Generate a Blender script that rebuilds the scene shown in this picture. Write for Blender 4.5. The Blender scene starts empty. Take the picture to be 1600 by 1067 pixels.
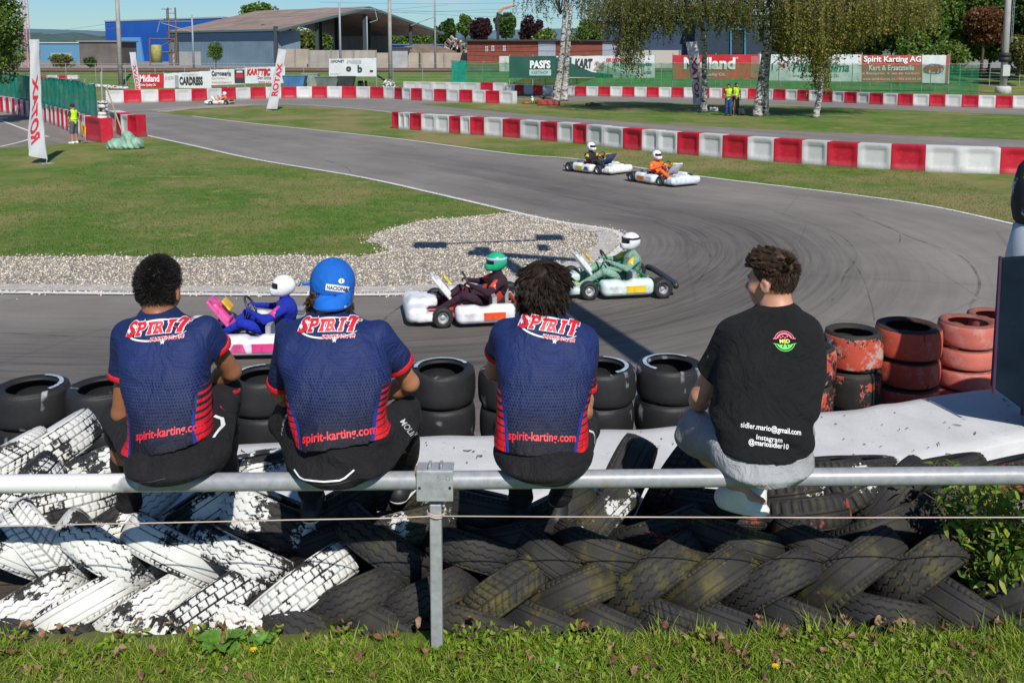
import bpy, bmesh, math, random
import numpy as np
from mathutils import Vector, Matrix
from mathutils.bvhtree import BVHTree
from mathutils.geometry import tessellate_polygon
R = math.radians
random.seed(7); RNG = np.random.default_rng(7)
SC = bpy.context.scene; COL = SC.collection
# ---------------------------------------------------------------- camera, sky, sun, exposure
PITCH = R(6.5); F = 1500.0; PPY = 251.0; CAMZ = 2.41
cd = bpy.data.cameras.new('camera'); cam = bpy.data.objects.new('camera', cd); COL.objects.link(cam)
cam.location = (0, 0, CAMZ); cam.rotation_euler = (R(90) - PITCH, 0, 0)
cd.sensor_width = 36; cd.lens = F / 1600 * 36; cd.shift_y = -(533.5 - PPY) / 1600; cd.clip_end = 9000; cd.clip_start = .05
SC.camera = cam
SUN_EL = R(44); SUN_AZ = R(17)            # behind the camera, to its right
wd = bpy.data.worlds.new('World'); SC.world = wd; wd.use_nodes = True
wn = wd.node_tree; bg = wn.nodes['Background']
sky = wn.nodes.new('ShaderNodeTexSky'); sky.sky_type = 'NISHITA'; sky.sun_disc = False
sky.sun_elevation = SUN_EL; sky.sun_rotation = math.pi - SUN_AZ; sky.air_density = 1.0; sky.dust_density = .1; sky.ozone_density = 2.2
tc = wn.nodes.new('ShaderNodeTexCoord'); mp = wn.nodes.new('ShaderNodeMapping'); mp.inputs['Scale'].default_value = (5, 5, 26)
nz = wn.nodes.new('ShaderNodeTexNoise'); nz.inputs['Scale'].default_value = 1.4; nz.inputs['Detail'].default_value = 5
cr = wn.nodes.new('ShaderNodeValToRGB'); cr.color_ramp.elements[0].position = .60; cr.color_ramp.elements[1].position = .8
cr.color_ramp.elements[1].color = (.55, .55, .55, 1)
mx = wn.nodes.new('ShaderNodeMixRGB'); mx.inputs[2].default_value = (7.2, 7.5, 8.0, 1)
wn.links.new(tc.outputs['Generated'], mp.inputs[0]); wn.links.new(mp.outputs[0], nz.inputs['Vector']); wn.links.new(nz.outputs[0], cr.inputs[0])
tint = wn.nodes.new('ShaderNodeMixRGB'); tint.blend_type = 'MULTIPLY'; tint.inputs[0].default_value = 1; tint.inputs[2].default_value = (.56, .80, 1.04, 1)
wn.links.new(sky.outputs[0], tint.inputs[1]); wn.links.new(cr.outputs[0], mx.inputs[0]); wn.links.new(tint.outputs[0], mx.inputs[1]); wn.links.new(mx.outputs[0], bg.inputs[0])
bg.inputs[1].default_value = .078
sd = bpy.data.lights.new('sun', 'SUN'); sd.energy = 4.3; sd.angle = R(.53); sd.color = (1, .955, .89)
so = bpy.data.objects.new('sun', sd); COL.objects.link(so)
SUNV = Vector((math.sin(SUN_AZ) * math.cos(SUN_EL), -math.cos(SUN_AZ) * math.cos(SUN_EL), math.sin(SUN_EL)))
so.rotation_euler = SUNV.to_track_quat('Z', 'Y').to_euler(); so.location = (5, -20, 30)
SC.view_settings.view_transform = 'Standard'; SC.view_settings.look = 'None'; SC.view_settings.exposure = .12; SC.view_settings.gamma = 1
SC.cycles.use_denoising = True; SC.cycles.max_bounces = 5; SC.cycles.transparent_max_bounces = 12
# ---------------------------------------------------------------- placing helpers
CP, SP = math.cos(PITCH), math.sin(PITCH)
def ray(px, py):
    x = (px - 800) / F; u = -(py - PPY) / F
    return Vector((x, CP + SP * u, -SP + CP * u))
def G(px, py, z=-1.09):                       # where the sight line meets the level z
    d = ray(px, py); return Vector((0, 0, CAMZ)) + d * ((z - CAMZ) / d.z)
def W(px, py, Y):                             # the sight line's point at distance Y
    d = ray(px, py); return Vector((0, 0, CAMZ)) + d * (Y / d.y)
TZ = -1.09
# ---------------------------------------------------------------- object helpers
def mesh_np(name, v, f, mats=None, smooth=False, parent=None, attrs=None, fmat=None):
    v = np.asarray(v, np.float32).reshape(-1, 3); me = bpy.data.meshes.new(name)
    if isinstance(f, np.ndarray):
        n, k = f.shape; me.vertices.add(len(v)); me.vertices.foreach_set('co', v.ravel())
        me.loops.add(n * k); me.loops.foreach_set('vertex_index', f.astype(np.int32).ravel())
        me.polygons.add(n); me.polygons.foreach_set('loop_start', np.arange(0, n * k, k, dtype=np.int32))
        try: me.polygons.foreach_set('loop_total', np.full(n, k, np.int32))
        except Exception: pass
        me.update(calc_edges=True); me.validate()
    else:
        me.from_pydata([tuple(a) for a in v.tolist()], [], [list(a) for a in f]); me.update()
    if smooth: me.polygons.foreach_set('use_smooth', np.ones(len(me.polygons), bool))
    if attrs:
        for k_, a_ in attrs.items():
            at = me.attributes.new(k_, 'FLOAT', 'POINT'); at.data.foreach_set('value', np.asarray(a_, np.float32))
    for m in (mats if isinstance(mats, (list, tuple)) else [mats] if mats else []): me.materials.append(m)
    if fmat is not None: me.polygons.foreach_set('material_index', np.asarray(fmat, np.int32))
    o = bpy.data.objects.new(name, me); COL.objects.link(o)
    if parent: o.parent = parent
    return o
def tag(o, label=None, cat=None, group=None, kind=None):
    if label: o['label'] = label
    if cat: o['category'] = cat
    if group: o['group'] = group
    if kind: o['kind'] = kind
    return o
def empty(name, loc, label=None, cat=None, group=None, rz=0):
    o = bpy.data.objects.new(name, None); COL.objects.link(o); o.location = loc; o.rotation_euler = (0, 0, rz)
    o.empty_display_size = .1
    return tag(o, label, cat, group)
class MB:
    def __init__(s): s.v = []; s.f = []; s.m = []
    def add(s, v, f, mi=0):
        b = len(s.v); s.v += [tuple(x) for x in v]; s.f += [[b + i for i in q] for q in f]; s.m += [mi] * len(f); return s
    def box(s, c, d, rz=0, mi=0, rot=None, taper=1):
        c = Vector(c); M = rot if rot else Matrix.Rotation(rz, 3, 'Z')
        v = [c + M @ Vector((sx * d[0] / 2 * (taper if sz > 0 else 1), sy * d[1] / 2 * (taper if sz > 0 else 1), sz * d[2] / 2))
             for sz in (-1, 1) for sy in (-1, 1) for sx in (-1, 1)]
        return s.add(v, [(0, 2, 3, 1), (4, 5, 7, 6), (0, 1, 5, 4), (2, 6, 7, 3), (0, 4, 6, 2), (1, 3, 7, 5)], mi)
    def bar(s, a, b, r1, r2=None, n=8, mi=0, caps=True):
        a = Vector(a); b = Vector(b); r2 = r1 if r2 is None else r2; d = (b - a).normalized()
        u = d.orthogonal().normalized(); w = d.cross(u); v = []
        for p, r in ((a, r1), (b, r2)):
            v += [p + (u * math.cos(t) + w * math.sin(t)) * r for t in [2 * math.pi * i / n for i in range(n)]]
        f = [(i, (i + 1) % n, n + (i + 1) % n, n + i) for i in range(n)]
        if caps: f += [tuple(range(n))[::-1], tuple(range(n, 2 * n))]
        return s.add(v, f, mi)
    def tube(s, pts, rad, n=8, mi=0):
        pts = [Vector(p) for p in pts]; v = []; L = len(pts); u = None
        for i, p in enumerate(pts):
            d = (pts[min(i + 1, L - 1)] - pts[max(i - 1, 0)]).normalized()
            u = d.orthogonal().normalized() if u is None else (u - d * u.dot(d)).normalized()
            w = d.cross(u); r = rad[i] if isinstance(rad, (list, tuple)) else rad
            v += [p + (u * math.cos(t) + w * math.sin(t)) * r for t in [2 * math.pi * k / n for k in range(n)]]
        f = [(i * n + k, i * n + (k + 1) % n, (i + 1) * n + (k + 1) % n, (i + 1) * n + k) for i in range(L - 1) for k in range(n)]
        f += [tuple(range(n))[::-1], tuple(range((L - 1) * n, L * n))]
        return s.add(v, f, mi)
    def quad(s, a, b, c, d, mi=0): return s.add([a, b, c, d], [(0, 1, 2, 3)], mi)
    def slab(s, pts, z0, z1, mi=0):            # prism from a plan outline
        n = len(pts); v = [(p[0], p[1], z0) for p in pts] + [(p[0], p[1], z1) for p in pts]
        tri = tessellate_polygon([[Vector((p[0], p[1], 0)) for p in pts]])
        f = [(i, (i + 1) % n, n + (i + 1) % n, n + i) for i in range(n)] + [tuple(n + i for i in t) for t in tri] + [t[::-1] for t in tri]
        return s.add(v, f, mi)
    def build(s, name, mats, parent=None, smooth=False, bevel=0, seg=2):
        o = mesh_np(name, s.v, s.f, mats, smooth, parent, fmat=s.m if isinstance(mats, (list, tuple)) and len(mats) > 1 else None)
        if bevel:
            b = o.modifiers.new('b', 'BEVEL'); b.width = bevel; b.segments = seg; b.limit_method = 'ANGLE'
        return o
def lathe(prof, n=48, axis='Z'):
    P = np.array(prof, float); k = len(P); t = np.linspace(0, 2 * np.pi, n, endpoint=False)
    r = P[:, 0][None, :]; h = np.broadcast_to(P[:, 1][None, :], (n, k))
    c, s_ = np.cos(t)[:, None] * r, np.sin(t)[:, None] * r
    v = np.stack([c, s_, h], -1) if axis == 'Z' else np.stack([h, c, s_], -1)
    i, j = np.meshgrid(np.arange(n), np.arange(k - 1), indexing='ij'); i2 = (i + 1) % n
    f = np.stack([i * k + j, i2 * k + j, i2 * k + j + 1, i * k + j + 1], -1).reshape(-1, 4)
    return v.reshape(-1, 3), f
def ordinal(n):
    base = ['', 'first', 'second', 'third', 'fourth', 'fifth', 'sixth', 'seventh', 'eighth', 'ninth', 'tenth', 'eleventh', 'twelfth', 'thirteenth',
            'fourteenth', 'fifteenth', 'sixteenth', 'seventeenth', 'eighteenth', 'nineteenth']
    if n < 20: return base[n]
    tens = {2: 'twent', 3: 'thirt', 4: 'fort', 5: 'fift'}[n // 10]
    return tens + 'ieth' if n % 10 == 0 else tens + 'y-' + base[n % 10]
# ---------------------------------------------------------------- materials
class NT:
    def __init__(s, name):
        s.m = bpy.data.materials.new(name); s.m.use_nodes = True; s.t = s.m.node_tree; s.b = s.t.nodes['Principled BSDF']; s.out = s.t.nodes['Material Output']
        s._c = None
    def n(s, typ, **k):
        nd = s.t.nodes.new('ShaderNode' + typ)
        for a, b in k.items():
            if a.startswith('_'): setattr(nd, a[1:], b)
        return nd
    def set(s, sock, val):
        if hasattr(val, 'is_output') or isinstance(val, bpy.types.NodeSocket): s.t.links.new(val, sock)
        elif isinstance(val, (tuple, list)) and len(val) == 3 and len(sock.default_value) == 4: sock.default_value = (*val, 1)
        else: sock.default_value = val
    def co(s, scale=None, src='Object'):
        if s._c is None: s._c = s.n('TexCoord')
        o = s._c.outputs[src]
        if scale is None: return o
        mp = s.n('Mapping'); s.set(mp.inputs[0], o); mp.inputs['Scale'].default_value = scale if isinstance(scale, (tuple, list)) else (scale,) * 3
        return mp.outputs[0]
    def noise(s, scale, detail=4, rough=.55, vec=None, dist=0):
        n = s.n('TexNoise'); n.inputs['Scale'].default_value = scale; n.inputs['Detail'].default_value = detail; n.inputs['Roughness'].default_value = rough
        n.inputs['Distortion'].default_value = dist; s.set(n.inputs['Vector'], vec if vec is not None else s.co()); return n.outputs[0]
    def vor(s, scale, vec=None, out='Distance', feat='F1'):
        n = s.n('TexVoronoi', _feature=feat); n.inputs['Scale'].default_value = scale; s.set(n.inputs['Vector'], vec if vec is not None else s.co()); return n.outputs[out]
    def ramp(s, fac, stops, interp='LINEAR'):
        r = s.n('ValToRGB'); e = r.color_ramp.elements; r.color_ramp.interpolation = interp
        while len(e) < len(stops): e.new(.5)
        for el, (p, c) in zip(e, stops): el.position = p; el.color = (*c, 1) if isinstance(c, (tuple, list)) else (c, c, c, 1)
        s.set(r.inputs[0], fac); return r.outputs[0]
    def mix(s, fac, a, b, mode='MIX'):
        m = s.n('MixRGB', _blend_type=mode); s.set(m.inputs[0], fac); s.set(m.inputs[1], a); s.set(m.inputs[2], b); return m.outputs[0]
    def math(s, op, a, b=0, c=None):
        m = s.n('Math', _operation=op); s.set(m.inputs[0], a); s.set(m.inputs[1], b)
        if c is not None: s.set(m.inputs[2], c)
        return m.outputs[0]
    def attr(s, name): n = s.n('Attribute'); n.attribute_name = name; return n.outputs['Fac']
    def rnd(s): return s.n('ObjectInfo').outputs['Random']
    def xyz(s, src='Object'): n = s.n('SeparateXYZ'); s.set(n.inputs[0], s.co(src=src)); return n.outputs
    def bump(s, h, strength=.3, dist=.01):
        b = s.n('Bump'); b.inputs['Strength'].default_value = strength; b.inputs['Distance'].default_value = dist; s.set(b.inputs['Height'], h)
        s.set(s.b.inputs['Normal'], b.outputs[0])
    def done(s, col, rough=.6, metal=0, spec=.4):
        s.set(s.b.inputs['Base Color'], col); s.set(s.b.inputs['Roughness'], rough); s.b.inputs['Metallic'].default_value = metal
        s.b.inputs['Specular IOR Level'].default_value = spec; return s.m
def mul(c, k): return tuple(min(1, x * k) for x in c)
_MC = {}
def M(name, col, rough=.6, var=.15, scale=6, bump=0, bdist=.005, bscale=60, metal=0, spec=.4, dirt=None, sheen=0):
    if name in _MC: return _MC[name]
    t = NT(name); f = t.noise(scale, 5)
    c = t.ramp(f, [(.3, mul(col, 1 - var)), (.7, mul(col, 1 + var))])
    if dirt: c = t.mix(t.ramp(t.noise(scale * .7, 6, .65, dist=.4), [(.52, 0), (.72, .7)]), c, dirt)
    if bump: t.bump(t.noise(bscale, 4), bump, bdist)
    if sheen: t.b.inputs['Sheen Weight'].default_value = sheen
    _MC[name] = t.done(c, rough, metal, spec); return _MC[name]
def leafmat(name, cols, trans=.35):
    t = NT(name); g = t.n('NewGeometry').outputs['Random Per Island']
    c = t.ramp(g, [(i / max(1, len(cols) - 1), k) for i, k in enumerate(cols)])
    t.done(c, .55, spec=.3); tr = t.n('BsdfTranslucent'); t.set(tr.inputs[0], c); ms = t.n('MixShader'); ms.inputs[0].default_value = trans
    t.set(ms.inputs[1], t.b.outputs[0]); t.set(ms.inputs[2], tr.outputs[0]); t.t.links.new(ms.outputs[0], t.out.inputs[0]); return t.m
WHITE = M('white paint', (.78, .78, .76), .5, .06)
BLACK = M('black rubber', (.025, .025, .026), .6, .3, 20, .2)
STEEL = M('galvanised steel', (.42, .43, .44), .45, .18, 30, .1, metal=.35)
DARKM = M('dark metal', (.06, .06, .065), .5, .2, metal=.4)
# ---------------------------------------------------------------- lettering
def text_geo(txt, size=1, bold=0, shear=0, align='CENTER', spacing=1):
    c = bpy.data.curves.new('t', 'FONT'); c.body = txt; c.size = size; c.offset = bold; c.shear = shear; c.align_x = align; c.align_y = 'CENTER'
    c.space_character = spacing; c.resolution_u = 3; c.fill_mode = 'FRONT'
    o = bpy.data.objects.new('t', c); COL.objects.link(o); bpy.context.view_layer.update()
    me = bpy.data.meshes.new_from_object(o.evaluated_get(bpy.context.evaluated_depsgraph_get()))
    v = np.array([x.co[:] for x in me.vertices]).reshape(-1, 3); f = [list(p.vertices) for p in me.polygons]
    bpy.data.objects.remove(o); bpy.data.curves.remove(c); bpy.data.meshes.remove(me)
    return v, f
def flat_text(txt, height, width, org, ux, uz, off, mat, parent, bold=0, shear=0, name='lettering', mirror=False):
    """lettering fitted to width x height, laid on a board: org = centre, ux/uz = board axes, off = outward normal offset vector"""
    v, f = text_geo(txt, 1, bold, shear); x, y = v[:, 0], v[:, 1]
    x = (x - (x.min() + x.max()) / 2) / (x.max() - x.min()) * width * (-1 if mirror else 1); y = (y - (y.min() + y.max()) / 2) / (y.max() - y.min()) * height
    P = np.array(org)[None] + x[:, None] * np.array(ux)[None] + y[:, None] * np.array(uz)[None] + np.array(off)[None]
    return mesh_np(name, P, f, mat, parent=parent)
def cr_spline(pts, n=8, closed=False):
    P = [np.array(p[:2], float) for p in pts]; out = []; L = len(P)
    for i in range(L if closed else L - 1):
        p0 = P[(i - 1) % L] if closed or i > 0 else P[0]; p1 = P[i]; p2 = P[(i + 1) % L]; p3 = P[(i + 2) % L] if closed or i < L - 2 else P[-1]
        for k in range(n):
            t = k / n
            out.append(.5 * (2 * p1 + (p2 - p0) * t + (2 * p0 - 5 * p1 + 4 * p2 - p3) * t * t + (3 * p1 - p0 - 3 * p2 + p3) * t ** 3))
    if not closed: out.append(P[-1])
    return out
def poly_px(pts, z, closed=True, n=1):
    P = [G(a, b, TZ) for a, b in pts]
    if n > 1: P = cr_spline(P, n, closed)
    return [(p[0], p[1], z) for p in P]
def sheet(name, pts, mat, kind='structure', label=None):
    tri = tessellate_polygon([[Vector((p[0], p[1], 0)) for p in pts]])
    f = []
    for t in tri:
        a, b, c = [Vector(pts[i]) for i in t]
        f.append(tuple(t) if (b - a).cross(c - a).z > 0 else tuple(t)[::-1])
    return tag(mesh_np(name, pts, f, mat), label, kind=kind)
def ribbon(mb, pts, w, z):
    P = [np.array(p[:2]) for p in pts]; n = len(P); v = []
    for i in range(n):
        d = P[min(i + 1, n - 1)] - P[max(i - 1, 0)]; d = d / (np.linalg.norm(d) + 1e-9); q = np.array([-d[1], d[0]]) * w / 2
        v += [(*(P[i] + q), z), (*(P[i] - q), z)]
    mb.add(v, [(2 * i + 1, 2 * i + 3, 2 * i + 2, 2 * i) for i in range(n - 1)])
# ---------------------------------------------------------------- SETTING: ground, track, gravel, lines
def inpoly(x, y, poly):
    x = np.asarray(x); y = np.asarray(y); c = np.zeros(x.shape, bool); n = len(poly)
    for i in range(n):
        x1, y1 = poly[i][:2]; x2, y2 = poly[(i + 1) % n][:2]
        m = ((y1 > y) != (y2 > y)) & (x < (x2 - x1) * (y - y1) / ((y2 - y1) + 1e-12) + x1); c ^= m
    return c
def grassmat(name, greens, dry, dryamt=.5, sc=1.0, fine=60):
    t = NT(name); big = t.noise(.35 * sc, 5, .6); mid = t.noise(3 * sc, 5, .65); fn = t.noise(fine, 3, .7)
    c = t.ramp(mid, [(.3, greens[0]), (.7, greens[1])])
    c = t.mix(t.ramp(big, [(.42, 0), (.42 + .5 * (1.1 - dryamt), .85)]), c, dry)
    c = t.mix(t.ramp(t.noise(1.3 * sc, 6, .7), [(.56, 0), (.7, .75)]), c, mul(dry, 1.15))
    c = t.mix(.55, c, t.ramp(fn, [(.25, .25), (.75, .95)]), 'OVERLAY')
    t.bump(fn, .6, .03); return t.done(c, .8, spec=.15)
GRASS = grassmat('lawn', ((.06, .12, .016), (.115, .195, .03)), (.27, .21, .09), .55)
GRASSD = grassmat('dry lawn', ((.07, .12, .02), (.14, .20, .035)), (.25, .20, .09), .75)
# the land: rises beyond the fence to the railway
xs = np.array([-2500, -900, -400, -200, -100, -60, -30, 0, 30, 60, 100, 200, 400, 900, 2500.]); ys = np.array([6.4, 20, 50, 80, 98, 103, 108, 112, 130, 160, 250, 500, 1200, 3000, 6000.])
gz = lambda y: np.interp(y, [98, 112, 5000], [-1.105, 0, 0])
X, Y = np.meshgrid(xs, ys, indexing='ij'); V = np.stack([X, Y, gz(Y)], -1).reshape(-1, 3); ny = len(ys)
i, j = np.meshgrid(np.arange(len(xs) - 1), np.arange(ny - 1), indexing='ij'); FQ = np.stack([i * ny + j, (i + 1) * ny + j, (i + 1) * ny + j + 1, i * ny + j + 1], -1).reshape(-1, 4)
tag(mesh_np('ground', V, FQ, GRASSD), kind='structure')
# inner edge of the track: down the straight, round the apex, back along the near side
INNER_A = [(170, 196), (220, 210), (300, 228), (400, 250), (560, 277), (700, 308), (850, 343), (935, 357)]
INNER_B = [(935, 357), (962, 363), (974, 376), (962, 396), (910, 422), (830, 442), (700, 457), (560, 462), (300, 461), (0, 458), (-300, 455)]
innerW = cr_spline([G(*p) for p in INNER_A[:-1] + INNER_B], 6)
A = np.array(innerW); seg = A[1:] - A[:-1]; sl = np.linalg.norm(seg, axis=1); cum = np.concatenate([[0], np.cumsum(sl)])
def track_param(x, y):
    best = np.full(x.shape, 1e9); tt = np.zeros(x.shape)
    for k in range(len(seg)):
        px, py = x - A[k, 0], y - A[k, 1]; t = np.clip((px * seg[k, 0] + py * seg[k, 1]) / sl[k] ** 2, 0, 1)
        d = np.hypot(px - t * seg[k, 0], py - t * seg[k, 1]); m = d < best; best = np.where(m, d, best); tt = np.where(m, cum[k] + t * sl[k], tt)
    return best, tt
def asphalt_mat(name, k=1.0, streaks=True):
    t = NT(name); base = t.ramp(t.noise(.5, 5, .6), [(.3, (.218 * k, .192 * k, .166 * k)), (.7, (.292 * k, .261 * k, .229 * k))])
    if streaks:
        cmb = t.n('CombineXYZ'); d = t.attr('d'); s = t.attr('s'); t.set(cmb.inputs[0], d); t.set(cmb.inputs[1], t.math('MULTIPLY', s, .05))
        st = t.noise(1.0, 2, .5, cmb.outputs[0]); st2 = t.noise(5.0, 4, .7, cmb.outputs[0]); st3 = t.noise(14, 3, .6, cmb.outputs[0])
        rub = t.attr('rub')
        base = t.mix(t.math('MULTIPLY', rub, .6), base, (.055, .049, .044))
        base = t.mix(.8, base, t.ramp(st2, [(.32, .86), (.62, 1.02)]), 'MULTIPLY')
        base = t.mix(t.math('MULTIPLY', rub, .9), base, t.mix(1, base, t.ramp(st3, [(.36, .6), (.58, 1.08)]), 'MULTIPLY'))
        base = t.mix(.5, base, t.ramp(st, [(.35, .75), (.65, 1.15)]), 'MULTIPLY')
    fn = t.noise(140, 3, .8); sp = t.vor(90)
    base = t.mix(.5, base, t.ramp(fn, [(.3, .3), (.7, .75)]), 'OVERLAY')
    base = t.mix(.35, base, t.ramp(sp, [(.1, 1.3), (.5, .8)]), 'MULTIPLY')
    cr_ = t.vor(.35, out='Distance', feat='DISTANCE_TO_EDGE', vec=t.mix(.2, t.co(), t.n('TexNoise').outputs['Color']))
    base = t.mix(t.ramp(cr_, [(.0, .35), (.006, 0)]), base, (.07, .065, .06))
    t.bump(fn, .25, .006); return t.done(base, .72, spec=.35)
ASPH = asphalt_mat('asphalt')
ASPH2 = asphalt_mat('old asphalt', 1.0, False)
xs = np.arange(-60, 45.1, .6); ys = np.concatenate([np.arange(6.45, 30, .4), np.arange(30, 97, .8)])
X, Y = np.meshgrid(xs, ys, indexing='ij'); d, s = track_param(X, Y); ny = len(ys)
# rubbered racing line: wide in, tight at the apex, wide out
sap = cum[np.argmin(np.hypot(A[:, 0] - G(985, 385).x, A[:, 1] - G(985, 385).y))]
off = 1.7 + 2.6 * np.clip(np.abs(s - sap) / 14, 0, 1) ** 1.4
rub = np.exp(-((d - off - .4) / 2.1) ** 2) * np.interp(s - sap, [-45, -18, -4, 3, 18, 60], [.12, .25, .85, .95, .85, .8])
rub = np.maximum(rub, .75 * np.exp(-((Y - np.interp(X, [-20, 0], [8.6, 9.2])) / 1.5) ** 2) * (X < 3) * (Y < 12))
V = np.stack([X, Y, np.full(X.shape, TZ)], -1).reshape(-1, 3)
i, j = np.meshgrid(np.arange(len(xs) - 1), np.arange(ny - 1), indexing='ij'); FQ = np.stack([i * ny + j, (i + 1) * ny + j, (i + 1) * ny + j + 1, i * ny + j + 1], -1).reshape(-1, 4)
cx = (X[i, j] + X[i + 1, j]).ravel() / 2; cy = (Y[i, j] + Y[i, j + 1]).ravel() / 2
asph_out = [(G(a, b).x, G(a, b).y) for a, b in [(-500, 172), (0, 150), (165, 158), (400, 152), (600, 151), (800, 150), (1000, 150), (1200, 154), (1400, 161), (1700, 172)]] + [(60, 5), (-60, 5)]
FQ = FQ[inpoly(cx, cy, asph_out)]
tag(mesh_np('track', V, FQ, ASPH, attrs={'d': d.ravel(), 's': s.ravel(), 'rub': rub.ravel()}), kind='structure')
# inner field and islands
field = [(-400, 290), (-150, 248), (0, 232), (120, 224), (218, 221)]
inner_pts = [(p[0], p[1]) for p in innerW]
def wpts(px): return [(G(a, b).x, G(a, b).y) for a, b in px]
iw = [p for p in inner_pts if True]
start = min(range(len(iw)), key=lambda k: abs(iw[k][0] - G(232, 213).x) + abs(iw[k][1] - G(232, 213).y))
loop = iw[start:]
gravel = [(p[0], p[1], TZ + .006) for p in loop if True]
k0 = min(range(len(loop)), key=lambda k: abs(loop[k][0] - G(800, 333).x) + abs(loop[k][1] - G(800, 333).y))
grav_in = wpts([(-300, 404), (0, 402), (150, 401), (300, 403), (450, 400), (560, 401), (606, 391), (576, 377), (600, 362), (650, 348), (720, 340)])
grav_in = [tuple(p) for p in cr_spline(grav_in, 5)]
gp = [(p[0], p[1], TZ + .012) for p in loop[k0:]] + [(x + RNG.normal(0, .05), y + RNG.normal(0, .05), TZ + .012) for x, y in grav_in]
def gravel_mat():
    t = NT('gravel'); v = t.vor(24, out='Color'); dd = t.vor(24); hs = t.n('SeparateColor'); t.set(hs.inputs[0], v)
    c = t.ramp(hs.outputs[0], [(0, (.30, .24, .17)), (.3, (.50, .43, .33)), (.55, (.63, .56, .46)), (.8, (.43, .40, .35)), (1, (.85, .80, .70))])
    c = t.mix(.9, c, t.ramp(dd, [(.25, 1), (.6, .45)]), 'MULTIPLY'); c = t.mix(.5, c, t.ramp(t.noise(.8, 4), [(.3, .75), (.7, 1.15)]), 'MULTIPLY')
    t.bump(t.ramp(dd, [(0, 1), (.7, 0)]), .9, .03); return t.done(c, .8, spec=.25)
GRAV = gravel_mat()
fieldpoly = [(p[0], p[1], TZ + .006) for p in loop] + [(G(-400, 290).x - 14, G(0, 458).y, TZ + .006)] + [(x, y, TZ + .006) for x, y in wpts(field)]
sheet('infield_grass', fieldpoly, GRASS); sheet('gravel_trap', gp, GRAV)
# loose stones that stand up from the gravel, one mass
xmin, xmax = -12, 3.2
sx = RNG.uniform(xmin, xmax, 60000); sy = RNG.uniform(11.5, 20.5, 60000); keep = inpoly(sx, sy, gp); sx, sy = sx[keep][:16000], sy[keep][:16000]
gb = np.array([p[:2] for p in gp]); gb = gb[(gb[:, 0] > -13) & (gb[:, 1] < 21)]; q_ = gb[RNG.integers(0, len(gb), 1100)] + RNG.normal(0, .12, (1100, 2)); sx = np.concatenate([sx, q_[:, 0]]); sy = np.concatenate([sy, q_[:, 1]])
n = len(sx); o6 = np.array([(1, 0, 0), (-1, 0, 0), (0, 1, 0), (0, -1, 0), (0, 0, 1), (0, 0, -1)], float)
sz = RNG.uniform(.010, .027, (n, 1, 1)); sh = RNG.uniform(.6, 1.35, (n, 6, 3)); a = RNG.uniform(0, 6.28, n); P = o6[None] * sh * sz; P[:, :, 2] *= .75
ca, sa = np.cos(a)[:, None], np.sin(a)[:, None]; Px = P[:, :, 0] * ca - P[:, :, 1] * sa; Py = P[:, :, 0] * sa + P[:, :, 1] * ca
P = np.stack([Px + sx[:, None], Py + sy[:, None], P[:, :, 2] + TZ + .014], -1)
t8 = np.array([(0, 2, 4), (2, 1, 4), (1, 3, 4), (3, 0, 4), (2, 0, 5), (1, 2, 5), (3, 1, 5), (0, 3, 5)]); FT = (t8[None] + (np.arange(n) * 6)[:, None, None]).reshape(-1, 3)
t = NT('stones'); STONE = t.done(t.ramp(t.n('NewGeometry').outputs['Random Per Island'], [(0, (.32, .25, .18)), (.3, (.54, .46, .35)), (.6, (.68, .60, .49)), (.85, (.42, .37, .31)), (1, (.9, .85, .75))]), .7)
tag(mesh_np('gravel_stones', P, FT, STONE), 'pale and brown loose pebbles covering the gravel trap', kind='stuff')
isl1_top = [(246, 176), (330, 168), (450, 164), (560, 171), (620, 178), (700, 183), (800, 190), (1000, 206), (1300, 228), (1700, 252)]
isl1_bot = [(1760, 386), (1640, 362), (1585, 351), (1450, 322), (1300, 301), (1100, 277), (900, 249), (800, 241), (600, 215), (400, 194), (300, 182)]
I1 = poly_px(isl1_top + isl1_bot, TZ + .006); sheet('roadside_grass', I1, GRASSD)
sheet('gravel_edge', poly_px([(232, 173), (246, 170), (300, 166), (360, 162.5), (410, 163), (380, 167), (300, 171), (262, 176)], TZ + .012), GRAV)
isl2 = [(655, 163), (720, 161), (800, 160), (900, 159), (1000, 160), (1150, 163), (1300, 168), (1450, 174), (1700, 184), (1700, 224), (1600, 219), (1400, 211), (1200, 203), (1000, 192), (850, 181), (750, 172)]
sheet('tree_island_grass', poly_px(isl2, TZ + .006), GRASS)
sheet('verge_grass', poly_px([(780, 159), (800, 152), (860, 152), (860, 158)], TZ + .007), GRASSD)
# white edge lines
def line_mat():
    t = NT('worn road paint'); c = t.mix(t.ramp(t.noise(9, 6, .7), [(.55, 0), (.68, .75)]), (.72, .71, .68), (.3, .29, .27)); return t.done(c, .6)
LINE = line_mat(); mb = MB()
ribbon(mb, [p for p in iw[start - 6:]], .13, TZ + .018)
ribbon(mb, cr_spline([G(a, b) for a, b in isl1_bot[1:]], 6), .13, TZ + .011)
ribbon(mb, cr_spline([G(a, b) for a, b in [(246, 175.5), (330, 167.5), (450, 163.5), (560, 170.5), (620, 177.5)]], 5), .12, TZ + .016)
ribbon(mb, cr_spline([G(a, b) for a, b in [(0, 188), (43, 204), (75, 214)]], 5), .12, TZ + .004)
ribbon(mb, cr_spline([G(a, b) for a, b in [(0, 230), (43, 219), (60, 208)]], 5), .12, TZ + .010)
tag(mb.build('track_lines', LINE), kind='structure')
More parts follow.
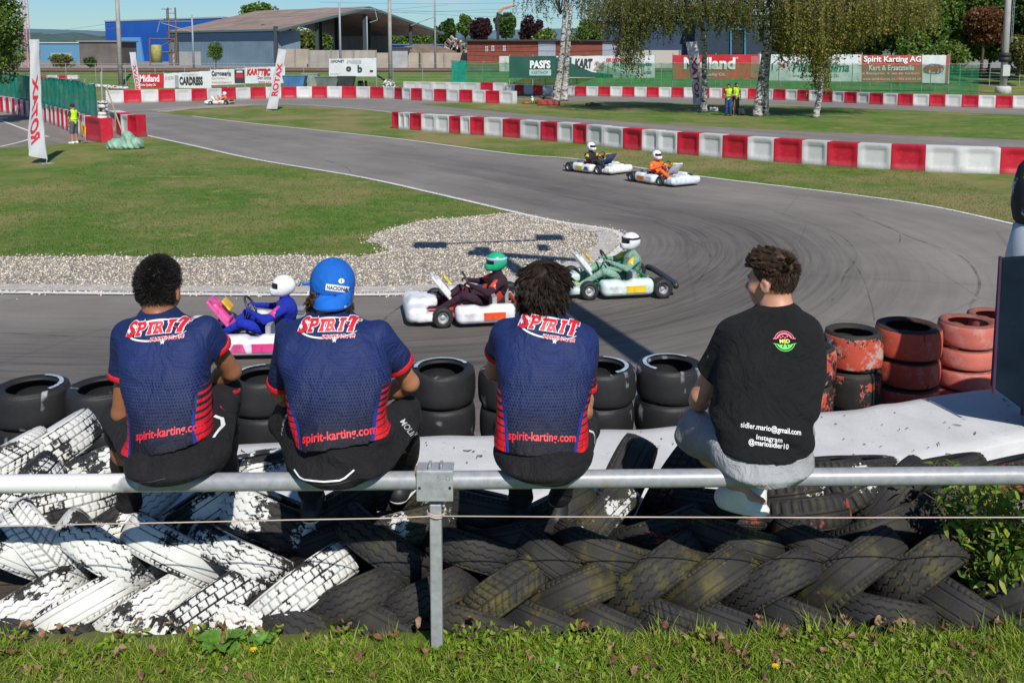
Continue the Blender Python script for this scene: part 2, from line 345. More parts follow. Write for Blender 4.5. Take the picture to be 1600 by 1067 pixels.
# pale concrete kerb strip round the gravel
kb = MB(); q = [p for p in loop if p[1] < G(930, 357).y + .3]
Q = np.array(q); dd_ = np.gradient(Q, axis=0); nn = np.stack([-dd_[:, 1], dd_[:, 0]], 1) / np.linalg.norm(dd_, axis=1)[:, None]
inside = inpoly(*(Q[len(Q) // 2] + nn[len(Q) // 2] * .3), [g[:2] for g in gp]); Q2 = Q + nn * (.28 if inside else -.28)
ribbon(kb, [tuple(p) for p in Q2], .36, TZ + .022); tag(kb.build('kerb_strip', M('kerb concrete', (.45, .42, .38), .8, .2, 8, .3)), kind='structure')
# thin curved tyre scrawls on the asphalt
sk = MB()
for px in [[(1020, 345), (1080, 375), (1110, 400), (1090, 440), (1040, 470)], [(1060, 330), (1180, 372), (1212, 410), (1180, 440), (1110, 460)], [(1210, 330), (1300, 362), (1338, 395), (1320, 430), (1300, 470)],
           [(1330, 330), (1420, 370), (1500, 400), (1530, 440), (1515, 480)], [(1335, 335), (1400, 360), (1404, 385)], [(1290, 360), (1340, 420), (1360, 470), (1366, 500)], [(500, 248), (540, 262), (548, 270)],
           [(1210, 400), (1180, 432), (1100, 450)], [(640, 470), (600, 500), (560, 560)], [(0, 520), (200, 528), (420, 520)], [(700, 250), (900, 290), (1100, 330)], [(650, 255), (850, 300), (1040, 345)]]:
    ribbon(sk, cr_spline([G(a, b) for a, b in px], 8), random.choice([.02, .035, .045]), TZ + .004)
t = NT('tyre rubber streak'); f = t.ramp(t.noise(1.5, 5, .7), [(.4, 0), (.7, .5)]); tr = t.n('BsdfTransparent'); ms = t.n('MixShader'); t.done((.03, .03, .03), .6)
t.set(ms.inputs[0], f); t.set(ms.inputs[1], tr.outputs[0]); t.set(ms.inputs[2], t.b.outputs[0]); t.t.links.new(ms.outputs[0], t.out.inputs[0])
tag(sk.build('tyre_marks', t.m), kind='structure')
# small grass blades on the infield and verges, one mass
def blades(name, label, pts, h, w, mat, lean=.5, base=TZ):
    n = len(pts); a = RNG.uniform(0, 6.28, n); hh = h * RNG.uniform(.5, 1.4, n); ww = w * RNG.uniform(.6, 1.3, n)
    lx = RNG.normal(0, lean, n) * hh; ly = RNG.normal(0, lean, n) * hh; x, y = pts[:, 0], pts[:, 1]; z = pts[:, 2] if pts.shape[1] > 2 else np.full(n, base)
    dx, dy = np.cos(a) * ww, np.sin(a) * ww
    v = np.stack([np.stack([x - dx, y - dy, z], 1), np.stack([x + dx, y + dy, z], 1), np.stack([x + lx * .45 + dx * .8, y + ly * .45 + dy * .8, z + hh * .6], 1),
                  np.stack([x + lx * .45 - dx * .8, y + ly * .45 - dy * .8, z + hh * .6], 1), np.stack([x + lx, y + ly, z + hh], 1)], 1)
    b = (np.arange(n) * 5)[:, None]; q = np.concatenate([np.hstack([b, b + 1, b + 2]), np.hstack([b, b + 2, b + 3]), np.hstack([b + 3, b + 2, b + 4])])
    return tag(mesh_np(name, v.reshape(-1, 3), q, mat), label, kind='stuff')
FIELDLEAF = leafmat('short grass', [(.05, .10, .012), (.09, .17, .025), (.16, .22, .05), (.26, .22, .09)], .25)
px_ = RNG.uniform(-13, 12, 260000); py_ = RNG.uniform(15, 34, 260000); w_ = RNG.uniform(0, 1, 260000) < (16 / py_) ** 2
fp = [p[:2] for p in fieldpoly]; g2 = [p[:2] for p in gp]; i1 = [p[:2] for p in I1]
ok = w_ & ((inpoly(px_, py_, fp) & ~inpoly(px_, py_, g2)) | inpoly(px_, py_, i1)); pp = np.stack([px_[ok], py_[ok]], 1)[:60000]
blades('lawn_grass', 'short mown grass of the infield and verges', pp, .035, .006, FIELDLEAF, .8)
# ---------------------------------------------------------------- track barriers: every plastic block is its own thing
def plastic(name, col):
    t = NT(name); c = t.mix(t.rnd(), col, mul(col, .82)); z = t.xyz()[2]
    c = t.mix(t.ramp(t.math('ADD', z, t.math('MULTIPLY', t.noise(5, 4, .7), .25)), [(.12, .55), (.34, 0)]), c, (.13, .11, .09))
    c = t.mix(t.ramp(t.noise(7, 6, .7), [(.55, 0), (.75, .3)]), c, (.25, .22, .2)); return t.done(c, .5, spec=.4)
PRED = plastic('red plastic', (.56, .012, .035)); PWHT = plastic('white plastic', (.66, .66, .65))
def block_mesh(mat, L=1.0, H=.75, D=.5):
    # a moulded block with a dished front and back, soft rim; x = length, -y = front
    nx, nz_ = 12, 10; v = []; f = []
    def dish(u, w): return .075 * min(1, max(0, (.5 - abs(u)) - .07) / .12) * min(1, max(0, (.5 - abs(w)) - .07) / .14)
    for side in (-1, 1):
        b = len(v)
        for a in range(nx + 1):
            for c in range(nz_ + 1):
                u = a / nx - .5; w = c / nz_ - .5; e = .018 if a in (0, nx) or c in (0, nz_) else 0
                v.append((u * L * .995, side * (D / 2 - dish(u, w) - e), (w + .5) * H))
        for a in range(nx):
            for c in range(nz_):
                q = [b + a * (nz_ + 1) + c, b + (a + 1) * (nz_ + 1) + c, b + (a + 1) * (nz_ + 1) + c + 1, b + a * (nz_ + 1) + c + 1]
                f.append(q if side < 0 else q[::-1])
    def idx(s, a, c): return s * (nx + 1) * (nz_ + 1) + a * (nz_ + 1) + c
    for a in range(nx):
        f.append([idx(0, a, nz_), idx(0, a + 1, nz_), idx(1, a + 1, nz_), idx(1, a, nz_)]); f.append([idx(0, a + 1, 0), idx(0, a, 0), idx(1, a, 0), idx(1, a + 1, 0)])
    for c in range(nz_):
        f.append([idx(0, 0, c + 1), idx(0, 0, c), idx(1, 0, c), idx(1, 0, c + 1)][::-1][::-1]); f.append([idx(0, nx, c), idx(0, nx, c + 1), idx(1, nx, c + 1), idx(1, nx, c)][::-1])
    o = mesh_np('barrier_block', v, f, mat, smooth=True); me = o.data; bpy.data.objects.remove(o)
    try: me.set_sharp_from_angle(angle=R(50))
    except Exception: pass
    return me
BM = {'R': block_mesh(PRED), 'W': block_mesh(PWHT)}
def barrier(nodes, seq, rowname, group, H=.75, z=TZ, D=.5, jit=.01):
    """nodes: world points between blocks; seq: colours"""
    cnt = {'R': 0, 'W': 0}
    for k in range(len(nodes) - 1):
        a, b = Vector(nodes[k][:2]), Vector(nodes[k + 1][:2]); d = b - a; c = seq[k % len(seq)]; cnt[c] += 1
        o = bpy.data.objects.new('barrier_block', BM[c]); COL.objects.link(o); nrm = Vector((-d.y, d.x)).normalized()
        m = (a + b) / 2 + nrm * (D / 2 + random.uniform(-jit, jit)); o.location = (m.x, m.y, z); o.rotation_euler = (random.uniform(-.01, .01), random.uniform(-.006, .006), math.atan2(d.y, d.x) + random.uniform(-.01, .01))
        o.scale = (d.length * 1.0, D / .5, H / .75 * random.uniform(.985, 1.01))
        tag(o, f"{ordinal(cnt[c])} {'red' if c == 'R' else 'white'} plastic block from the left in {rowname}", 'barrier block', group)
def walk(path, L, extra=0):
    P = cr_spline(path, 10); out = [P[0]]; acc = 0
    for a, b in zip(P[:-1], P[1:]):
        s_ = np.linalg.norm(b - a); pos = 0
        while acc + s_ - pos >= L: pos += L - acc; out.append(a + (b - a) * pos / s_); acc = 0
        acc += s_ - pos
    return out
bnd = [612, 622.5, 631, 640, 657.5, 679, 701, 719, 734, 756, 785, 812, 844, 870, 895, 915.5, 941, 972.5, 1002, 1027, 1057, 1091, 1127.5, 1167, 1208.5, 1252, 1291, 1339, 1391, 1445, 1500, 1562, 1628, 1690]
sq = 'RWWRWWRWRWRWRWRWWRWWRWRWRWRWRWWRW'
by = lambda x: np.interp(x, [612, 700, 800, 900, 1000, 1100, 1200, 1300, 1400, 1500, 1620, 1700], [201, 208.5, 215.5, 225, 236, 245, 253, 260.5, 266.5, 271, 275, 277])
barrier([G(x, by(x)) for x in bnd], sq, 'the long middle barrier row', 'blocks of the near barrier row')
barrier(walk([G(*p) for p in [(166, 162), (300, 158.5), (400, 155), (500, 153.5), (600, 154.5), (650, 157.5), (780, 162.5), (818, 164)]], 1.12), 'WR', 'the barrier below the left banners', 'blocks of the far left barrier row', .86)
barrier(walk([G(*p) for p in [(790, 147), (880, 150), (1000, 152), (1200, 156), (1400, 165), (1620, 170.5)]], .95), 'WR', 'the barrier below the right banners', 'blocks of the far right barrier row', .76)
barrier(walk([G(*p) for p in [(630, 142), (750, 144.5)]], 1.5), 'W', 'the all white back row', 'white blocks behind the far barrier', .8)
barrier(walk([G(*p) for p in [(751, 145), (800, 146)]], 1.15), 'RW', 'the short row near the birch', 'blocks left of the double birch', .85)
barrier(walk([G(*p) for p in [(-70, 166), (0, 175.5), (60, 188), (110, 207), (134, 218)]], .62), 'RW', 'the row under the green net', 'blocks under the green net', .9)
barrier([G(134, 219), G(158, 224)], 'R', 'the net row, beside the tyre column', 'blocks under the green net', .95)
barrier([G(170, 205), G(181, 209), G(189, 213), G(200, 214.5), G(214, 215.5)], 'WRWR', 'the row behind the tarpaulin', 'blocks behind the tarpaulin', .9)
barrier(walk([G(*p) for p in [(58, 131), (122, 131)]], 1.1), 'RW', 'the distant row behind the net', 'distant blocks behind the green net', .9)
# ---------------------------------------------------------------- NEAR GROUND: grass bank, tyre bed, terrace, white slab
SOIL = M('damp soil', (.075, .06, .045), .9, .4, 5, .6, .02, 40)
PATHM = M('gritty path', (.23, .205, .185), .85, .25, 9, .7, .01, 120)
GRASSN = grassmat('bank grass', ((.07, .13, .015), (.13, .22, .02)), (.19, .14, .07), .5, 2, 120)
def strip(name, prof, mat, x0=-9, x1=9, nx=60, amp=.0):
    xs = np.linspace(x0, x1, nx); v = []
    for x in xs:
        for (y, z) in prof: v.append((x, y, z + amp * math.sin(x * 5 + y * 9) * .5 + (RNG.normal(0, amp * .4) if amp else 0)))
    k = len(prof); i, j = np.meshgrid(np.arange(nx - 1), np.arange(k - 1), indexing='ij')
    f = np.stack([i * k + j, (i + 1) * k + j, (i + 1) * k + j + 1, i * k + j + 1], -1).reshape(-1, 4)
    return tag(mesh_np(name, v, f, mat, True), kind='structure')
strip('grass_bank', [(-12, .1), (-3, .05), (2, .0), (3.2, 0), (3.5, 0), (3.75, -.03), (3.95, -.1)], GRASSN, amp=.012)
strip('tyre_bed', [(3.9, -.09), (4.2, -.06), (4.7, -.12), (5.15, -.34), (5.3, -.42)], SOIL, amp=.02)
strip('path', [(4.9, -.40), (5.4, -.385), (5.9, -.375), (6.1, -.42)], PATHM)
# white painted concrete slab with a wavy edge
SZ = -.335
far = [G(a, b, SZ) for a, b in [(-260, 716), (0, 707), (200, 700), (400, 690), (500, 684), (580, 681), (650, 679), (700, 676), (760, 677), (850, 671), (940, 667), (1000, 668), (1060, 662), (1200, 648), (1290, 640), (1340, 636), (1372, 629), (1400, 627), (1432, 621), (1470, 614), (1510, 609), (1556, 606), (1600, 618), (1700, 626)]]
near = [G(a, b, SZ) for a, b in [(-260, 800), (0, 792), (300, 788), (480, 783), (620, 788), (800, 784), (950, 770), (1100, 758), (1290, 738), (1400, 724), (1500, 706), (1600, 684), (1720, 668)]]
fs = cr_spline(far, 6); ns = cr_spline(near, 10); N = 150
def resample(P, n):
    P = np.array(P); c = np.concatenate([[0], np.cumsum(np.linalg.norm(P[1:] - P[:-1], axis=1))]); u = np.linspace(0, c[-1], n)
    return np.stack([np.interp(u, c, P[:, 0]), np.interp(u, c, P[:, 1])], 1)
fr, nr = resample(fs, N), resample(ns, N); rows = []
prof = [(-.02, -.75), (-.02, -.02), (0.0, 0), (.15, .004), (.3, .006), (.5, .004), (.7, .008), (.85, .01), (.96, .0), (1.0, -.03), (1.01, -.76)]
V = []
for k in range(N):
    for u, dz in prof:
        p = nr[k] + (fr[k] - nr[k]) * u; V.append((p[0], p[1], SZ + dz + (.002 * math.sin(k * .4 + u * 3) if 0 < u <= 1 else 0)))
kk = len(prof); i, j = np.meshgrid(np.arange(N - 1), np.arange(kk - 1), indexing='ij')
FQ = np.stack([i * kk + j, (i + 1) * kk + j, (i + 1) * kk + j + 1, i * kk + j + 1], -1).reshape(-1, 4)
t = NT('white washed concrete'); c = t.ramp(t.noise(3, 6, .6), [(.3, (.52, .52, .51)), (.7, (.63, .63, .62))])
c = t.mix(t.ramp(t.noise(14, 6, .75), [(.6, 0), (.72, .8)]), c, (.32, .30, .28)); c = t.mix(t.ramp(t.noise(60, 3, .7), [(.62, 0), (.7, .5)]), c, (.3, .28, .25))
t.bump(t.noise(70, 5, .7), .4, .006)
tag(mesh_np('white_slab', V, FQ, t.done(c, .75), True), 'low wall of white painted concrete running between the tyre heap and tyre stacks', 'wall')
# twigs and crumbs on it
tw = MB()
for k in range(120):
    u = RNG.uniform(.1, .95); q = RNG.integers(5, N - 5); p = nr[q] + (fr[q] - nr[q]) * u; a = RNG.uniform(0, 6.28); L = RNG.choice([.012, .02, .06, .13], p=[.5, .3, .15, .05])
    d = Vector((math.cos(a), math.sin(a), 0)) * L; o = Vector((p[0], p[1], SZ + .016)); b = Vector((-d.y, d.x, 0)) * random.uniform(-.4, .4)
    tw.tube([o, o + d * .5 + b + Vector((0, 0, .004)), o + d], [.003, .004, .002], 5)
tag(tw.build('twig_litter', M('twig', (.10, .075, .05), .8)), 'small dark twigs and crumbs lying on the white slab', kind='stuff')
# ---------------------------------------------------------------- tyres
def tread_fn(kind):
    def f(u, w, n):       # u in turns*n (block units round), w -1..1 across; returns groove 0..1
        if kind == 'rib': g = np.abs(((w * 2.5 + .5) % 1) - .5) < .055; return g | ((np.abs(w) > .85) & ((u % 1) < .2))
        if kind == 'zig': ww = w * 2 + .35 * (np.abs((u % 1) - .5) * 2 - .5); return np.abs(((ww + .5) % 1) - .5) < .055
        if kind == 'chev': uu = u + np.abs(w) * 1.2 * 1.0; return ((uu % 1) < .17) | (np.abs(w) < .035) | (np.abs(np.abs(w) - .5) < .035)
        if kind == 'block':
            row = np.floor((w + 1) * 2); uu = u + .5 * (row % 2) + w * .3; return ((uu % 1) < .15) | (np.abs(((w + 1) * 2 % 1) - .5) > .45)
        if kind == 'lug': uu = u + .25 * np.sign(w); return ((uu % 1) < .34) & (np.abs(w) > .25) | (np.abs(w) < .04)
        return np.zeros(u.shape, bool)
    return f
def tyre_mesh(name, kind, Rr=.30, Wd=.19, rim=.19, n=280, blocks=34, mats=None, depth=.010, sag=.0, seed=0):
    """axis = local Z; carcass hollow, open to the inside"""
    rg = np.random.default_rng(seed); hw = Wd / 2; m = 42
    tw_ = np.linspace(-1, 1, m); prof = []                                         # (r, z, w or nan)
    prof += [(rim + .004, -hw * .78, 9), (rim - .004, -hw * .86, 9), (rim + .006, -hw * .94, 9), (rim + .03, -hw * 1.0, 9), ((rim + Rr) / 2, -hw * 1.06, 9), (Rr - .035, -hw * 1.03, 9), (Rr - .018, -hw * .97, 9)]
    for w in tw_: prof.append((Rr - .012 * abs(w) ** 3.2 - .006 * (abs(w) > .98), w * hw * .9, w))
    prof += [(Rr - .018, hw * .97, 9), (Rr - .035, hw * 1.03, 9), ((rim + Rr) / 2, hw * 1.06, 9), (rim + .03, hw * 1.0, 9), (rim + .006, hw * .94, 9), (rim - .004, hw * .86, 9), (rim + .004, hw * .78, 9)]
    prof += [(rim + .02, hw * .74, 9), (Rr - .05, hw * .85, 9), (Rr - .028, hw * .6, 9), (Rr - .024, 0, 9), (Rr - .028, -hw * .6, 9), (Rr - .05, -hw * .85, 9), (rim + .02, -hw * .74, 9), (rim + .004, -hw * .78, 9)]
    P = np.array(prof); k = len(P); t = np.linspace(0, 2 * np.pi, n, endpoint=False)
    u = (t / (2 * np.pi) * blocks)[:, None] + np.zeros((1, k)); w = np.broadcast_to(P[:, 2][None], (n, k)); g = tread_fn(kind)(u, np.clip(w, -1, 1), blocks) & (w < 5)
    g = g.astype(float); r = P[:, 0][None] - g * depth + .0 * t[:, None]
    wob = .004 * np.sin(3 * t + seed) + .003 * np.sin(5 * t + 2 * seed); r = r + wob[:, None] * (w < 5)
    v = np.stack([np.cos(t)[:, None] * r, np.sin(t)[:, None] * r * (1 - sag), np.broadcast_to(P[:, 1][None], (n, k))], -1)
    i, j = np.meshgrid(np.arange(n), np.arange(k - 1), indexing='ij'); i2 = (i + 1) % n
    f = np.stack([i * k + j, i2 * k + j, i2 * k + j + 1, i * k + j + 1], -1).reshape(-1, 4)
    o = mesh_np(name, v.reshape(-1, 3), f, mats, True, attrs={'groove': g.ravel(), 'wall': (P[:, 2][None] > 5).astype(float).repeat(n, 0).ravel(), 'edge': np.where(P[:, 2] > 5, 1.1, np.abs(P[:, 2]))[None].repeat(n, 0).ravel()})
    me = o.data; bpy.data.objects.remove(o); return me
def tyre_mat(name, paint=None, amt=.5, rubber=(.018, .018, .019), moss=0, grooved=.8, base_dirt=(.047, .039, .029), extra=None, chalk=0, rough=.7, rimblack=0):
    t = NT(name); rnd = t.rnd(); off = t.n('VectorMath', _operation='ADD'); cmb = t.n('CombineXYZ'); t.set(cmb.inputs[0], t.math('MULTIPLY', rnd, 37)); t.set(cmb.inputs[1], t.math('MULTIPLY', rnd, 91))
    t.set(off.inputs[0], t.co()); t.set(off.inputs[1], cmb.outputs[0]); v = off.outputs[0]; gr = t.attr('groove')
    c = t.mix(t.ramp(t.noise(7, 5, .6, v), [(.4, 0), (.75, .55)]), rubber, base_dirt)
    if moss:
        c = t.mix(t.ramp(t.noise(6, 6, .65, v), [(.5, 0), (.75, moss)]), c, (.15, .13, .018)); c = t.mix(t.ramp(t.noise(11, 5, .7, v), [(.62, 0), (.72, moss)]), c, (.22, .12, .015))
    if paint:
        n1 = t.noise(5, 3, .5, v); n2 = t.noise(38, 5, .75, v); s_ = t.math('ADD', t.math('MULTIPLY', n1, .65), t.math('MULTIPLY', n2, .35))
        s_ = t.math('SUBTRACT', s_, t.math('MULTIPLY', gr, .10 * grooved)); s_ = t.math('SUBTRACT', s_, t.math('MULTIPLY', t.ramp(t.attr('edge'), [(.55, 0), (1.0, 1)]), .055 * grooved)) if grooved else s_; f = t.ramp(s_, [(1 - amt - .012, 0), (1 - amt + .012, 1)])
        pc = t.mix(t.ramp(t.noise(3, 4, .6, v), [(.35, 0), (.75, .5)]), paint, mul(paint, .62))
        if extra: pc = t.mix(t.ramp(t.noise(9, 6, .7, v), [(.52, 0), (.62, .8)]), pc, extra)
        c = t.mix(f, c, pc)
    if chalk:
        w = t.n('TexWave', _wave_type='RINGS', _rings_direction='Z'); w.inputs['Scale'].default_value = 2.2; w.inputs['Distortion'].default_value = 2; t.set(w.inputs['Vector'], v)
        c = t.mix(t.math('MULTIPLY', t.ramp(t.noise(4, 3, .5, v), [(.6, 0), (.68, chalk)]), t.ramp(w.outputs[0], [(.8, 0), (.9, 1)])), c, (.4, .42, .44))
        c = t.mix(t.ramp(t.vor(55, v), [(.03, .5), (.06, 0)]), c, (.4, .4, .38))
    if rimblack: c = t.mix(t.math('MULTIPLY', t.ramp(t.attr('edge'), [(.93, 0), (1.0, 1)]), t.ramp(t.noise(9, 5, .7, v), [(.28, 0), (.4, rimblack)])), c, (.03, .027, .022))
    c = t.mix(t.math('MULTIPLY', gr, .8 * grooved), c, mul(rubber, .5)); t.bump(t.noise(70, 4, .7, v), .35, .006); return t.done(c, rough, spec=.35)
T_WHITE = tyre_mat('thick white paint on rubber', (.72, .72, .68), .575, grooved=.8)
T_WORN = tyre_mat('worn white paint on rubber', (.72, .72, .69), .515, grooved=1)
T_BLACK = tyre_mat('weathered rubber', None, moss=.25)
T_MOSS = tyre_mat('mossy rubber', None, moss=.75, rubber=(.024, .023, .02))
T_REDW = tyre_mat('faded red paint on rubber', (.30, .06, .04), .44, moss=.2)
T_SPECK = tyre_mat('speckled grey paint on rubber', (.62, .62, .58), .45, moss=.4)
T_SLICK = tyre_mat('racing slick rubber', None, rubber=(.017, .017, .018), base_dirt=(.034, .033, .032), chalk=.8, rough=.55)
T_RED = tyre_mat('orange red paint on rubber', (.60, .10, .055), .62, grooved=0, extra=(.55, .22, .17), rimblack=.95)
T_REDB = tyre_mat('scraped red paint on rubber', (.55, .085, .045), .535, grooved=0, extra=(.5, .45, .42), rimblack=1)
T_PINK = tyre_mat('faded pink red paint', (.62, .17, .13), .66, grooved=0, extra=(.58, .27, .23), rimblack=.6)
T_REDK = tyre_mat('blackened red paint', (.5, .09, .05), .44, grooved=0, extra=(.4, .36, .33), rimblack=1)
TM = {}
def tyre(kind, w, mat, D=.60, seed=1, blocks=None, rim=None, depth=.010):
    key = (kind, round(w, 3), round(D, 3))
    if key not in TM: TM[key] = tyre_mesh('tyre', kind, D / 2, w, rim or D * .31, 280 if kind != 'slick' else 72, blocks or {'rib': 60, 'zig': 34, 'chev': 44, 'block': 40, 'lug': 36, 'slick': 1}[kind], [BLACK], depth, seed=len(TM) + seed)
    o = bpy.data.objects.new('tyre', TM[key]); COL.objects.link(o); o.material_slots[0].link = 'OBJECT'; o.material_slots[0].material = mat; return o
YF = lambda py: float(np.interp(py, [690, 712, 735, 760, 800, 830, 870, 930, 1000], [5.05, 4.95, 4.72, 4.5, 4.26, 4.13, 4.02, 3.93, 3.88]))
# px, py, angle, width(m), tilt of upper side towards the viewer, tread, paint, diameter
HEAP = [  # row name, entries left to right
 ('the top row', [(8, 728, 30, 0.171, 2.7, 'chev', 'wht', .52), (78, 708, 33, 0.189, 3.38, 'block', 'wht', .58), (150, 728, 24, 0.144, 2.7, 'zig', 'wht', .54), (395, 742, 12, 0.153, 5.62, 'rib', 'worn', .46)]),
 ('the row under the rail', [(22, 786, 42, 0.171, 3.15, 'chev', 'worn', .56), (100, 796, 14, 0.180, 4.5, 'block', 'wht', .56), (203, 806, 34, 0.153, 4.05, 'zig', 'wht', .54), (318, 802, 34, 0.153, 4.05, 'rib', 'worn', .56), (432, 822, -22, 0.180, 5.85, 'zig', 'worn', .61),
    (530, 800, 28, 0.144, 4.5, 'rib', 'blk', .46), (600, 775, 3, 0.135, 2.7, 'zig', 'spk', .52), (640, 826, 14, 0.153, 4.5, 'zig', 'spk', .54), (752, 800, -12, 0.144, 4.5, 'rib', 'blk', .50), (800, 842, 12, 0.117, 5.62, 'rib', 'red', .46)]),
 ('the second row', [(8, 862, -24, 0.135, 4.5, 'rib', 'wht', .54), (66, 858, -48, 0.162, 4.05, 'chev', 'wht', .52), (165, 870, -33, 0.158, 4.95, 'zig', 'wht', .56), (278, 868, -25, 0.158, 4.95, 'rib', 'wht', .58), (382, 876, -24, 0.135, 4.95, 'zig', 'worn', .58),
    (603, 862, -36, 0.162, 4.95, 'zig', 'blk', .58), (744, 866, -17, 0.144, 4.5, 'zig', 'blk', .56), (856, 874, -35, 0.144, 4.05, 'rib', 'blk', .45), (940, 866, -20, 0.144, 4.5, 'rib', 'moss', .54), (1143, 844, -18, 0.135, 4.5, 'rib', 'moss', .54), (1280, 856, -22, 0.135, 3.6, 'rib', 'blk', .46)]),
 ('the third row', [(45, 942, 31, 0.149, -3.15, 'zig', 'wht', .54), (128, 946, 30, 0.149, -3.15, 'rib', 'wht', .54), (228, 950, 33, 0.153, -3.15, 'zig', 'wht', .56), (340, 938, 34, 0.162, -3.6, 'block', 'worn', .56), (466, 922, 38, 0.171, -4.05, 'block', 'wht', .58),
    (556, 932, 25, 0.153, -3.15, 'zig', 'blk', .50), (664, 932, 25, 0.144, -3.15, 'zig', 'blk', .52), (786, 922, 35, 0.162, -3.6, 'chev', 'moss', .52), (896, 924, 24, 0.158, -3.6, 'rib', 'moss', .52), (1015, 902, 38, 0.167, -4.5, 'zig', 'moss', .60),
    (1104, 910, 36, 0.167, -3.6, 'rib', 'moss', .52), (1202, 908, 28, 0.153, -4.05, 'zig', 'blk', .54), (1320, 896, 38, 0.171, -4.95, 'rib', 'moss', .61), (1434, 890, 38, 0.162, -4.5, 'zig', 'moss', .56)]),
 ('the bottom row', [(-30, 985, -30, 0.144, 2.25, 'rib', 'worn', .52), (40, 992, -15, 0.144, 2.7, 'rib', 'blk', .46), (120, 998, -28, 0.135, 2.7, 'rib', 'blk', .46), (252, 998, -24, 0.153, 3.15, 'lug', 'worn', .48), (382, 982, -30, 0.144, 3.15, 'zig', 'wht', .50), (470, 984, -24, 0.153, 3.15, 'zig', 'blk', .56),
    (606, 988, -28, 0.153, 3.15, 'rib', 'blk', .54), (738, 982, -16, 0.144, 2.7, 'zig', 'blk', .52), (858, 984, -22, 0.153, 2.7, 'rib', 'blk', .52), (948, 978, -24, 0.144, 2.7, 'rib', 'blk', .50), (1048, 972, -22, 0.144, 2.7, 'chev', 'blk', .50),
    (1130, 976, -20, 0.144, 2.7, 'rib', 'blk', .50), (1250, 972, -22, 0.153, 2.7, 'rib', 'blk', .54), (1372, 962, -12, 0.153, 2.7, 'zig', 'blk', .56), (1496, 950, -32, 0.180, 2.7, 'rib', 'blk', .56), (1590, 930, 20, 0.162, 2.7, 'rib', 'blk', .56)]),
 ('the arched row behind the rail', [(968, 752, 66, 0.180, -5.4, 'rib', 'moss', .54), (1052, 756, 58, 0.189, -5.85, 'chev', 'rdm', .58), (930, 818, 50, 0.153, -5.4, 'rib', 'spk', .50), (1030, 838, 18, 0.153, 4.95, 'zig', 'rdm', .52), (1222, 776, 6, 0.135, 5.4, 'lug', 'spk', .52),
    (1240, 808, 4, 0.153, 5.67, 'lug', 'rdm', .56), (1284, 744, 4, 0.135, 5, 'lug', 'blk', .46), (1338, 742, 2, 0.135, 5, 'rib', 'spk', .46), (1318, 776, 28, 0.162, -4.5, 'lug', 'spk', .52), (1385, 782, 50, 0.153, -4.95, 'rib', 'blk', .56), (1440, 812, 34, 0.180, -4.5, 'chev', 'moss', .56),
    (1475, 752, 10, 0.180, 5, 'rib', 'blk', .48), (1580, 754, 12, 0.180, 5, 'rib', 'red', .52), (860, 808, 26, 0.153, 3.15, 'rib', 'blk', .52), (1130, 800, -6, 0.144, 4.5, 'rib', 'rdm', .52), (520, 846, 20, 0.135, 2.25, 'rib', 'blk', .46), (1360, 840, 20, 0.153, 3.15, 'rib', 'blk', .52), (1500, 850, 60, 0.171, 3.15, 'rib', 'blk', .56)]),
]
PM = {'wht': (T_WHITE, 'white painted'), 'worn': (T_WORN, 'peeling white'), 'blk': (T_BLACK, 'black'), 'moss': (T_MOSS, 'mossy'), 'red': (T_REDW, 'faded reddish'), 'rdm': (T_REDW, 'red brown'), 'spk': (T_SPECK, 'speckled grey')}
UPI = Vector((0, .46, .888)); AWAY = Vector((0, .888, -.46))
for rn, row in HEAP:
    for q, (px, py, ang, w, tilt, kind, col, D) in enumerate(sorted(row, key=lambda r: r[0])):
        o = tyre(kind, w, PM[col][0], D); a = R(ang); aw = ray(px, py).normalized(); d2 = ray(px + 4 * math.cos(a), py - 4 * math.sin(a)).normalized(); Lg = (d2 - aw * d2.dot(aw)).normalized(); Ax = Lg.cross(aw)
        ax = (Ax * math.cos(R(tilt)) - aw * math.sin(R(tilt))).normalized(); nr_ = -(aw - ax * aw.dot(ax)).normalized()
        Fp = W(px, py, YF(py) + {'the arched row behind the rail': .14, 'the row under the rail': .07, 'the second row': .04, 'the bottom row': -.03}.get(rn, 0)); o.location = Fp - nr_ * (D / 2)
        rot = ax.to_track_quat('Z', 'Y').to_matrix().to_4x4() @ Matrix.Rotation(random.uniform(0, 6.28), 4, 'Z'); o.rotation_euler = rot.to_euler()
        lean = 'lying flat' if abs(ang) < 7 else ('leaning right' if ang > 0 else 'leaning left')
        tag(o, f"{PM[col][1]} tyre {lean}, {ordinal(q + 1)} from left, {rn.replace('arched row behind the rail', 'arched back row')} of the heap", 'tyre', 'old tyres in the herringbone heap')
# ---------------------------------------------------------------- stacks of tyres along the track
def stack(px, py, D, hs, mats, where, group, zt=.0, first='top'):
    P = G(px, py, zt); z = zt; names = ['top', 'second', 'third', 'fourth', 'fifth', 'bottom']; n = len(hs)
    for k, h in enumerate(hs):
        m, cn = mats[min(k, len(mats) - 1)]; o = tyre('slick', round(h * .93, 3), m, D, rim=D * .33); z -= h
        o.location = (P.x + random.uniform(-.008, .008), P.y + random.uniform(-.008, .008), z + h / 2); o.rotation_euler = (random.uniform(-.01, .01), 0, random.uniform(0, 6.28))
        tag(o, f"{cn} tyre, {names[k] if k < n - 1 else 'bottom'} of {where}", 'tyre', group)
sl = [(50, 600, 'the first stack from left, at the photo edge'), (163, 600, 'the stack left of the first seated person'), (277, 594, 'the stack hidden behind the first person'), (412, 583, 'the stack between first and second person'),
      (527, 578, 'the stack behind the blue capped person'), (690, 572, 'the stack right of the blue capped person'), (803, 576, 'the stack left behind the third person'), (938, 570, 'the stack right of the third person'), (1046, 566, 'the stack left of the black shirted person')]
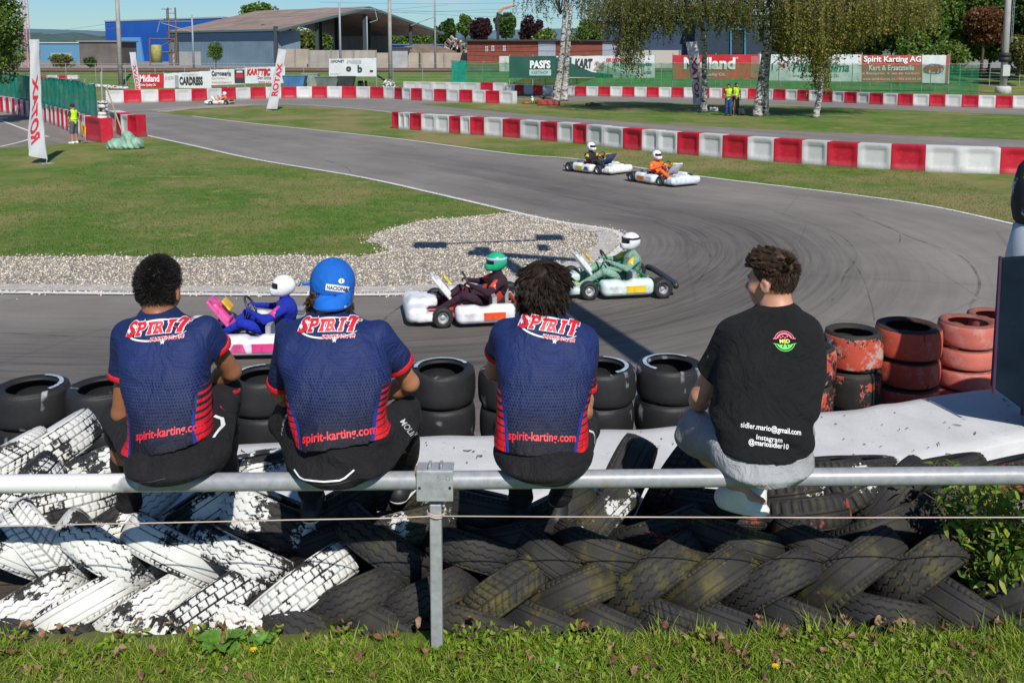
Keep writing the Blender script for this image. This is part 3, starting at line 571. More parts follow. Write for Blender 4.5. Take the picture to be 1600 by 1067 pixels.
for px, py, wh in sl: stack(px, py, .53, [.272] * 4, [(T_SLICK, 'black slick')], wh, 'black slick tyres stacked beside the track')
for px, py, a0, a1 in [(690, 572, 20, 190), (938, 570, -60, 80), (1046, 566, 40, 230), (50, 600, -30, 90), (412, 583, 100, 170)]:
    P = G(px, py, 0); v = []; nn_ = 30
    for i in range(nn_ + 1):
        a = R(a0 + (a1 - a0) * i / nn_)
        for r_ in (.182, .212): rr_ = r_ + random.uniform(-.003, .003); v.append((math.cos(a) * rr_, math.sin(a) * rr_, -.0010 if r_ > .2 else .0))
    tgt = min([o for o in bpy.data.objects if o.name.startswith('tyre') and abs(o.location.z + .136) < .02], key=lambda o: (o.location.x - P.x) ** 2 + (o.location.y - P.y) ** 2)
    c_ = mesh_np('painted_ring', [(x, y, z + .140) for x, y, z in v], [(2 * i, 2 * i + 1, 2 * i + 3, 2 * i + 2) for i in range(nn_)], M('worn pale blue paint', (.33, .42, .48), .6, .3, 20, dirt=(.05, .05, .05)), parent=tgt); c_.rotation_euler = (0, 0, -tgt.rotation_euler.z)
RS = 'red painted tyres stacked beside the track'
stack(1160, 548, .52, [.3, .3, .3], [(T_REDB, 'scraped red')], 'the red stack hidden behind the black shirted person', RS)
stack(1262, 537, .47, [.32, .3, .3], [(T_REDB, 'scraped red')], 'the red stack at the black shirt sleeve', RS, -.02)
stack(1334, 514, .50, [.335, .35, .3], [(T_REDB, 'scraped red'), (T_REDK, 'scraped black and red')], 'the second red stack, black rimmed', RS)
stack(1420, 505, .57, [.29, .25, .25, .25], [(T_RED, 'orange red')], 'the widest red stack', RS)
stack(1511, 499, .51, [.23, .19, .19, .2, .2], [(T_PINK, 'faded pink red')], 'the faded stack left of the dark board', RS)
stack(1556, 489, .50, [.23, .2, .2, .2, .2], [(T_PINK, 'faded pink red')], 'the rearmost red stack by the board', RS)
# ---------------------------------------------------------------- rail, post, wire
RY = 3.68; rz = lambda x: float(np.interp(x, [-2, 2], [W(0, 755.5, RY).z, W(1600, 742.5, RY).z]))
rail = empty('railing', (W(683, 1000, RY).x, RY, 0), 'long grey tubular rail on one steel post with four people sitting on it', 'railing')
rl = rail.location
t = NT('rail paint'); g = t.ramp(t.noise(30, 5, .6), [(.3, (.27, .28, .29)), (.7, (.37, .38, .39))]); x = t.xyz()[0]
nzx = t.math('ADD', x, t.math('MULTIPLY', t.noise(3, 4, .6), .5)); c = t.mix(t.ramp(t.math('MULTIPLY_ADD', nzx, .5, 1.0), [(.52, 1), (.535, 0)]), g, (.80, .80, .78))
c = t.mix(t.ramp(t.noise(50, 4, .7), [(.64, 0), (.72, .6)]), c, (.2, .15, .1)); c = t.mix(t.ramp(t.noise(4, 3), [(.66, 0), (.74, .6)]), c, (.36, .28, .18)); RAILM = t.done(c, .42, metal=.15)
mb = MB(); pts = [Vector((x, RY, rz(x))) - rl for x in np.linspace(-5, 5, 41)]; mb.tube(pts, .0365, 24); mb.build('rail', RAILM, rail, True)
mb = MB(); pz = rz(rl.x); mb.box((0, 0, (pz - .09) / 2 - .05), (.048, .048, pz + .01)); mb.build('post', STEEL, rail, bevel=.006)
mb = MB(); mb.box((0, -.042, -.005 + pz), (.146, .012, .125)); mb.box((0, -.005, pz + .055), (.146, .085, .012)); mb.box((-.02, -.02, pz + .068), (.012, .05, .03)); mb.box((.025, -.02, pz + .068), (.012, .05, .03)); mb.box((0, .04, pz), (.13, .012, .11))
pl = mb.build('clamp_plate', STEEL, rail, bevel=.004)
mb = MB()
for sx_ in (-1, 1): mb.bar((sx_ * .06, -.05, pz - .01), (sx_ * .06, -.0475, pz - .01), .006)
mb.build('bolt', DARKM, pl)
flat_text('5 0', .022, .055, (.035, -.0485, pz + .03), (1, 0, 0), (0, 0, 1), (0, -.0005, 0), M('stamp', (.27, .28, .29)), pl, name='stamped_number')
wr = []
for px, py in [(-350, 826), (0, 822), (120, 819), (280, 816), (450, 812), (600, 809.5), (676, 806)]: wr.append(W(px, py, RY - .03))
wr2 = [W(690, 806, RY - .03), W(800, 806), 0][:1] if False else [W(690, 806, RY - .03)] + [W(a, b, RY - .03) for a, b in [(850, 807), (1000, 807.5), (1300, 808.5), (1600, 808), (1950, 806)]]
mb = MB(); mb.tube(wr, .0028, 6); mb.tube(wr2, .0028, 6)
c0 = Vector((rl.x, RY, wr[-1].z))
for dz in (0, .006, -.006): mb.tube([c0 + Vector((math.cos(q) * .036, math.sin(q) * .036, dz + .003 * math.sin(q * 2))) for q in np.linspace(0, 2 * math.pi, 17)], .0025, 6)
tag(mb.build('wire', M('string', (.50, .40, .34), .6), smooth=True), 'thin pale wire strung below the rail and wound round its post', 'wire')
# ---------------------------------------------------------------- grass, weeds, leaves in front
BLADE = leafmat('grass blades', [(.08, .16, .010), (.17, .30, .02), (.27, .41, .03), (.38, .46, .06), (.42, .36, .16)], .45)
n = 42000; gx = RNG.uniform(-2.6, 2.6, n); gy = 3.28 + .50 * RNG.uniform(0, 1, n) ** .8; lim_y = np.interp(gx, [-2, .2, 1.2], [3.66, 3.69, 3.79]); gy = np.minimum(gy, lim_y - np.abs(RNG.normal(0, .03, n))); gzv = np.interp(gy, [3.5, 3.75, 3.95], [0, -.03, -.1])
cl = np.sin(gx * 7.1) + np.sin(gx * 17 + gy * 9) + np.sin(gx * 31 - gy * 23); keep = RNG.uniform(-3, 3, n) < cl + 1.6; pts = np.stack([gx, gy, gzv - .005], 1)[keep]
blades('bank_grass', 'bright green grass growing along the foot of the tyre heap', pts, .035, .0024, BLADE, .9)
tall = np.stack([RNG.uniform(-2.4, 2.4, 2600), RNG.uniform(3.5, 3.76, 2600), np.full(2600, -.02)], 1); m = (np.sin(tall[:, 0] * 9) + np.sin(tall[:, 0] * 23)) > .3
blades('tall_grass', 'taller grass tufts leaning on the lowest tyres', tall[m] * np.array([1, .985, 1]), .05, .003, BLADE, .55)
tc_ = []
for k in range(95):
    cx_ = RNG.uniform(-2.35, 2.35); cy_ = RNG.uniform(-.16, .03) + float(np.interp(cx_, [-2, .2, 1.2], [3.66, 3.70, 3.80])); m_ = RNG.integers(10, 38); tc_.append(np.stack([cx_ + RNG.normal(0, .022, m_), cy_ + RNG.normal(0, .015, m_), np.full(m_, -.03)], 1))
blades('grass_tufts', 'ragged grass tufts growing up against the lowest tyres', np.concatenate(tc_), .065, .003, BLADE, .6)
def leaf_cards(centres, L, Wd, normals_spread=1, fold=.25, curl=.0, down=0):
    n = len(centres); a = RNG.uniform(0, 6.28, n); el = RNG.normal(0, .5 * normals_spread, n) - down
    d = np.stack([np.cos(a) * np.cos(el), np.sin(a) * np.cos(el), np.sin(el)], 1); up = RNG.normal(0, .45 * normals_spread, (n, 3)); up[:, 2] += 1
    s_ = np.cross(d, up); s_ /= np.linalg.norm(s_, axis=1)[:, None]; nn = np.cross(s_, d); Ls = (L * RNG.uniform(.6, 1.3, n))[:, None]; Ws = (Wd * RNG.uniform(.7, 1.25, n))[:, None]
    c = np.asarray(centres); v = np.stack([c, c + d * Ls * .35 + s_ * Ws * .5 + nn * Ws * fold, c + d * Ls * .35 - s_ * Ws * .5 + nn * Ws * fold, c + d * Ls * .75 + s_ * Ws * .36 + nn * (Ws * fold - curl * Ls), c + d * Ls * .75 - s_ * Ws * .36 + nn * (Ws * fold - curl * Ls), c + d * Ls - nn * curl * Ls * 1.5, c + d * Ls * .55], 1)
    b = (np.arange(n) * 7)[:, None]; f = np.concatenate([np.hstack([b, b + 1, b + 6]), np.hstack([b, b + 6, b + 2]), np.hstack([b + 1, b + 3, b + 6]), np.hstack([b + 6, b + 4, b + 2]), np.hstack([b + 3, b + 5, b + 6]), np.hstack([b + 6, b + 5, b + 4])])
    return v.reshape(-1, 3), f
nl = 190; LVv, LVf = [], []; rg_ = np.random.default_rng(77)
for k in range(nl):
    c0 = np.array([rg_.uniform(-2.3, 2.3), 3.33 + .50 * rg_.uniform(0, 1) ** .6, rg_.uniform(.006, .03)]); L = rg_.uniform(.03, .06); wd_ = L * rg_.uniform(.4, .65); a = rg_.uniform(0, 6.28); til = rg_.normal(0, .45); cu = rg_.uniform(-14, 22); ph = rg_.uniform(0, 6, 3); b = len(LVv)
    for i in range(7):
        u = i / 6; hw = wd_ * .5 * math.sin(math.pi * (u * .94 + .03)) ** .7 * (1 + .25 * math.sin(9 * u + ph[0]))
        for q in (-1, -.4, .4, 1):
            x = (u - .5) * L; y = q * hw; z = cu * (y ** 2) * 6 + .004 * math.sin(8 * u + ph[1]) + .006 * math.sin(5 * q + ph[2] + 6 * u) + 4 * cu * .05 * x * x; x, z = x * math.cos(til) - z * math.sin(til), x * math.sin(til) + z * math.cos(til)
            LVv.append((c0[0] + x * math.cos(a) - y * math.sin(a), c0[1] + x * math.sin(a) + y * math.cos(a), c0[2] + z))
    LVf += [(b + i * 4 + q, b + i * 4 + q + 1, b + (i + 1) * 4 + q + 1, b + (i + 1) * 4 + q) for i in range(6) for q in range(3)]
tag(mesh_np('fallen_leaves', LVv, LVf, leafmat('dry leaves', [(.10, .05, .022), (.22, .12, .06), (.34, .22, .13), (.16, .08, .04)], .15), True), 'curled brown autumn leaves lying in the front grass', kind='stuff')
cc = np.stack([RNG.uniform(-2.5, 2.5, 5000), RNG.uniform(3.3, 3.78, 5000), RNG.uniform(.0, .02, 5000)], 1); m = (np.sin(cc[:, 0] * 5 + 1) + np.sin(cc[:, 0] * 13 - 4 * cc[:, 1])) > -.2
v, f = leaf_cards(cc[m], .03, .014, .9, .1, .05, -.4)
tag(mesh_np('clover_leaves', v, f, BLADE), 'small round green weeds among the front grass', kind='stuff')
def rosette(px, py, n, L, Wd, label, up=.9, flower=False):
    P = G(px, py, 0); r = empty('broadleaf_weed', P, label, 'weed'); V_, F_ = [], []; b = 0
    for k in range(n):
        a = 2.4 * k + random.uniform(-.3, .3); el = up * random.uniform(.45, 1.1); l = L * random.uniform(.7, 1.15); w = Wd * random.uniform(.8, 1.1)
        for i in range(8):
            t_ = i / 7; ww = w * math.sin(math.pi * min(1, t_ ** .8 * .97 + .03)) * .5; rr = l * t_; z = rr * math.sin(el) - .45 * l * t_ ** 2.4; x_ = rr * math.cos(el)
            for s_ in (-1, 0, 1):
                V_.append((math.cos(a) * x_ - math.sin(a) * s_ * ww, math.sin(a) * x_ + math.cos(a) * s_ * ww, z + abs(s_) * ww * .35 + .006 * math.sin(i * 2.1 + s_)))
        for i in range(7):
            for s_ in (0, 1): q = b + i * 3 + s_; F_.append((q, q + 1, q + 4, q + 3))
        b += 24
    mesh_np('leaf', V_, F_, M('dock leaf', (.10, .22, .03), .5, .25, 25, .3), True, r)
    return r
rosette(345, 1012, 14, .14, .07, 'broad leaved green weed growing in front of the white tyres')
rosette(408, 1008, 7, .09, .05, 'small broad leaved weed beside the yellow dandelion')
rosette(865, 1045, 7, .09, .03, 'low narrow leaved weed in the grass right of the post', .8)
def dandelion(px, py, label):
    P = G(px, py, 0.03); r = empty('dandelion', (P.x, P.y, 0), label, 'flower'); mb = MB(); mb.tube([(0, 0, 0), (.004, 0, .02), (0, 0, .034)], .0015, 5); mb.build('stem', M('green stem', (.12, .2, .04)), r)
    mb = MB()
    for k in range(26):
        a = k * 2.4; rr = .012 * math.sqrt(k / 26) + .004; mb.quad((0, 0, .033), (math.cos(a - .15) * rr, math.sin(a - .15) * rr, .038), (math.cos(a) * rr * 1.25, math.sin(a) * rr * 1.25, .039 - k * .0002), (math.cos(a + .15) * rr, math.sin(a + .15) * rr, .038))
    mb.build('petals', M('yellow petal', (.75, .50, .02), .5), r)
dandelion(396, 1016, 'yellow dandelion flower beside the broad leaved weed'); dandelion(1212, 1042, 'tiny yellow dandelion flower in the grass at right')
# bush at the right edge
bush = empty('bush', (W(1570, 960, 4.05).x, 4.05, 0), 'yellow green leafy bush at the right end of the tyre heap', 'bush'); bl = bush.location; stems = MB(); pts = []
for k in range(46):
    a = random.uniform(0, 6.28); hgt = random.uniform(.25, .8); rr = random.uniform(.1, .36); p = [Vector((random.uniform(-.1, .14), random.uniform(-.08, .1), -.02))]
    for i in range(1, 7):
        t_ = i / 6; p.append(p[0] + Vector((math.cos(a) * rr * t_ ** 1.3 + .03 * math.sin(5 * t_ + k), math.sin(a) * rr * .7 * t_ ** 1.3, hgt * (t_ - .25 * t_ ** 3))))
    stems.tube(p, [.005 * (1 - .11 * i) for i in range(7)], 5)
    for q in range(44): t_ = random.uniform(.25, 1) * 5.99; i = int(t_); c = p[i].lerp(p[i + 1], t_ - i); pts.append(c + Vector([random.gauss(0, .028) for _ in range(3)]))
stems.build('stems', M('bush stem', (.12, .09, .05), .8), bush)
v, f = leaf_cards(np.array([list(p) for p in pts]), .062, .022, 1.0, .2, .12, .2)
mesh_np('foliage', v, f, leafmat('yellow green leaves', [(.05, .12, .015), (.10, .20, .02), (.22, .32, .04), (.42, .44, .07), (.07, .15, .02)], .4), parent=bush)
# dark board and flaking bollard at the right edge
bd = empty('advertising_board', (W(1640, 640, 6.7).x, 6.7, TZ), 'tall dark navy board standing at the right edge beside faded tyres', 'board')
mb = MB(); a, b, c_, d_ = [Vector(W(*p, 6.7)) - bd.location for p in [(1566, 405), (1900, 380), (1900, 860), (1553, 606)]]
th = Vector((.0, .06, 0)); mb.add([a, b, c_, d_, a + th, b + th, c_ + th, d_ + th], [(0, 3, 2, 1), (4, 5, 6, 7), (0, 1, 5, 4), (1, 2, 6, 5), (2, 3, 7, 6), (3, 0, 4, 7)])
mb.build('panel', M('navy board', (.005, .013, .022), .8, .35, 3, .1, dirt=(.012, .022, .03), spec=.12), bd, bevel=.008)
mb = MB(); e1 = Vector(W(1565, 405, 6.69)) - bd.location; e2 = Vector(W(1552, 615, 6.69)) - bd.location; mb.bar(e1 + Vector((-.01, 0, .02)), e2, .012, n=6); mb.bar((.25, .1, .0), (.25, .1, 1.6), .03); mb.bar((-.12, .1, .0), (-.1, .1, 1.2), .025); mb.build('frame', M('plum frame', (.07, .03, .07), .5), bd)
pb = W(1616, 470, 7.0); mb = MB()
T_POST = tyre_mat('flaking pale paint on black', (.50, .55, .60), .60, grooved=0, rubber=(.02, .02, .022))
T_POST2 = tyre_mat('flaking paint, mostly black', (.50, .55, .60), .42, grooved=0, rubber=(.02, .02, .022))
v, f = lathe([(.0, .15), (.16, .15), (.235, W(0, 460, 7).z), (.21, W(0, 400, 7).z), (.17, W(0, 352, 7).z), (.13, W(0, 345, 7).z), (0, W(0, 345, 7).z)], 40)
post = empty('padded_post', (pb.x, 7.0, 0), 'post with flaking pale paint and a black bulging head above the dark board', 'post'); mesh_np('column', v, f, T_POST, True, post); mb = MB(); mb.bar((.04, 0, TZ), (.04, 0, .2), .08, n=10); mb.build('stand', DARKM, post)
z0, z1 = W(0, 358, 7).z, W(0, 244, 7).z; h = z1 - z0; v, f = lathe([(0, z0), (.12, z0), (.175, z0 + .12 * h), (.195, z0 + .3 * h), (.19, z0 + .6 * h), (.16, z0 + .85 * h), (.10, z1), (0, z1 + .01)], 40); mesh_np('head', v, f, T_POST2, True, post)
# ---------------------------------------------------------------- organic shapes: distance fields meshed into one smooth skin
class SDF:
    def __init__(s, lo, hi, res):
        s.lo = np.array(lo, np.float32); s.res = res; s.n = np.ceil((np.array(hi) - s.lo) / res).astype(int) + 1
        s.D = np.full(s.n, 1.0, np.float32); s.ax = [s.lo[i] + np.arange(s.n[i], dtype=np.float32) * res for i in range(3)]
    def sub(s, lo, hi):
        a = np.clip(((np.array(lo) - s.lo) / s.res).astype(int) - 1, 0, s.n - 1); b = np.clip(((np.array(hi) - s.lo) / s.res).astype(int) + 2, 1, s.n)
        sl = tuple(slice(a[i], max(b[i], a[i] + 1)) for i in range(3)); return sl, s.ax[0][sl[0]][:, None, None], s.ax[1][sl[1]][None, :, None], s.ax[2][sl[2]][None, None, :]
    def comb(s, sl, d, k, op='u'):
        A = s.D[sl]
        if op == 'u':
            if k > 0: h = np.clip(.5 + .5 * (A - d) / k, 0, 1); s.D[sl] = A * (1 - h) + d * h - k * h * (1 - h)
            else: s.D[sl] = np.minimum(A, d)
        elif op == 's':
            d = -d
            if k > 0: h = np.clip(.5 - .5 * (A - d) / k, 0, 1); s.D[sl] = A * (1 - h) + d * h + k * h * (1 - h)
            else: s.D[sl] = np.maximum(A, d)
    def cone(s, a, b, r1, r2, k=.02, op='u', flat=None):
        a = np.array(a, np.float32); b = np.array(b, np.float32); m = max(r1, r2) + k + .03
        sl, X, Y, Z = s.sub(np.minimum(a, b) - m, np.maximum(a, b) + m); ab = b - a; L = float((ab ** 2).sum()) + 1e-9
        t = np.clip(((X - a[0]) * ab[0] + (Y - a[1]) * ab[1] + (Z - a[2]) * ab[2]) / L, 0, 1)
        dx, dy, dz = X - a[0] - t * ab[0], Y - a[1] - t * ab[1], Z - a[2] - t * ab[2]
        if flat is not None:
            ax, f = flat; q = dx * ax[0] + dy * ax[1] + dz * ax[2]; d = np.sqrt(np.maximum(dx * dx + dy * dy + dz * dz - q * q, 0) + (q * f) ** 2)
        else: d = np.sqrt(dx * dx + dy * dy + dz * dz)
        s.comb(sl, d - (r1 + (r2 - r1) * t), k, op)
    def ell(s, c, r, k=.02, M_=None, op='u'):
        c = np.array(c, np.float32); r = np.array(r, float); m = max(r) + k + .02; sl, X, Y, Z = s.sub(c - m, c + m); x, y, z = X - c[0], Y - c[1], Z - c[2]
        if M_ is not None: x, y, z = [M_[0][i] * x + M_[1][i] * y + M_[2][i] * z for i in range(3)]      # M_ columns = local axes
        q = np.sqrt((x / r[0]) ** 2 + (y / r[1]) ** 2 + (z / r[2]) ** 2); q2 = np.sqrt((x / r[0] ** 2) ** 2 + (y / r[1] ** 2) ** 2 + (z / r[2] ** 2) ** 2) + 1e-6
        s.comb(sl, (q * (q - 1) / q2).astype(np.float32), k, op)
    def rbox(s, c, h, rad, k=.01, M_=None, op='u'):
        c = np.array(c, np.float32); h = np.array(h, float); m = float(np.linalg.norm(h)) + rad + k + .02; sl, X, Y, Z = s.sub(c - m, c + m); x, y, z = X - c[0], Y - c[1], Z - c[2]
        if M_ is not None: x, y, z = [M_[0][i] * x + M_[1][i] * y + M_[2][i] * z for i in range(3)]
        qx, qy, qz = abs(x) - h[0] + rad, abs(y) - h[1] + rad, abs(z) - h[2] + rad
        d = np.sqrt(np.maximum(qx, 0) ** 2 + np.maximum(qy, 0) ** 2 + np.maximum(qz, 0) ** 2) + np.minimum(np.maximum(np.maximum(qx, qy), qz), 0) - rad
        s.comb(sl, d.astype(np.float32), k, op)
    def slices(s, T, off=0, k=.02, p=2.5):
        """T rows: z, cx, halfwidth, cy, halfdepth"""
        T = np.array(sorted(T), float); zz = s.ax[2]; zi = np.linspace(T[0, 0], T[-1, 0], 80); cols = []
        for c in range(1, 5):
            q = np.interp(zi, T[:, 0], T[:, c]); kern = np.hanning(13); kern /= kern.sum(); qp = np.pad(q, 6, mode='edge'); cols.append(np.interp(zz, zi, np.convolve(qp, kern, 'valid')))
        cx, w, cy, d = [np.float32(c)[None, None, :] for c in cols]; w = w + off; d = d + off; X = s.ax[0][:, None, None]; Y = s.ax[1][None, :, None]
        q = (np.abs((X - cx) / w) ** p + np.abs((Y - cy) / d) ** p) ** (1 / p); D = (q - 1) * np.minimum(w, d) * .85
        e = np.maximum(zz[None, None, :] - T[-1, 0], T[0, 0] - zz[None, None, :]); e = np.maximum(e, -10); D = np.where(e > 0, np.sqrt(np.maximum(D, 0) ** 2 + e ** 2) + np.minimum(D, 0) * 0, np.maximum(D, e * 1.0))
        s.comb((slice(None),) * 3, D.astype(np.float32), k)
    def plane(s, p, n):          # keep the side opposite to n
        p = np.array(p); n = np.array(n, float); n /= np.linalg.norm(n); d = (s.ax[0][:, None, None] - p[0]) * n[0] + (s.ax[1][None, :, None] - p[1]) * n[1] + (s.ax[2][None, None, :] - p[2]) * n[2]
        s.D = np.maximum(s.D, d.astype(np.float32))
    def warp(s, fn): s.D = s.D + fn(s.ax[0][:, None, None], s.ax[1][None, :, None], s.ax[2][None, None, :]).astype(np.float32)
    def geo(s):
        D = s.D; D[0] = D[-1] = 1; D[:, 0] = D[:, -1] = 1; D[:, :, 0] = D[:, :, -1] = 1; S = D < 0
        cnt = sum(S[a:S.shape[0] - 1 + a, b:S.shape[1] - 1 + b, c:S.shape[2] - 1 + c].astype(np.int8) for a in (0, 1) for b in (0, 1) for c in (0, 1))
        I, J, K = np.nonzero((cnt > 0) & (cnt < 8)); acc = np.zeros((len(I), 3)); num = np.zeros(len(I))
        for a in [(0, 0, 0), (0, 1, 0), (0, 0, 1), (0, 1, 1)]:
            for ax in range(3):
                c0 = np.roll(a, ax); c0 = list(c0); c0[ax] = 0; c1 = list(c0); c1[ax] = 1
                va = D[I + c0[0], J + c0[1], K + c0[2]]; vb = D[I + c1[0], J + c1[1], K + c1[2]]; m = (va < 0) != (vb < 0); t = np.where(m, va / np.where(m, va - vb, 1), 0)
                pos = np.array(c0, float)[None] + 0; pos = np.repeat(pos, len(I), 0); pos[:, ax] += t; acc[m] += pos[m]; num[m] += 1
        V = s.lo[None] + s.res * (np.stack([I, J, K], 1) + acc / num[:, None]); idm = np.full(cnt.shape, -1, np.int32); idm[I, J, K] = np.arange(len(I)); Fs = []
        for ax in range(3):
            sa = [slice(None)] * 3; sb = [slice(None)] * 3; sa[ax] = slice(0, -1); sb[ax] = slice(1, None); A_, B_ = S[tuple(sa)], S[tuple(sb)]; E = np.array(np.nonzero(A_ != B_)); u, v = (ax + 1) % 3, (ax + 2) % 3
            E = E[:, (E[u] > 0) & (E[v] > 0) & (E[u] < S.shape[u] - 1) & (E[v] < S.shape[v] - 1)]; q = []
            for du, dv in ((1, 1), (0, 1), (0, 0), (1, 0)):
                P = E.copy(); P[u] -= du; P[v] -= dv; q.append(idm[P[0], P[1], P[2]])
            Q = np.stack(q, 1); neg = A_[E[0], E[1], E[2]]; Q[~neg] = Q[~neg][:, ::-1]; Fs.append(Q)
        return V, np.concatenate(Fs)
    def obj(s, name, mat, parent=None, org=(0, 0, 0), attrs=None):
        V, Fq = s.geo(); o = mesh_np(name, V - np.array(org)[None], Fq, mat, True, parent, attrs(V) if attrs else None); return o, V, Fq
# ---------------------------------------------------------------- cloth and skin materials
def skin_mat(name, col):
    t = NT(name); c = t.ramp(t.noise(14, 4), [(.3, mul(col, .88)), (.7, mul(col, 1.1))]); t.b.inputs['Subsurface Weight'].default_value = .12; t.b.inputs['Subsurface Radius'].default_value = (.02, .008, .004)
    t.bump(t.noise(220, 3), .12, .002); return t.done(c, .5, spec=.4)
def jersey_mat():
    t = NT('navy team jersey'); v = t.attr('vz'); side = t.attr('side'); x, y, z = t.xyz()[0:3]
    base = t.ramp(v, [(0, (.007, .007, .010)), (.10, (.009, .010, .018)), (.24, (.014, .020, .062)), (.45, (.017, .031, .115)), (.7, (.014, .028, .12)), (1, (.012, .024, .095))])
    mp = t.n('Mapping'); t.set(mp.inputs[0], t.co()); mp.inputs['Scale'].default_value = (88, 20, 88); cmb = t.n('CombineXYZ'); s_ = t.n('SeparateXYZ'); t.set(s_.inputs[0], mp.outputs[0])
    # staggered hexagon-like dots over the lower back
    zf = t.math('MULTIPLY', s_.outputs[2], 1.0); row = t.math('FLOOR', zf); stg = t.math('MULTIPLY', t.math('MODULO', t.math('ABSOLUTE', row), 2), .5); xs_ = t.math('ADD', s_.outputs[0], stg)
    fx = t.math('SUBTRACT', t.math('FRACT', xs_), .5); fz = t.math('SUBTRACT', t.math('FRACT', zf), .5); rr = t.math('SQRT', t.math('ADD', t.math('MULTIPLY', fx, fx), t.math('MULTIPLY', fz, fz)))
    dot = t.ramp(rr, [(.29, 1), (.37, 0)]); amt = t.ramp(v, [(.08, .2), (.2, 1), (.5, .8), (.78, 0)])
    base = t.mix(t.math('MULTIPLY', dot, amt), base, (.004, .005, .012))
    # side panel: red with dark bars, a blue edge inside
    s2 = t.math('SUBTRACT', side, t.math('MULTIPLY', v, .42)); lim_ = t.math('LESS_THAN', side, 1.13)
    m = t.math('MULTIPLY', lim_, t.math('MULTIPLY', t.ramp(s2, [(.755, 0), (.77, 1)]), t.ramp(v, [(.44, 1), (.47, 0)]))); ed = t.math('MULTIPLY', lim_, t.math('MULTIPLY', t.ramp(s2, [(.68, 0), (.70, 1)]), t.ramp(v, [(.25, 1), (.40, 0)])))
    bars = t.math('FRACT', t.math('MULTIPLY', v, 21)); thick = t.ramp(v, [(.1, .12), (.5, .75)]); bm = t.math('LESS_THAN', bars, thick)
    base = t.mix(ed, base, (.012, .03, .20)); base = t.mix(t.math('MULTIPLY', m, t.math('SUBTRACT', 1, bm)), base, (.62, .012, .02)); base = t.mix(t.math('MULTIPLY', m, bm), base, (.02, .015, .03))
    base = t.mix(.5, base, t.ramp(t.noise(6, 4), [(.3, .8), (.7, 1.2)]), 'MULTIPLY')
    t.bump(t.math('ADD', t.noise(6, 5, .6, dist=1.2), t.math('MULTIPLY', t.noise(400, 2), .04)), .8, .04); return t.done(base, .6, spec=.25)
JERSEY = jersey_mat(); REDCUFF = M('red knitted cuff', (.62, .012, .02), .7, .12, 60, .2)
def cloth(name, col, rough=.85, folds=.6, var=.18, sheen=0.02):
    t = NT(name); c = t.ramp(t.noise(5, 5), [(.3, mul(col, 1 - var)), (.7, mul(col, 1 + var))]); t.bump(t.math('ADD', t.noise(7, 5, .6, dist=1.6), t.math('MULTIPLY', t.noise(500, 2), .05)), folds * 1.4, .045)
    t.b.inputs['Sheen Weight'].default_value = sheen; return t.done(c, rough, spec=.18)
BLACKTEE = cloth('black cotton', (.012, .012, .013)); BLACKPANT = cloth('black trousers', (.014, .013, .015), .7); GREYSHORT = cloth('light grey shorts', (.36, .37, .38), .8); 
LOGORED = M('print red', (.70, .015, .03), .5, .05); LOGOWHITE = M('print white', (.80, .80, .80), .5, .05)
HAIRB = M('black curly hair', (.012, .010, .009), .55, .3, 60, spec=.35); HAIRD = M('dark brown hair', (.026, .017, .012), .62, .5, 60, spec=.22); HAIRM = M('brown hair', (.060, .036, .023), .6, .5, 50, spec=.22)
# ---------------------------------------------------------------- hair strands (ribbons with thickness-like crossing)
def strands(name, roots, dirs, L, wid, mat, parent, org, curl=0, grav=.5, seg=6, seed=1, curlf=3.0, norm=None, clump=0, conv=.6, jit_=.15):
    rg = np.random.default_rng(seed); n = len(roots); P = [roots.copy()]; d = dirs / np.linalg.norm(dirs, axis=1)[:, None]; Ls = L * rg.uniform(.6, 1.25, n) if np.isscalar(L) else L * rg.uniform(.8, 1.2, n); ph = rg.uniform(0, 6.28, n)
    if clump:
        ci = rg.choice(n, clump, replace=False); own = ci[np.argmin(((roots[:, None, :] - roots[ci][None]) ** 2).sum(-1), 1)]; jit = rg.normal(0, jit_, (n, 3))[own]; d = d * .35 + d[own] * .65 + jit; d /= np.linalg.norm(d, axis=1)[:, None]; ph = ph[own] + rg.normal(0, .25, n); Ls = Ls * .5 + Ls[own] * .5
    e1 = np.cross(d, [0.3, .5, .8]); e1 /= np.linalg.norm(e1, axis=1)[:, None]; e2 = np.cross(d, e1)
    for k in range(seg):
        d2 = d + np.array([0, 0, -grav])[None] * (k + 1) / seg; d2 /= np.linalg.norm(d2, axis=1)[:, None]; a = ph + k * curlf
        P.append(P[-1] + (d2 + curl * (e1 * np.cos(a)[:, None] + e2 * np.sin(a)[:, None])) * (Ls / seg)[:, None])
    if clump: P = [p + (p[own] - p) * (conv * (k / seg) ** 1.3) for k, p in enumerate(P)]
    V_, F_ = [], []; side = np.cross(d, rg.normal(0, 1, (n, 3))); side /= np.linalg.norm(side, axis=1)[:, None]
    for k, p in enumerate(P): w = wid * (1 - .75 * (k / seg) ** 2); V_ += [p - side * w, p + side * w]
    V_ = np.stack(V_, 1); m = 2 * (seg + 1); b = (np.arange(n) * m)[:, None]
    for k in range(seg): F_.append(np.hstack([b + 2 * k, b + 2 * k + 1, b + 2 * k + 3, b + 2 * k + 2]))
    return mesh_np(name, V_.reshape(-1, 3) - np.array(org)[None], np.concatenate(F_), mat, True, parent)
def frame_m(yaw, pitch=0, roll=0):
    """local x = right, y = forward (face), z = up; yaw turns left when positive"""
    return np.array(Matrix.Rotation(yaw, 3, 'Z') @ Matrix.Rotation(pitch, 3, 'X') @ Matrix.Rotation(roll, 3, 'Y'))
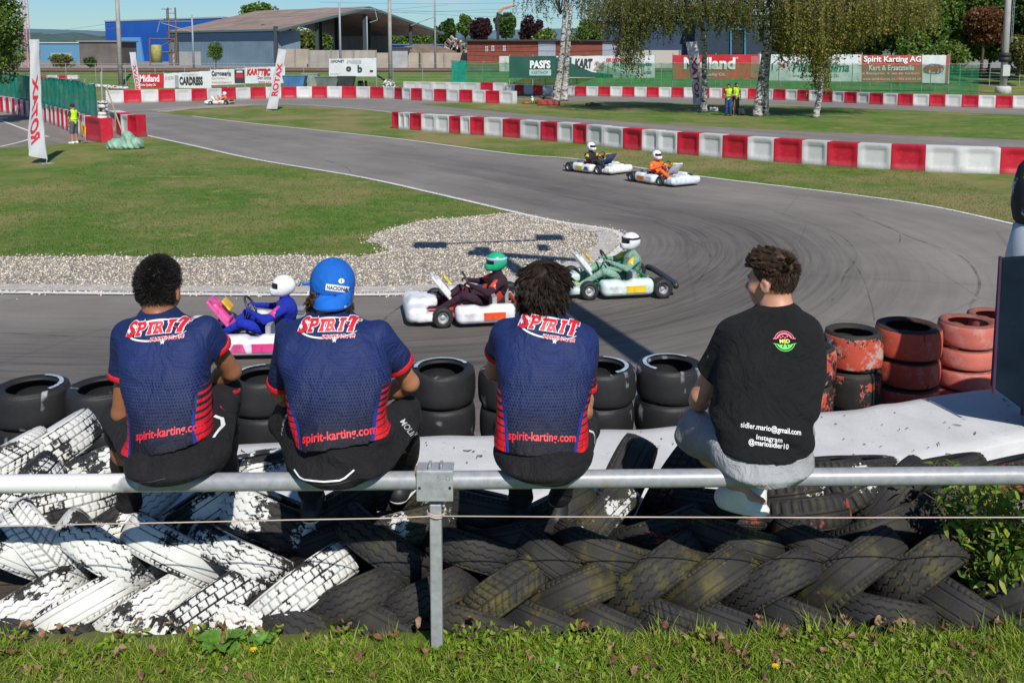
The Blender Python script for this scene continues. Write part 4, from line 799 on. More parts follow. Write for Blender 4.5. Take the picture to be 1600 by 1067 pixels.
def add_head(S, c, Mh, k=1.0, neck=None):
    c = np.array(c); L = lambda x, y, z: c + Mh @ (np.array([x, y, z]) * k)
    S.ell(L(0, -.012, .02), np.array([.076, .094, .092]) * k, .0, Mh); S.ell(L(0, .03, -.02), np.array([.064, .066, .085]) * k, .02, Mh)
    S.ell(L(0, .045, -.075), np.array([.046, .045, .035]) * k, .03, Mh); S.ell(L(0, .068, -.088), np.array([.022, .018, .018]) * k, .02, Mh)      # jaw, chin
    S.ell(L(0, .082, .022), np.array([.05, .014, .012]) * k, .015, Mh)                                                                         # brow
    S.cone(L(0, .09, .008), L(0, .112, -.028), .009 * k, .013 * k, .012); S.ell(L(0, .104, -.034), np.array([.018, .012, .009]) * k, .008, Mh)    # nose
    for s_ in (-1, 1):
        S.ell(L(s_ * .031, .094, .003), np.array([.015, .012, .010]) * k, .012, Mh, 's'); S.ell(L(s_ * .031, .078, .002), np.array([.0135, .0135, .0135]) * k, .002, Mh); S.ell(L(s_ * .045, .06, -.03), np.array([.022, .03, .022]) * k, .02, Mh)
        S.ell(L(s_ * .083, -.006, -.012), np.array([.010, .021, .033]) * k, .008, Mh); S.ell(L(s_ * .091, .0, -.008), np.array([.006, .010, .018]) * k, .004, Mh, 's')
    S.ell(L(0, .096, -.055), np.array([.024, .010, .006]) * k, .006, Mh); S.ell(L(0, .094, -.066), np.array([.020, .010, .007]) * k, .006, Mh)    # lips
    if neck is not None: S.cone(L(0, -.022, -.06), neck, .046 * k, .055 * k, .03)
    return L
def add_hand(S, wrist, d, palm_n, k=1.0, curl=.5, thumb=1):
    """d = pointing direction, palm_n = palm normal; five separate fingers bent by curl, thumb from the side of the palm"""
    d = np.array(d, float); d /= np.linalg.norm(d); pn = np.array(palm_n, float); pn -= d * (pn @ d); pn /= np.linalg.norm(pn); sd_ = np.cross(d, pn); w = np.array(wrist)
    S.cone(w, w + d * .05 * k, .024 * k, .030 * k, .015, flat=(pn, 1.5)); S.cone(w + d * .03 * k + sd_ * .014, w + d * .082 * k + sd_ * .02 * k, .020 * k, .019 * k, .012, flat=(pn, 1.35)); S.cone(w + d * .03 * k - sd_ * .014, w + d * .078 * k - sd_ * .02 * k, .020 * k, .018 * k, .012, flat=(pn, 1.35))
    for i, (o, l) in enumerate([(-.031, .062), (-.011, .078), (.011, .084), (.031, .074)]):
        p = w + d * (.082 + .006 * (i in (1, 2))) * k + sd_ * o * k * 1.0; a = 0; rr = .0092 * k
        for j, fr in enumerate((.45, .3, .25)):
            a += curl * (.9 if j == 0 else 1.1); q = p + (d * math.cos(a) + pn * math.sin(a)) * l * fr * k; S.cone(p, q, rr, rr * .92, .002); p = q; rr *= .92
    p = w + d * .028 * k + sd_ * .026 * k * thumb; q = p + (d * .6 + sd_ * thumb * .65 + pn * .35) * .036 * k; S.cone(p, q, .013 * k, .011 * k, .008); S.cone(q, q + (d * .85 + sd_ * thumb * .2 + pn * .45) * .034 * k, .0105 * k, .009 * k, .003)
def V3(*p): return np.array(W(*p))
def fold_fn(seed, amp, zc, cx, cy):
    rg = np.random.default_rng(seed); a = rg.uniform(0, 6.28, 8)
    def f(X, Y, Z):
        x, y, z = X - cx, Y - cy, Z - zc
        r1 = np.sin(34 * z + 9 * x + 2.2 * np.sin(9 * x + a[0]) + 1.5 * np.sin(14 * z + a[1])); r2 = np.sin(26 * (z * .6 + x * .8) + 2 * np.sin(11 * z + a[2]) + a[3]); r3 = np.sin(30 * (z * .5 - x * .85) + 2 * np.sin(10 * x + a[4]) + 3 * y + a[5])
        low = np.clip((.38 - z) / .28, 0.15, 1); return amp * (low * (.8 * np.abs(r1) ** .7 * np.sign(r1) + .6 * r2) + .5 * r3 * np.clip(np.abs(x) / .16, .2, 1))
    return f
def seated(cfg):
    C_ = cfg; Y0 = 3.70; bx = W(C_['seat'][0], 700, Y0).x; org = np.array([bx, Y0, 0.0])
    T = []
    for py, xl, xr, Yc, dp in C_['torso']: a, b = W(xl, py, Yc), W(xr, py, Yc); T.append((a.z, (a.x + b.x) / 2, (b.x - a.x) / 2, Yc, dp))
    zt = max(t[0] for t in T); sh = [V3(*C_['sh'][i]) for i in (0, 1)]; el = [V3(*C_['el'][i]) for i in (0, 1)]; wr_ = [V3(*C_['wr'][i]) for i in (0, 1)]
    hip = [V3(*C_['hip'][i]) for i in (0, 1)]; kn = [V3(*C_['kn'][i]) for i in (0, 1)]; an = [V3(*C_['an'][i]) for i in (0, 1)]
    lo = [min([t[1] - t[2] for t in T] + [e[0] for e in el + wr_ + kn + an]) - .14, 3.40, .22]; hi = [max([t[1] + t[2] for t in T] + [e[0] for e in el + wr_ + kn + an]) + .14, 4.72, zt + .42]
    hc = V3(*C_['head']); Mh = frame_m(R(C_.get('yaw', 0)), R(C_.get('pitch', -14)), R(C_.get('roll', 0))); nk = V3(*C_['neck']); hk = C_.get('hk', 1.06)
    # body: one continuous skin
    S = SDF(lo, hi, .0075); S.slices([(z_, a_, b_, c_ + .02 * min(1, max(0, (T[2][0] - z_) / .2)), d_) for z_, a_, b_, c_, d_ in T], -.036, 0); L = add_head(S, hc, Mh, hk, nk); S.cone(nk, [T[2][1], T[2][3], nk[2] - .09], .058, .075, .04)
    for i in (0, 1):
        S.cone(sh[i] + np.array([0, .004, -.008]), el[i], .040, .041, .0); S.cone(el[i], wr_[i], .041, .026, .015); S.ell(el[i] + (wr_[i] - el[i]) * .28, [.043, .043, .043], .03)
        S.cone(hip[i] + np.array([0, .03, 0]), kn[i], .075, .055, .0); S.cone(kn[i], an[i], .055, .038, .02); S.ell(kn[i] + (an[i] - kn[i]) * .33 + np.array([0, -.012, 0]), [.056, .056, .08], .03)
        toe = np.array(C_['toe'][i]); S.cone(an[i], an[i] + toe * .5 + np.array([0, 0, -.05]), .04, .03, .03); S.cone(an[i] + toe * .5 + np.array([0, 0, -.05]), an[i] + toe + np.array([0, 0, -.06]), .034, .028, .02)
        h = C_['hand'][i]; add_hand(S, wr_[i], h[0], h[1], 1.0, h[2], h[3])
    S.slices([(C_['seatz'] + .03, (hip[0][0] + hip[1][0]) / 2, .10, Y0 + .03, .08), (C_['seatz'] + .09, (hip[0][0] + hip[1][0]) / 2, .13, Y0 + .05, .085), (T[-1][0] + .08, T[-1][1], T[-1][2] * .75, T[-1][3] + .04, .08)], -.01, .0)
    body, V, Fq = S.obj('person', C_['skin'], None, org); body.location = org; tag(body, C_['label'], 'person', None)
    # eyes and brows
    for s_ in (-1, 1):
        v, f = lathe([(0.0001, -.0128), (.006, -.011), (.0105, -.0075), (.0128, 0), (.0105, .0075), (.006, .011), (.0001, .0128)], 16); e = mesh_np('eye', v * hk + (L(s_ * .031, .0805, .003) - org)[None], f, M('eye white', (.7, .68, .65), .2, .02), True, body)
        v2 = v * .55 * hk + (L(s_ * .031 + (.001 * s_), .0880, .003) - org)[None]; mesh_np('iris', v2, f, M('brown iris', (.05, .025, .012), .2, .1), True, e)
    bm_ = MB()
    for s_ in (-1, 1): bm_.tube([L(s_ * .014, .095, .021) - org, L(s_ * .03, .093, .026) - org, L(s_ * .05, .078, .021) - org], [.002, .003, .002], 6)
    bm_.build('eyebrows', C_['hairmat'], body, True)
    # shirt
    tl = C_['torso']; S = SDF([lo[0], 3.42, T[-1][0] - .08], [hi[0], 4.45, zt + .12], .0065); S.slices(T, .006, 0, 2.6); S.cone([nk[0], nk[1], nk[2] - .005], [T[1][1], T[1][3], nk[2] - .09], .064, .10, .05)
    cuts = []
    S2 = SDF([lo[0], 3.42, T[-1][0] - .08], [hi[0], 4.45, zt + .12], .0065)
    for i in (0, 1):
        sl_ = C_['sleeve'][i]; end = sh[i] + (el[i] - sh[i]) * sl_[0]; S2.cone(sh[i] + np.array([0, 0, -.003]), sh[i] + (el[i] - sh[i]) * (sl_[0] + .25), .060, sl_[1], .03)
    for i in (0, 1):
        sl_ = C_['sleeve'][i]; dirv = (el[i] - sh[i]) / np.linalg.norm(el[i] - sh[i]); end = sh[i] + (el[i] - sh[i]) * sl_[0]
        q = (S2.ax[0][:, None, None] - end[0]) * dirv[0] + (S2.ax[1][None, :, None] - end[1]) * dirv[1] + (S2.ax[2][None, None, :] - end[2]) * dirv[2]
        near = (S2.ax[0][:, None, None] - T[3][1]) * (1 if i else -1) > 0; S2.D = np.where(near, np.maximum(S2.D, q.astype(np.float32)), S2.D)
    cuffD = S2.D.copy(); S.comb((slice(None),) * 3, S2.D, .045)
    fold = fold_fn(C_['seed'], C_.get('fold', .0045), T[-1][0], T[-1][1], T[-1][3]); S.warp(fold)
    hl, hr = V3(*C_['hem'][0]), V3(*C_['hem'][1]); nrm = np.array([(hr[2] - hl[2]), 0, -(hr[0] - hl[0])]); nrm = nrm * (1 if nrm[2] < 0 else -1); S.plane(hl, nrm)
    # neck opening
    S.cone([nk[0], nk[1], nk[2] - .02], L(0, -.02, .0), .054, .062, .0, 's')
    zi = np.array([t[0] for t in T][::-1]); cxs = np.array([t[1] for t in T][::-1]); ws = np.array([t[2] for t in T][::-1])
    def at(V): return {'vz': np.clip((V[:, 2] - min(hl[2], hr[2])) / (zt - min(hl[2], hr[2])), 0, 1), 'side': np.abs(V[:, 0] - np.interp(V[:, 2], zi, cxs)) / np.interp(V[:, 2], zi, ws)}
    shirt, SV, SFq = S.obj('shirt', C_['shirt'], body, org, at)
    bvh = BVHTree.FromPolygons([tuple(a) for a in SV.tolist()], SFq.tolist())
    if C_.get('cuff'):
        S3 = SDF([lo[0], 3.42, T[-1][0] - .08], [hi[0], 4.45, zt + .12], .0065); S3.D = cuffD - .004
        for i in (0, 1):
            keep = np.full(S3.D.shape, 1.0, np.float32)
            sl_ = C_['sleeve'][i]; dirv = (el[i] - sh[i]) / np.linalg.norm(el[i] - sh[i]); end = sh[i] + (el[i] - sh[i]) * sl_[0]
            q = (S3.ax[0][:, None, None] - end[0]) * dirv[0] + (S3.ax[1][None, :, None] - end[1]) * dirv[1] + (S3.ax[2][None, None, :] - end[2]) * dirv[2]
            near = (S3.ax[0][:, None, None] - T[3][1]) * (1 if i else -1) > 0; band = np.abs(q + .010) - .015; keep = np.where(near, np.minimum(keep, band), keep); S3.D = np.maximum(cuffD - .004, keep.astype(np.float32)); S3.warp(lambda X, Y, Z: fold(X, Y, Z) * .5); S3.obj('cuff', REDCUFF, shirt, org)
        c_ = SDF([nk[0] - .12, nk[1] - .12, nk[2] - .1], [nk[0] + .12, nk[1] + .14, nk[2] + .06], .005); c_.cone([nk[0], nk[1], nk[2] - .016], [nk[0], nk[1] + .004, nk[2] + .0], .063, .066, 0); c_.cone([nk[0], nk[1], nk[2] - .05], L(0, -.02, 0), .055, .058, 0, 's'); c_.obj('collar', REDCUFF, shirt, org)
    # trousers / shorts
    S = SDF([lo[0], 3.40, .24], [hi[0], 4.62, T[-1][0] + .22], .0085); hx = (hip[0][0] + hip[1][0]) / 2
    S.slices([(C_['seatz'] - .005, hx, C_['bw'] * .62, Y0 - .015, .115), (C_['seatz'] + .035, hx, C_['bw'], Y0 - .003, .143), (C_['seatz'] + .075, hx, C_['bw'] * .96, Y0 + .01, .13), (C_['seatz'] + .12, hx, C_['bw'] * .88, Y0 + .025, .118), (T[-1][0] + .10, T[-1][1], T[-1][2] * .85, T[-1][3] + .01, .11)], 0, 0, 2.3)
    pl = C_['pantlen']
    for i in (0, 1):
        S.cone(hip[i], kn[i], C_['pr'][0], C_['pr'][1], .05)
        if pl > 1: S.cone(kn[i], kn[i] + (an[i] - kn[i]) * (pl - 1), C_['pr'][1], C_['pr'][2], .025)
    if pl <= 1:
        for i in (0, 1):
            dv = (an[i] - kn[i]) / np.linalg.norm(an[i] - kn[i]); S.cone(kn[i] + dv * .02, kn[i] + dv * .05, C_['pr'][1], C_['pr'][1], .03)
            S.cone(kn[i] + dv * .04, kn[i] + dv * .18, C_['pr'][1] * .8, C_['pr'][1] * .9, .0, 's')
    S.warp(fold_fn(C_['seed'] + 5, .006, .7, hx, 3.9))
    pants, PV, PF = S.obj('trousers' if pl > 1 else 'shorts', C_['pants'], body, org); pb_ = BVHTree.FromPolygons([tuple(a) for a in PV.tolist()], PF.tolist())
    # shoes
    for i in (0, 1):
        toe = np.array(C_['toe'][i]); a = an[i] + np.array([0, 0, -.045]); S = SDF(np.minimum(a, a + toe) - .13, np.maximum(a, a + toe) + .13, .006); hd = toe / np.linalg.norm(toe); heel = a - hd * .045 + np.array([0, 0, -.03])
        S.cone(heel, a + toe + np.array([0, 0, -.045]), .042, .034, .0); S.cone(a + toe * .35 + np.array([0, 0, -.03]), a + toe * .8 + np.array([0, 0, -.045]), .045, .046, .03); S.cone(a + np.array([0, 0, .01]), heel, .05, .045, .03)
        S.cone(a + np.array([0, 0, .02]), a + np.array([0, 0, .09]), .036, .04, .0, 's'); S.plane([0, 0, a[2] - .068], [0, 0, -1]); sh_, _, _ = S.obj('shoe', C_['shoemat'], body, org)
        S = SDF(np.minimum(a, a + toe) - .14, np.maximum(a, a + toe) + .14, .006); S.cone(heel, a + toe + np.array([0, 0, -.045]), .048, .042, .0); S.cone(heel, a + toe * .8 + np.array([0, 0, -.045]), .048, .052, .02); S.plane([0, 0, a[2] - .052], [0, 0, 1]); S.plane([0, 0, a[2] - .078], [0, 0, -1]); S.obj('sole', C_['solemat'], sh_, org)
    return dict(body=body, shirt=shirt, bvh=bvh, pants=pants, pbvh=pb_, org=org, L=L, Mh=Mh, hc=hc, hk=hk, T=T)
def stick(bvh, x, z, Yc, off, t=-.30):
    d = Vector((0, 1, t)).normalized(); p = Vector((x, Yc, z)); h = bvh.ray_cast(p - d * 1.0, d, 1.6)
    if h[0] is None: h = bvh.find_nearest(p)
    return h[0] - d * off
def on_back(P, geo, cpx, size, mat, name, rot=0, off=.002, shear2=None, parent=None, bvh=None, warp=None, scale=None, Yc=3.85):
    """lettering laid on the cloth: each point is sent straight forward (+Y) on to the fabric"""
    v, f = geo; x = v[:, 0]; y = v[:, 1]; x = x - (x.min() + x.max()) / 2; y = y - (y.min() + y.max()) / 2
    if scale: x = x / (x.max() - x.min()) * scale[0]; y = y / (y.max() - y.min()) * scale[1]
    else: x = x * size; y = y * size
    if warp: x, y = warp(x, y)
    c = W(cpx[0], cpx[1], Yc); bm = bmesh.new(); vs = [bm.verts.new((a, 0, b)) for a, b in zip(x, y)]
    for q in f:
        try: bm.faces.new([vs[k] for k in q])
        except ValueError: pass
    bmesh.ops.triangulate(bm, faces=bm.faces)
    for _ in range(3):
        e = [e for e in bm.edges if e.calc_length() > .009]
        if e: bmesh.ops.subdivide_edges(bm, edges=e, cuts=1); bmesh.ops.triangulate(bm, faces=bm.faces)
    cr_, sr = math.cos(rot), math.sin(rot); bvh = bvh or P['bvh']
    for q in bm.verts:
        X_ = c.x + q.co.x * cr_ - q.co.z * sr; Z_ = c.z + q.co.x * sr + q.co.z * cr_; q.co = stick(bvh, X_, Z_, Yc, off) - Vector(P['org'])
    me = bpy.data.meshes.new(name); bm.to_mesh(me); bm.free(); me.materials.append(mat); o = bpy.data.objects.new(name, me); COL.objects.link(o); o.parent = parent or P['shirt']; return o
def rects(rs):
    v = []; f = []
    for r in rs:
        b = len(v); v += [tuple(p) for p in r]; f.append(list(range(b, b + len(r))))
    return np.array(v, float), f
def merge_geo(gs):
    v = []; f = []; b = 0
    for gv, gf in gs: v.append(np.asarray(gv)[:, :2]); f += [[b + i for i in q] for q in gf]; b += len(gv)
    return np.concatenate(v), f
def spirit_geo(bold):
    """arched slab-serif word: end letters largest"""
    gs = []; hs = [1.25, 1.02, .9, .9, .98, 1.2]; x = 0
    for ch, h in zip('SPIRIT', hs):
        v, f = text_geo(ch, 1, bold); v = v[:, :2].copy(); w0 = {'S': .64, 'P': .62, 'I': .40, 'R': .68, 'T': .78}[ch]; bw = bold
        x0, x1, y0, y1 = v[:, 0].min(), v[:, 0].max(), v[:, 1].min(), v[:, 1].max(); wi = w0 if ch != 'I' else .2; v[:, 0] = (v[:, 0] - (x0 + x1) / 2) / (x1 - x0) * (wi + bw * 2); v[:, 1] = (v[:, 1] - y0) / (y1 - y0) * (h + bw * 2) - bw
        g = [(v, f)]; t_ = .15; s = bw
        if ch in 'PIRT': g.append(rects([[(-w0 / 2 * (.42 if ch == 'T' else .8 if ch in 'PR' else .72) - s - (.1 if ch in 'PR' else 0), -s), ((0 if ch in 'PR' else w0 / 2 * (.42 if ch == 'T' else .72)) + s, -s), ((0 if ch in 'PR' else w0 / 2 * (.42 if ch == 'T' else .72)) + s, t_ + s), (-w0 / 2 * (.42 if ch == 'T' else .8 if ch in 'PR' else .72) - s - (.1 if ch in 'PR' else 0), t_ + s)]]))
        if ch == 'I': g.append(rects([[(-w0 / 2 - s, h - t_ - s), (w0 / 2 + s, h - t_ - s), (w0 / 2 + s, h + s), (-w0 / 2 - s, h + s)]]))
        if ch in 'PR': g.append(rects([[(-w0 / 2 - .12 - s, h - t_ - s), (0, h - t_ - s), (0, h + s), (-w0 / 2 - .12 - s, h + s)]]))
        if ch == 'T': g.append(rects([[(-.13 - s, 0), (.13 + s, 0), (.13 + s, h), (-.13 - s, h)], [(-w0 / 2 - s, h - .2 - s), (w0 / 2 + s, h - .2 - s), (w0 / 2 + s, h + s), (-w0 / 2 - s, h + s)]])); g.append(rects([[(-w0 / 2 - s, h - .36 - s), (-w0 / 2 + .12 + s, h - .36 - s), (-w0 / 2 + .12 + s, h + s), (-w0 / 2 - s, h + s)], [(w0 / 2 - .12 - s, h - .36 - s), (w0 / 2 + s, h - .36 - s), (w0 / 2 + s, h + s), (w0 / 2 - .12 - s, h + s)]]))
        g = merge_geo(g); x += w0 / 2 + .085; g[0][:, 0] += x; g[0][:, 1] += -.25 * (h - .9); g[0][:, 0] += g[0][:, 1] * .22; x += w0 / 2 + .085; gs.append(g)
    return merge_geo(gs)
def swoosh(w, h, t0, n=36, a0=20, a1=340):
    v = []; f = []
    for i in range(n + 1):
        a = R(a0 + (a1 - a0) * i / n); tt = t0 * (.25 + .75 * math.sin(math.pi * i / n)); v += [(math.cos(a) * w, math.sin(a) * h), (math.cos(a) * (w - tt), math.sin(a) * (h - tt))]
    return np.array(v), [[2 * i, 2 * i + 1, 2 * i + 3, 2 * i + 2] for i in range(n)]
def star(x, y, r):
    p = [(x + math.cos(R(90 + 36 * i)) * (r if i % 2 == 0 else r * .42), y + math.sin(R(90 + 36 * i)) * (r if i % 2 == 0 else r * .42)) for i in range(10)]
    return np.array(p + [(x, y)]), [[10, i, (i + 1) % 10] for i in range(10)]
def team_logo(P, cpx, rot, width=.235, curve=0):
    c0 = W(cpx[0], cpx[1], 3.85); k = width / 4.35
    def place(geo, dx, dy, sc_, mat, off, name, sh=0):
        v = geo[0].copy().astype(float); v[:, 0] = v[:, 0] * sc_ + dx; v[:, 1] = v[:, 1] * sc_ + dy
        if curve: v[:, 1] += -curve * v[:, 0] ** 2
        cen = ((v[:, 0].min() + v[:, 0].max()) / 2, (v[:, 1].min() + v[:, 1].max()) / 2); cr_, sr = math.cos(rot), math.sin(rot)
        Wc = Vector((c0.x + cen[0] * cr_ - cen[1] * sr, 0, c0.z + cen[0] * sr + cen[1] * cr_))
        # pixel-free placing: give on_back the world centre
        v2 = v - np.array(cen)[None]; bm = bmesh.new(); vs = [bm.verts.new((a, 0, b)) for a, b in v2]
        for q in geo[1]:
            try: bm.faces.new([vs[i] for i in q])
            except ValueError: pass
        bmesh.ops.triangulate(bm, faces=bm.faces)
        for _ in range(3):
            e = [e for e in bm.edges if e.calc_length() > .01]
            if e: bmesh.ops.subdivide_edges(bm, edges=e, cuts=1); bmesh.ops.triangulate(bm, faces=bm.faces)
        for q in bm.verts:
            X_ = Wc.x + q.co.x * cr_ - q.co.z * sr; Z_ = Wc.z + q.co.x * sr + q.co.z * cr_; q.co = stick(P['bvh'], X_, Z_, 3.85, off) - Vector(P['org'])
        me = bpy.data.meshes.new(name); bm.to_mesh(me); bm.free(); me.materials.append(mat); o = bpy.data.objects.new(name, me); COL.objects.link(o); o.parent = P['shirt']
    sg = spirit_geo(0.03); cx = (sg[0][:, 0].min() + sg[0][:, 0].max()) / 2
    place(swoosh(width * .52, width * .20, .009), 0, 0, 1, LOGOWHITE, .0012, 'logo_ring')
    sw_ = spirit_geo(.095); place(sw_, -cx * k, -.012, k, LOGOWHITE, .0030, 'logo_outline'); place(sg, -cx * k, -.012, k, LOGORED, .0062, 'logo_word')
    v, f = text_geo('KARTING AG', 1, .02, .15); w_ = v[:, 0].max() - v[:, 0].min(); kk = width * .56 / w_; v2, f2 = text_geo('KARTING AG', 1, .075, .15)
    place((v2[:, :2], f2), width * .18, -width * .165, kk, LOGOWHITE, .0030, 'logo_outline'); place((v[:, :2], f), width * .18, -width * .165, kk, LOGORED, .0058, 'logo_small_word')
    place(star(-width * .20, width * .17, width * .06), 0, 0, 1, LOGOWHITE, .0030, 'logo_star'); place(star(-width * .20, width * .17, width * .038), 0, 0, 1, LOGORED, .0052, 'logo_star')
    place(star(width * .12, -width * .225, width * .05), 0, 0, 1, LOGOWHITE, .0028, 'logo_star')
# ---------------------------------------------------------------- the four people on the rail
SK1 = skin_mat('brown skin', (.30, .125, .06)); SK2 = skin_mat('tanned skin', (.42, .185, .095)); SK3 = skin_mat('fair tanned skin', (.46, .22, .13)); SK4 = skin_mat('fair skin', (.55, .27, .18))
SHOEB = M('black shoe', (.02, .02, .022), .5, .2, 20, .2); SHOEW = M('white sneaker', (.70, .71, .66), .55, .08, 30, .2); SOLEW = M('white sole', (.72, .71, .66), .6, .1)
DN = (0, .3, -1); fw = (0, 1, 0)
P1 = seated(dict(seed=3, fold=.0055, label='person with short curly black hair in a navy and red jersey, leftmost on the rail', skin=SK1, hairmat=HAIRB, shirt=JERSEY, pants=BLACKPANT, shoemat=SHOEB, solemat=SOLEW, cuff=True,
    seat=(275, 0), head=(248, 455, 4.03), neck=(247, 492, 4.0), yaw=1, pitch=-18, hk=1.05,
    torso=[(488, 226, 268, 3.98, .075), (500, 208, 292, 3.98, .09), (512, 194, 318, 3.97, .105), (530, 189, 326, 3.95, .118), (560, 190, 326, 3.92, .125), (600, 199, 324, 3.87, .125), (640, 204, 324, 3.81, .125), (670, 203, 330, 3.77, .13), (700, 199, 342, 3.74, .14), (722, 198, 346, 3.735, .15)],
    sh=[(199, 522, 3.98), (320, 514, 3.98)], el=[(190, 645, 4.03), (362, 580, 4.12)], wr=[(228, 655, 4.24), (312, 604, 4.30)], sleeve=[(.53, .066), (.42, .070)], hem=[(196, 724, 3.58), (350, 698, 3.58)],
    hand=[((.5, 1, -.1), (0, .1, -1), .35, 1), ((-.9, .6, -.1), (0, .2, -1), .5, 1)], hip=[(235, 712, 3.76), (318, 708, 3.76)], kn=[(189, 652, 4.18), (350, 614, 4.2)], an=[(205, 795, 4.36), (352, 745, 4.5)], toe=[(-.05, .18, 0), (.05, .18, 0)],
    seatz=.722, bw=.182, pr=(.098, .078, .058), pantlen=1.92))
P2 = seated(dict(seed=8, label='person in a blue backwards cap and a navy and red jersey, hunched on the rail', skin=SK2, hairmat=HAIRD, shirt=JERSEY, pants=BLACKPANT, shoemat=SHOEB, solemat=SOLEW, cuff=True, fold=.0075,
    seat=(530, 0), head=(520, 452, 4.08), neck=(517, 494, 4.0), yaw=-8, pitch=-22, hk=1.06,
    torso=[(490, 492, 545, 3.98, .08), (500, 470, 562, 3.98, .095), (514, 448, 586, 3.97, .11), (530, 441, 598, 3.95, .125), (560, 440, 604, 3.91, .135), (600, 447, 606, 3.86, .14), (640, 457, 604, 3.80, .14), (670, 461, 606, 3.76, .14), (695, 462, 612, 3.73, .15), (716, 466, 618, 3.73, .155)],
    sh=[(452, 525, 3.98), (592, 520, 3.98)], el=[(440, 612, 4.08), (640, 598, 4.12)], wr=[(470, 640, 4.28), (580, 628, 4.3)], sleeve=[(.86, .070), (.62, .074)], hem=[(448, 712, 3.58), (626, 698, 3.58)],
    hand=[((.7, .7, -.3), (0, .2, -1), .5, 1), ((-.9, .5, -.2), (0, .2, -1), .5, 1)], hip=[(492, 710, 3.76), (580, 708, 3.76)], kn=[(452, 655, 4.2), (632, 648, 4.2)], an=[(487, 770, 4.3), (628, 742, 4.5)], toe=[(-.02, .18, 0), (.05, .18, 0)],
    seatz=.718, bw=.188, pr=(.105, .082, .060), pantlen=1.92))
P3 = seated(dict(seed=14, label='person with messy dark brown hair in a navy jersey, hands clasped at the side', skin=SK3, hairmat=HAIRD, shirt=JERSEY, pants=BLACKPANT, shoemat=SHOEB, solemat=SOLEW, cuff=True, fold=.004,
    seat=(855, 0), head=(851, 456, 4.05), neck=(846, 498, 4.0), yaw=-14, pitch=-20, hk=1.05,
    torso=[(492, 822, 880, 3.98, .08), (502, 800, 898, 3.98, .092), (514, 786, 912, 3.97, .105), (530, 779, 922, 3.95, .118), (560, 776, 928, 3.92, .125), (600, 778, 924, 3.87, .125), (640, 778, 918, 3.81, .128), (670, 776, 915, 3.77, .13), (700, 773, 914, 3.74, .14), (722, 775, 912, 3.735, .15)],
    sh=[(790, 520, 3.99), (910, 530, 3.97)], el=[(772, 580, 4.18), (908, 640, 4.02)], wr=[(850, 620, 4.32), (914, 650, 4.14)], sleeve=[(.50, .066), (.70, .066)], hem=[(770, 718, 3.58), (920, 720, 3.58)],
    hand=[((.6, .8, 0), (0, .2, -1), .5, 1), ((.30, .35, .85), (-1, .5, .2), .55, -1)], hip=[(812, 712, 3.76), (888, 712, 3.76)], kn=[(800, 668, 4.2), (912, 664, 4.2)], an=[(815, 780, 4.42), (872, 782, 4.4)], toe=[(-.03, .18, 0), (.05, .18, 0)],
    seatz=.722, bw=.180, pr=(.092, .076, .058), pantlen=1.92))
P4 = seated(dict(seed=21, label='person in a black t-shirt and light grey shorts looking left, rightmost on the rail', skin=SK4, hairmat=HAIRM, shirt=BLACKTEE, pants=GREYSHORT, shoemat=SHOEW, solemat=SOLEW, cuff=False, fold=.006,
    seat=(1190, 0), head=(1206, 438, 4.0), neck=(1216, 484, 3.97), yaw=50, pitch=-8, hk=1.02,
    torso=[(482, 1190, 1240, 3.96, .075), (490, 1166, 1262, 3.96, .09), (500, 1143, 1276, 3.95, .105), (515, 1128, 1284, 3.94, .12), (540, 1124, 1288, 3.92, .13), (580, 1122, 1284, 3.88, .135), (620, 1120, 1276, 3.83, .135), (660, 1118, 1268, 3.78, .14), (695, 1120, 1262, 3.74, .145), (728, 1132, 1258, 3.73, .15)],
    sh=[(1142, 524, 3.97), (1258, 520, 3.97)], el=[(1094, 618, 4.04), (1248, 600, 4.2)], wr=[(1090, 645, 4.27), (1200, 640, 4.32)], sleeve=[(.62, .076), (.55, .070)], hem=[(1120, 722, 3.58), (1266, 730, 3.58)],
    hand=[((-.25, .75, -.25), (.1, .3, -1), .3, 1), ((-.8, .5, -.1), (0, .2, -1), .4, 1)], hip=[(1150, 712, 3.76), (1228, 714, 3.76)], kn=[(1086, 672, 4.16), (1240, 672, 4.22)], an=[(1150, 756, 4.13), (1182, 752, 4.42)], toe=[(.105, -.02, -.02), (.05, .18, 0)],
    seatz=.712, bw=.186, pr=(.10, .088, .06), pantlen=1.0))
# shirt prints
team_logo(P1, (241, 516), R(7), .238); team_logo(P2, (511, 512), R(2), .238); team_logo(P3, (859, 512), R(-9), .24)
def spaced(txt, b=.02): return text_geo(txt, 1, b)
on_back(P1, spaced('spirit-karting.com'), (263, 676), 1, LOGORED, 'web_address', R(9), .0032, scale=(.262, .046), Yc=3.65)
on_back(P2, spaced('spirit-karting.com'), (531, 680), 1, LOGORED, 'web_address', R(7), .0032, scale=(.29, .048), Yc=3.65)
on_back(P3, spaced('spirit-karting.com'), (847, 684), 1, LOGORED, 'web_address', R(-2), .0032, scale=(.268, .046), Yc=3.65)
on_back(P4, spaced('sidler.mario@gmail.com', .012), (1204, 670), 1, LOGOWHITE, 'email_line', R(-7.5), .003, scale=(.235, .030), Yc=3.66)
on_back(P4, spaced('Instagram', .012), (1199, 685), 1, LOGOWHITE, 'text_line', R(-7.5), .003, scale=(.10, .026), Yc=3.66)
on_back(P4, spaced('@mariosidler10', .012), (1197, 693), 1, LOGOWHITE, 'text_line', R(-7.5), .003, scale=(.155, .028), Yc=3.66)
NGREEN = M('print green', (.12, .62, .10), .5, .05); NPINK = M('print pink', (.75, .12, .20), .5, .05); NYEL = M('print yellow', (.85, .75, .10), .5, .05)
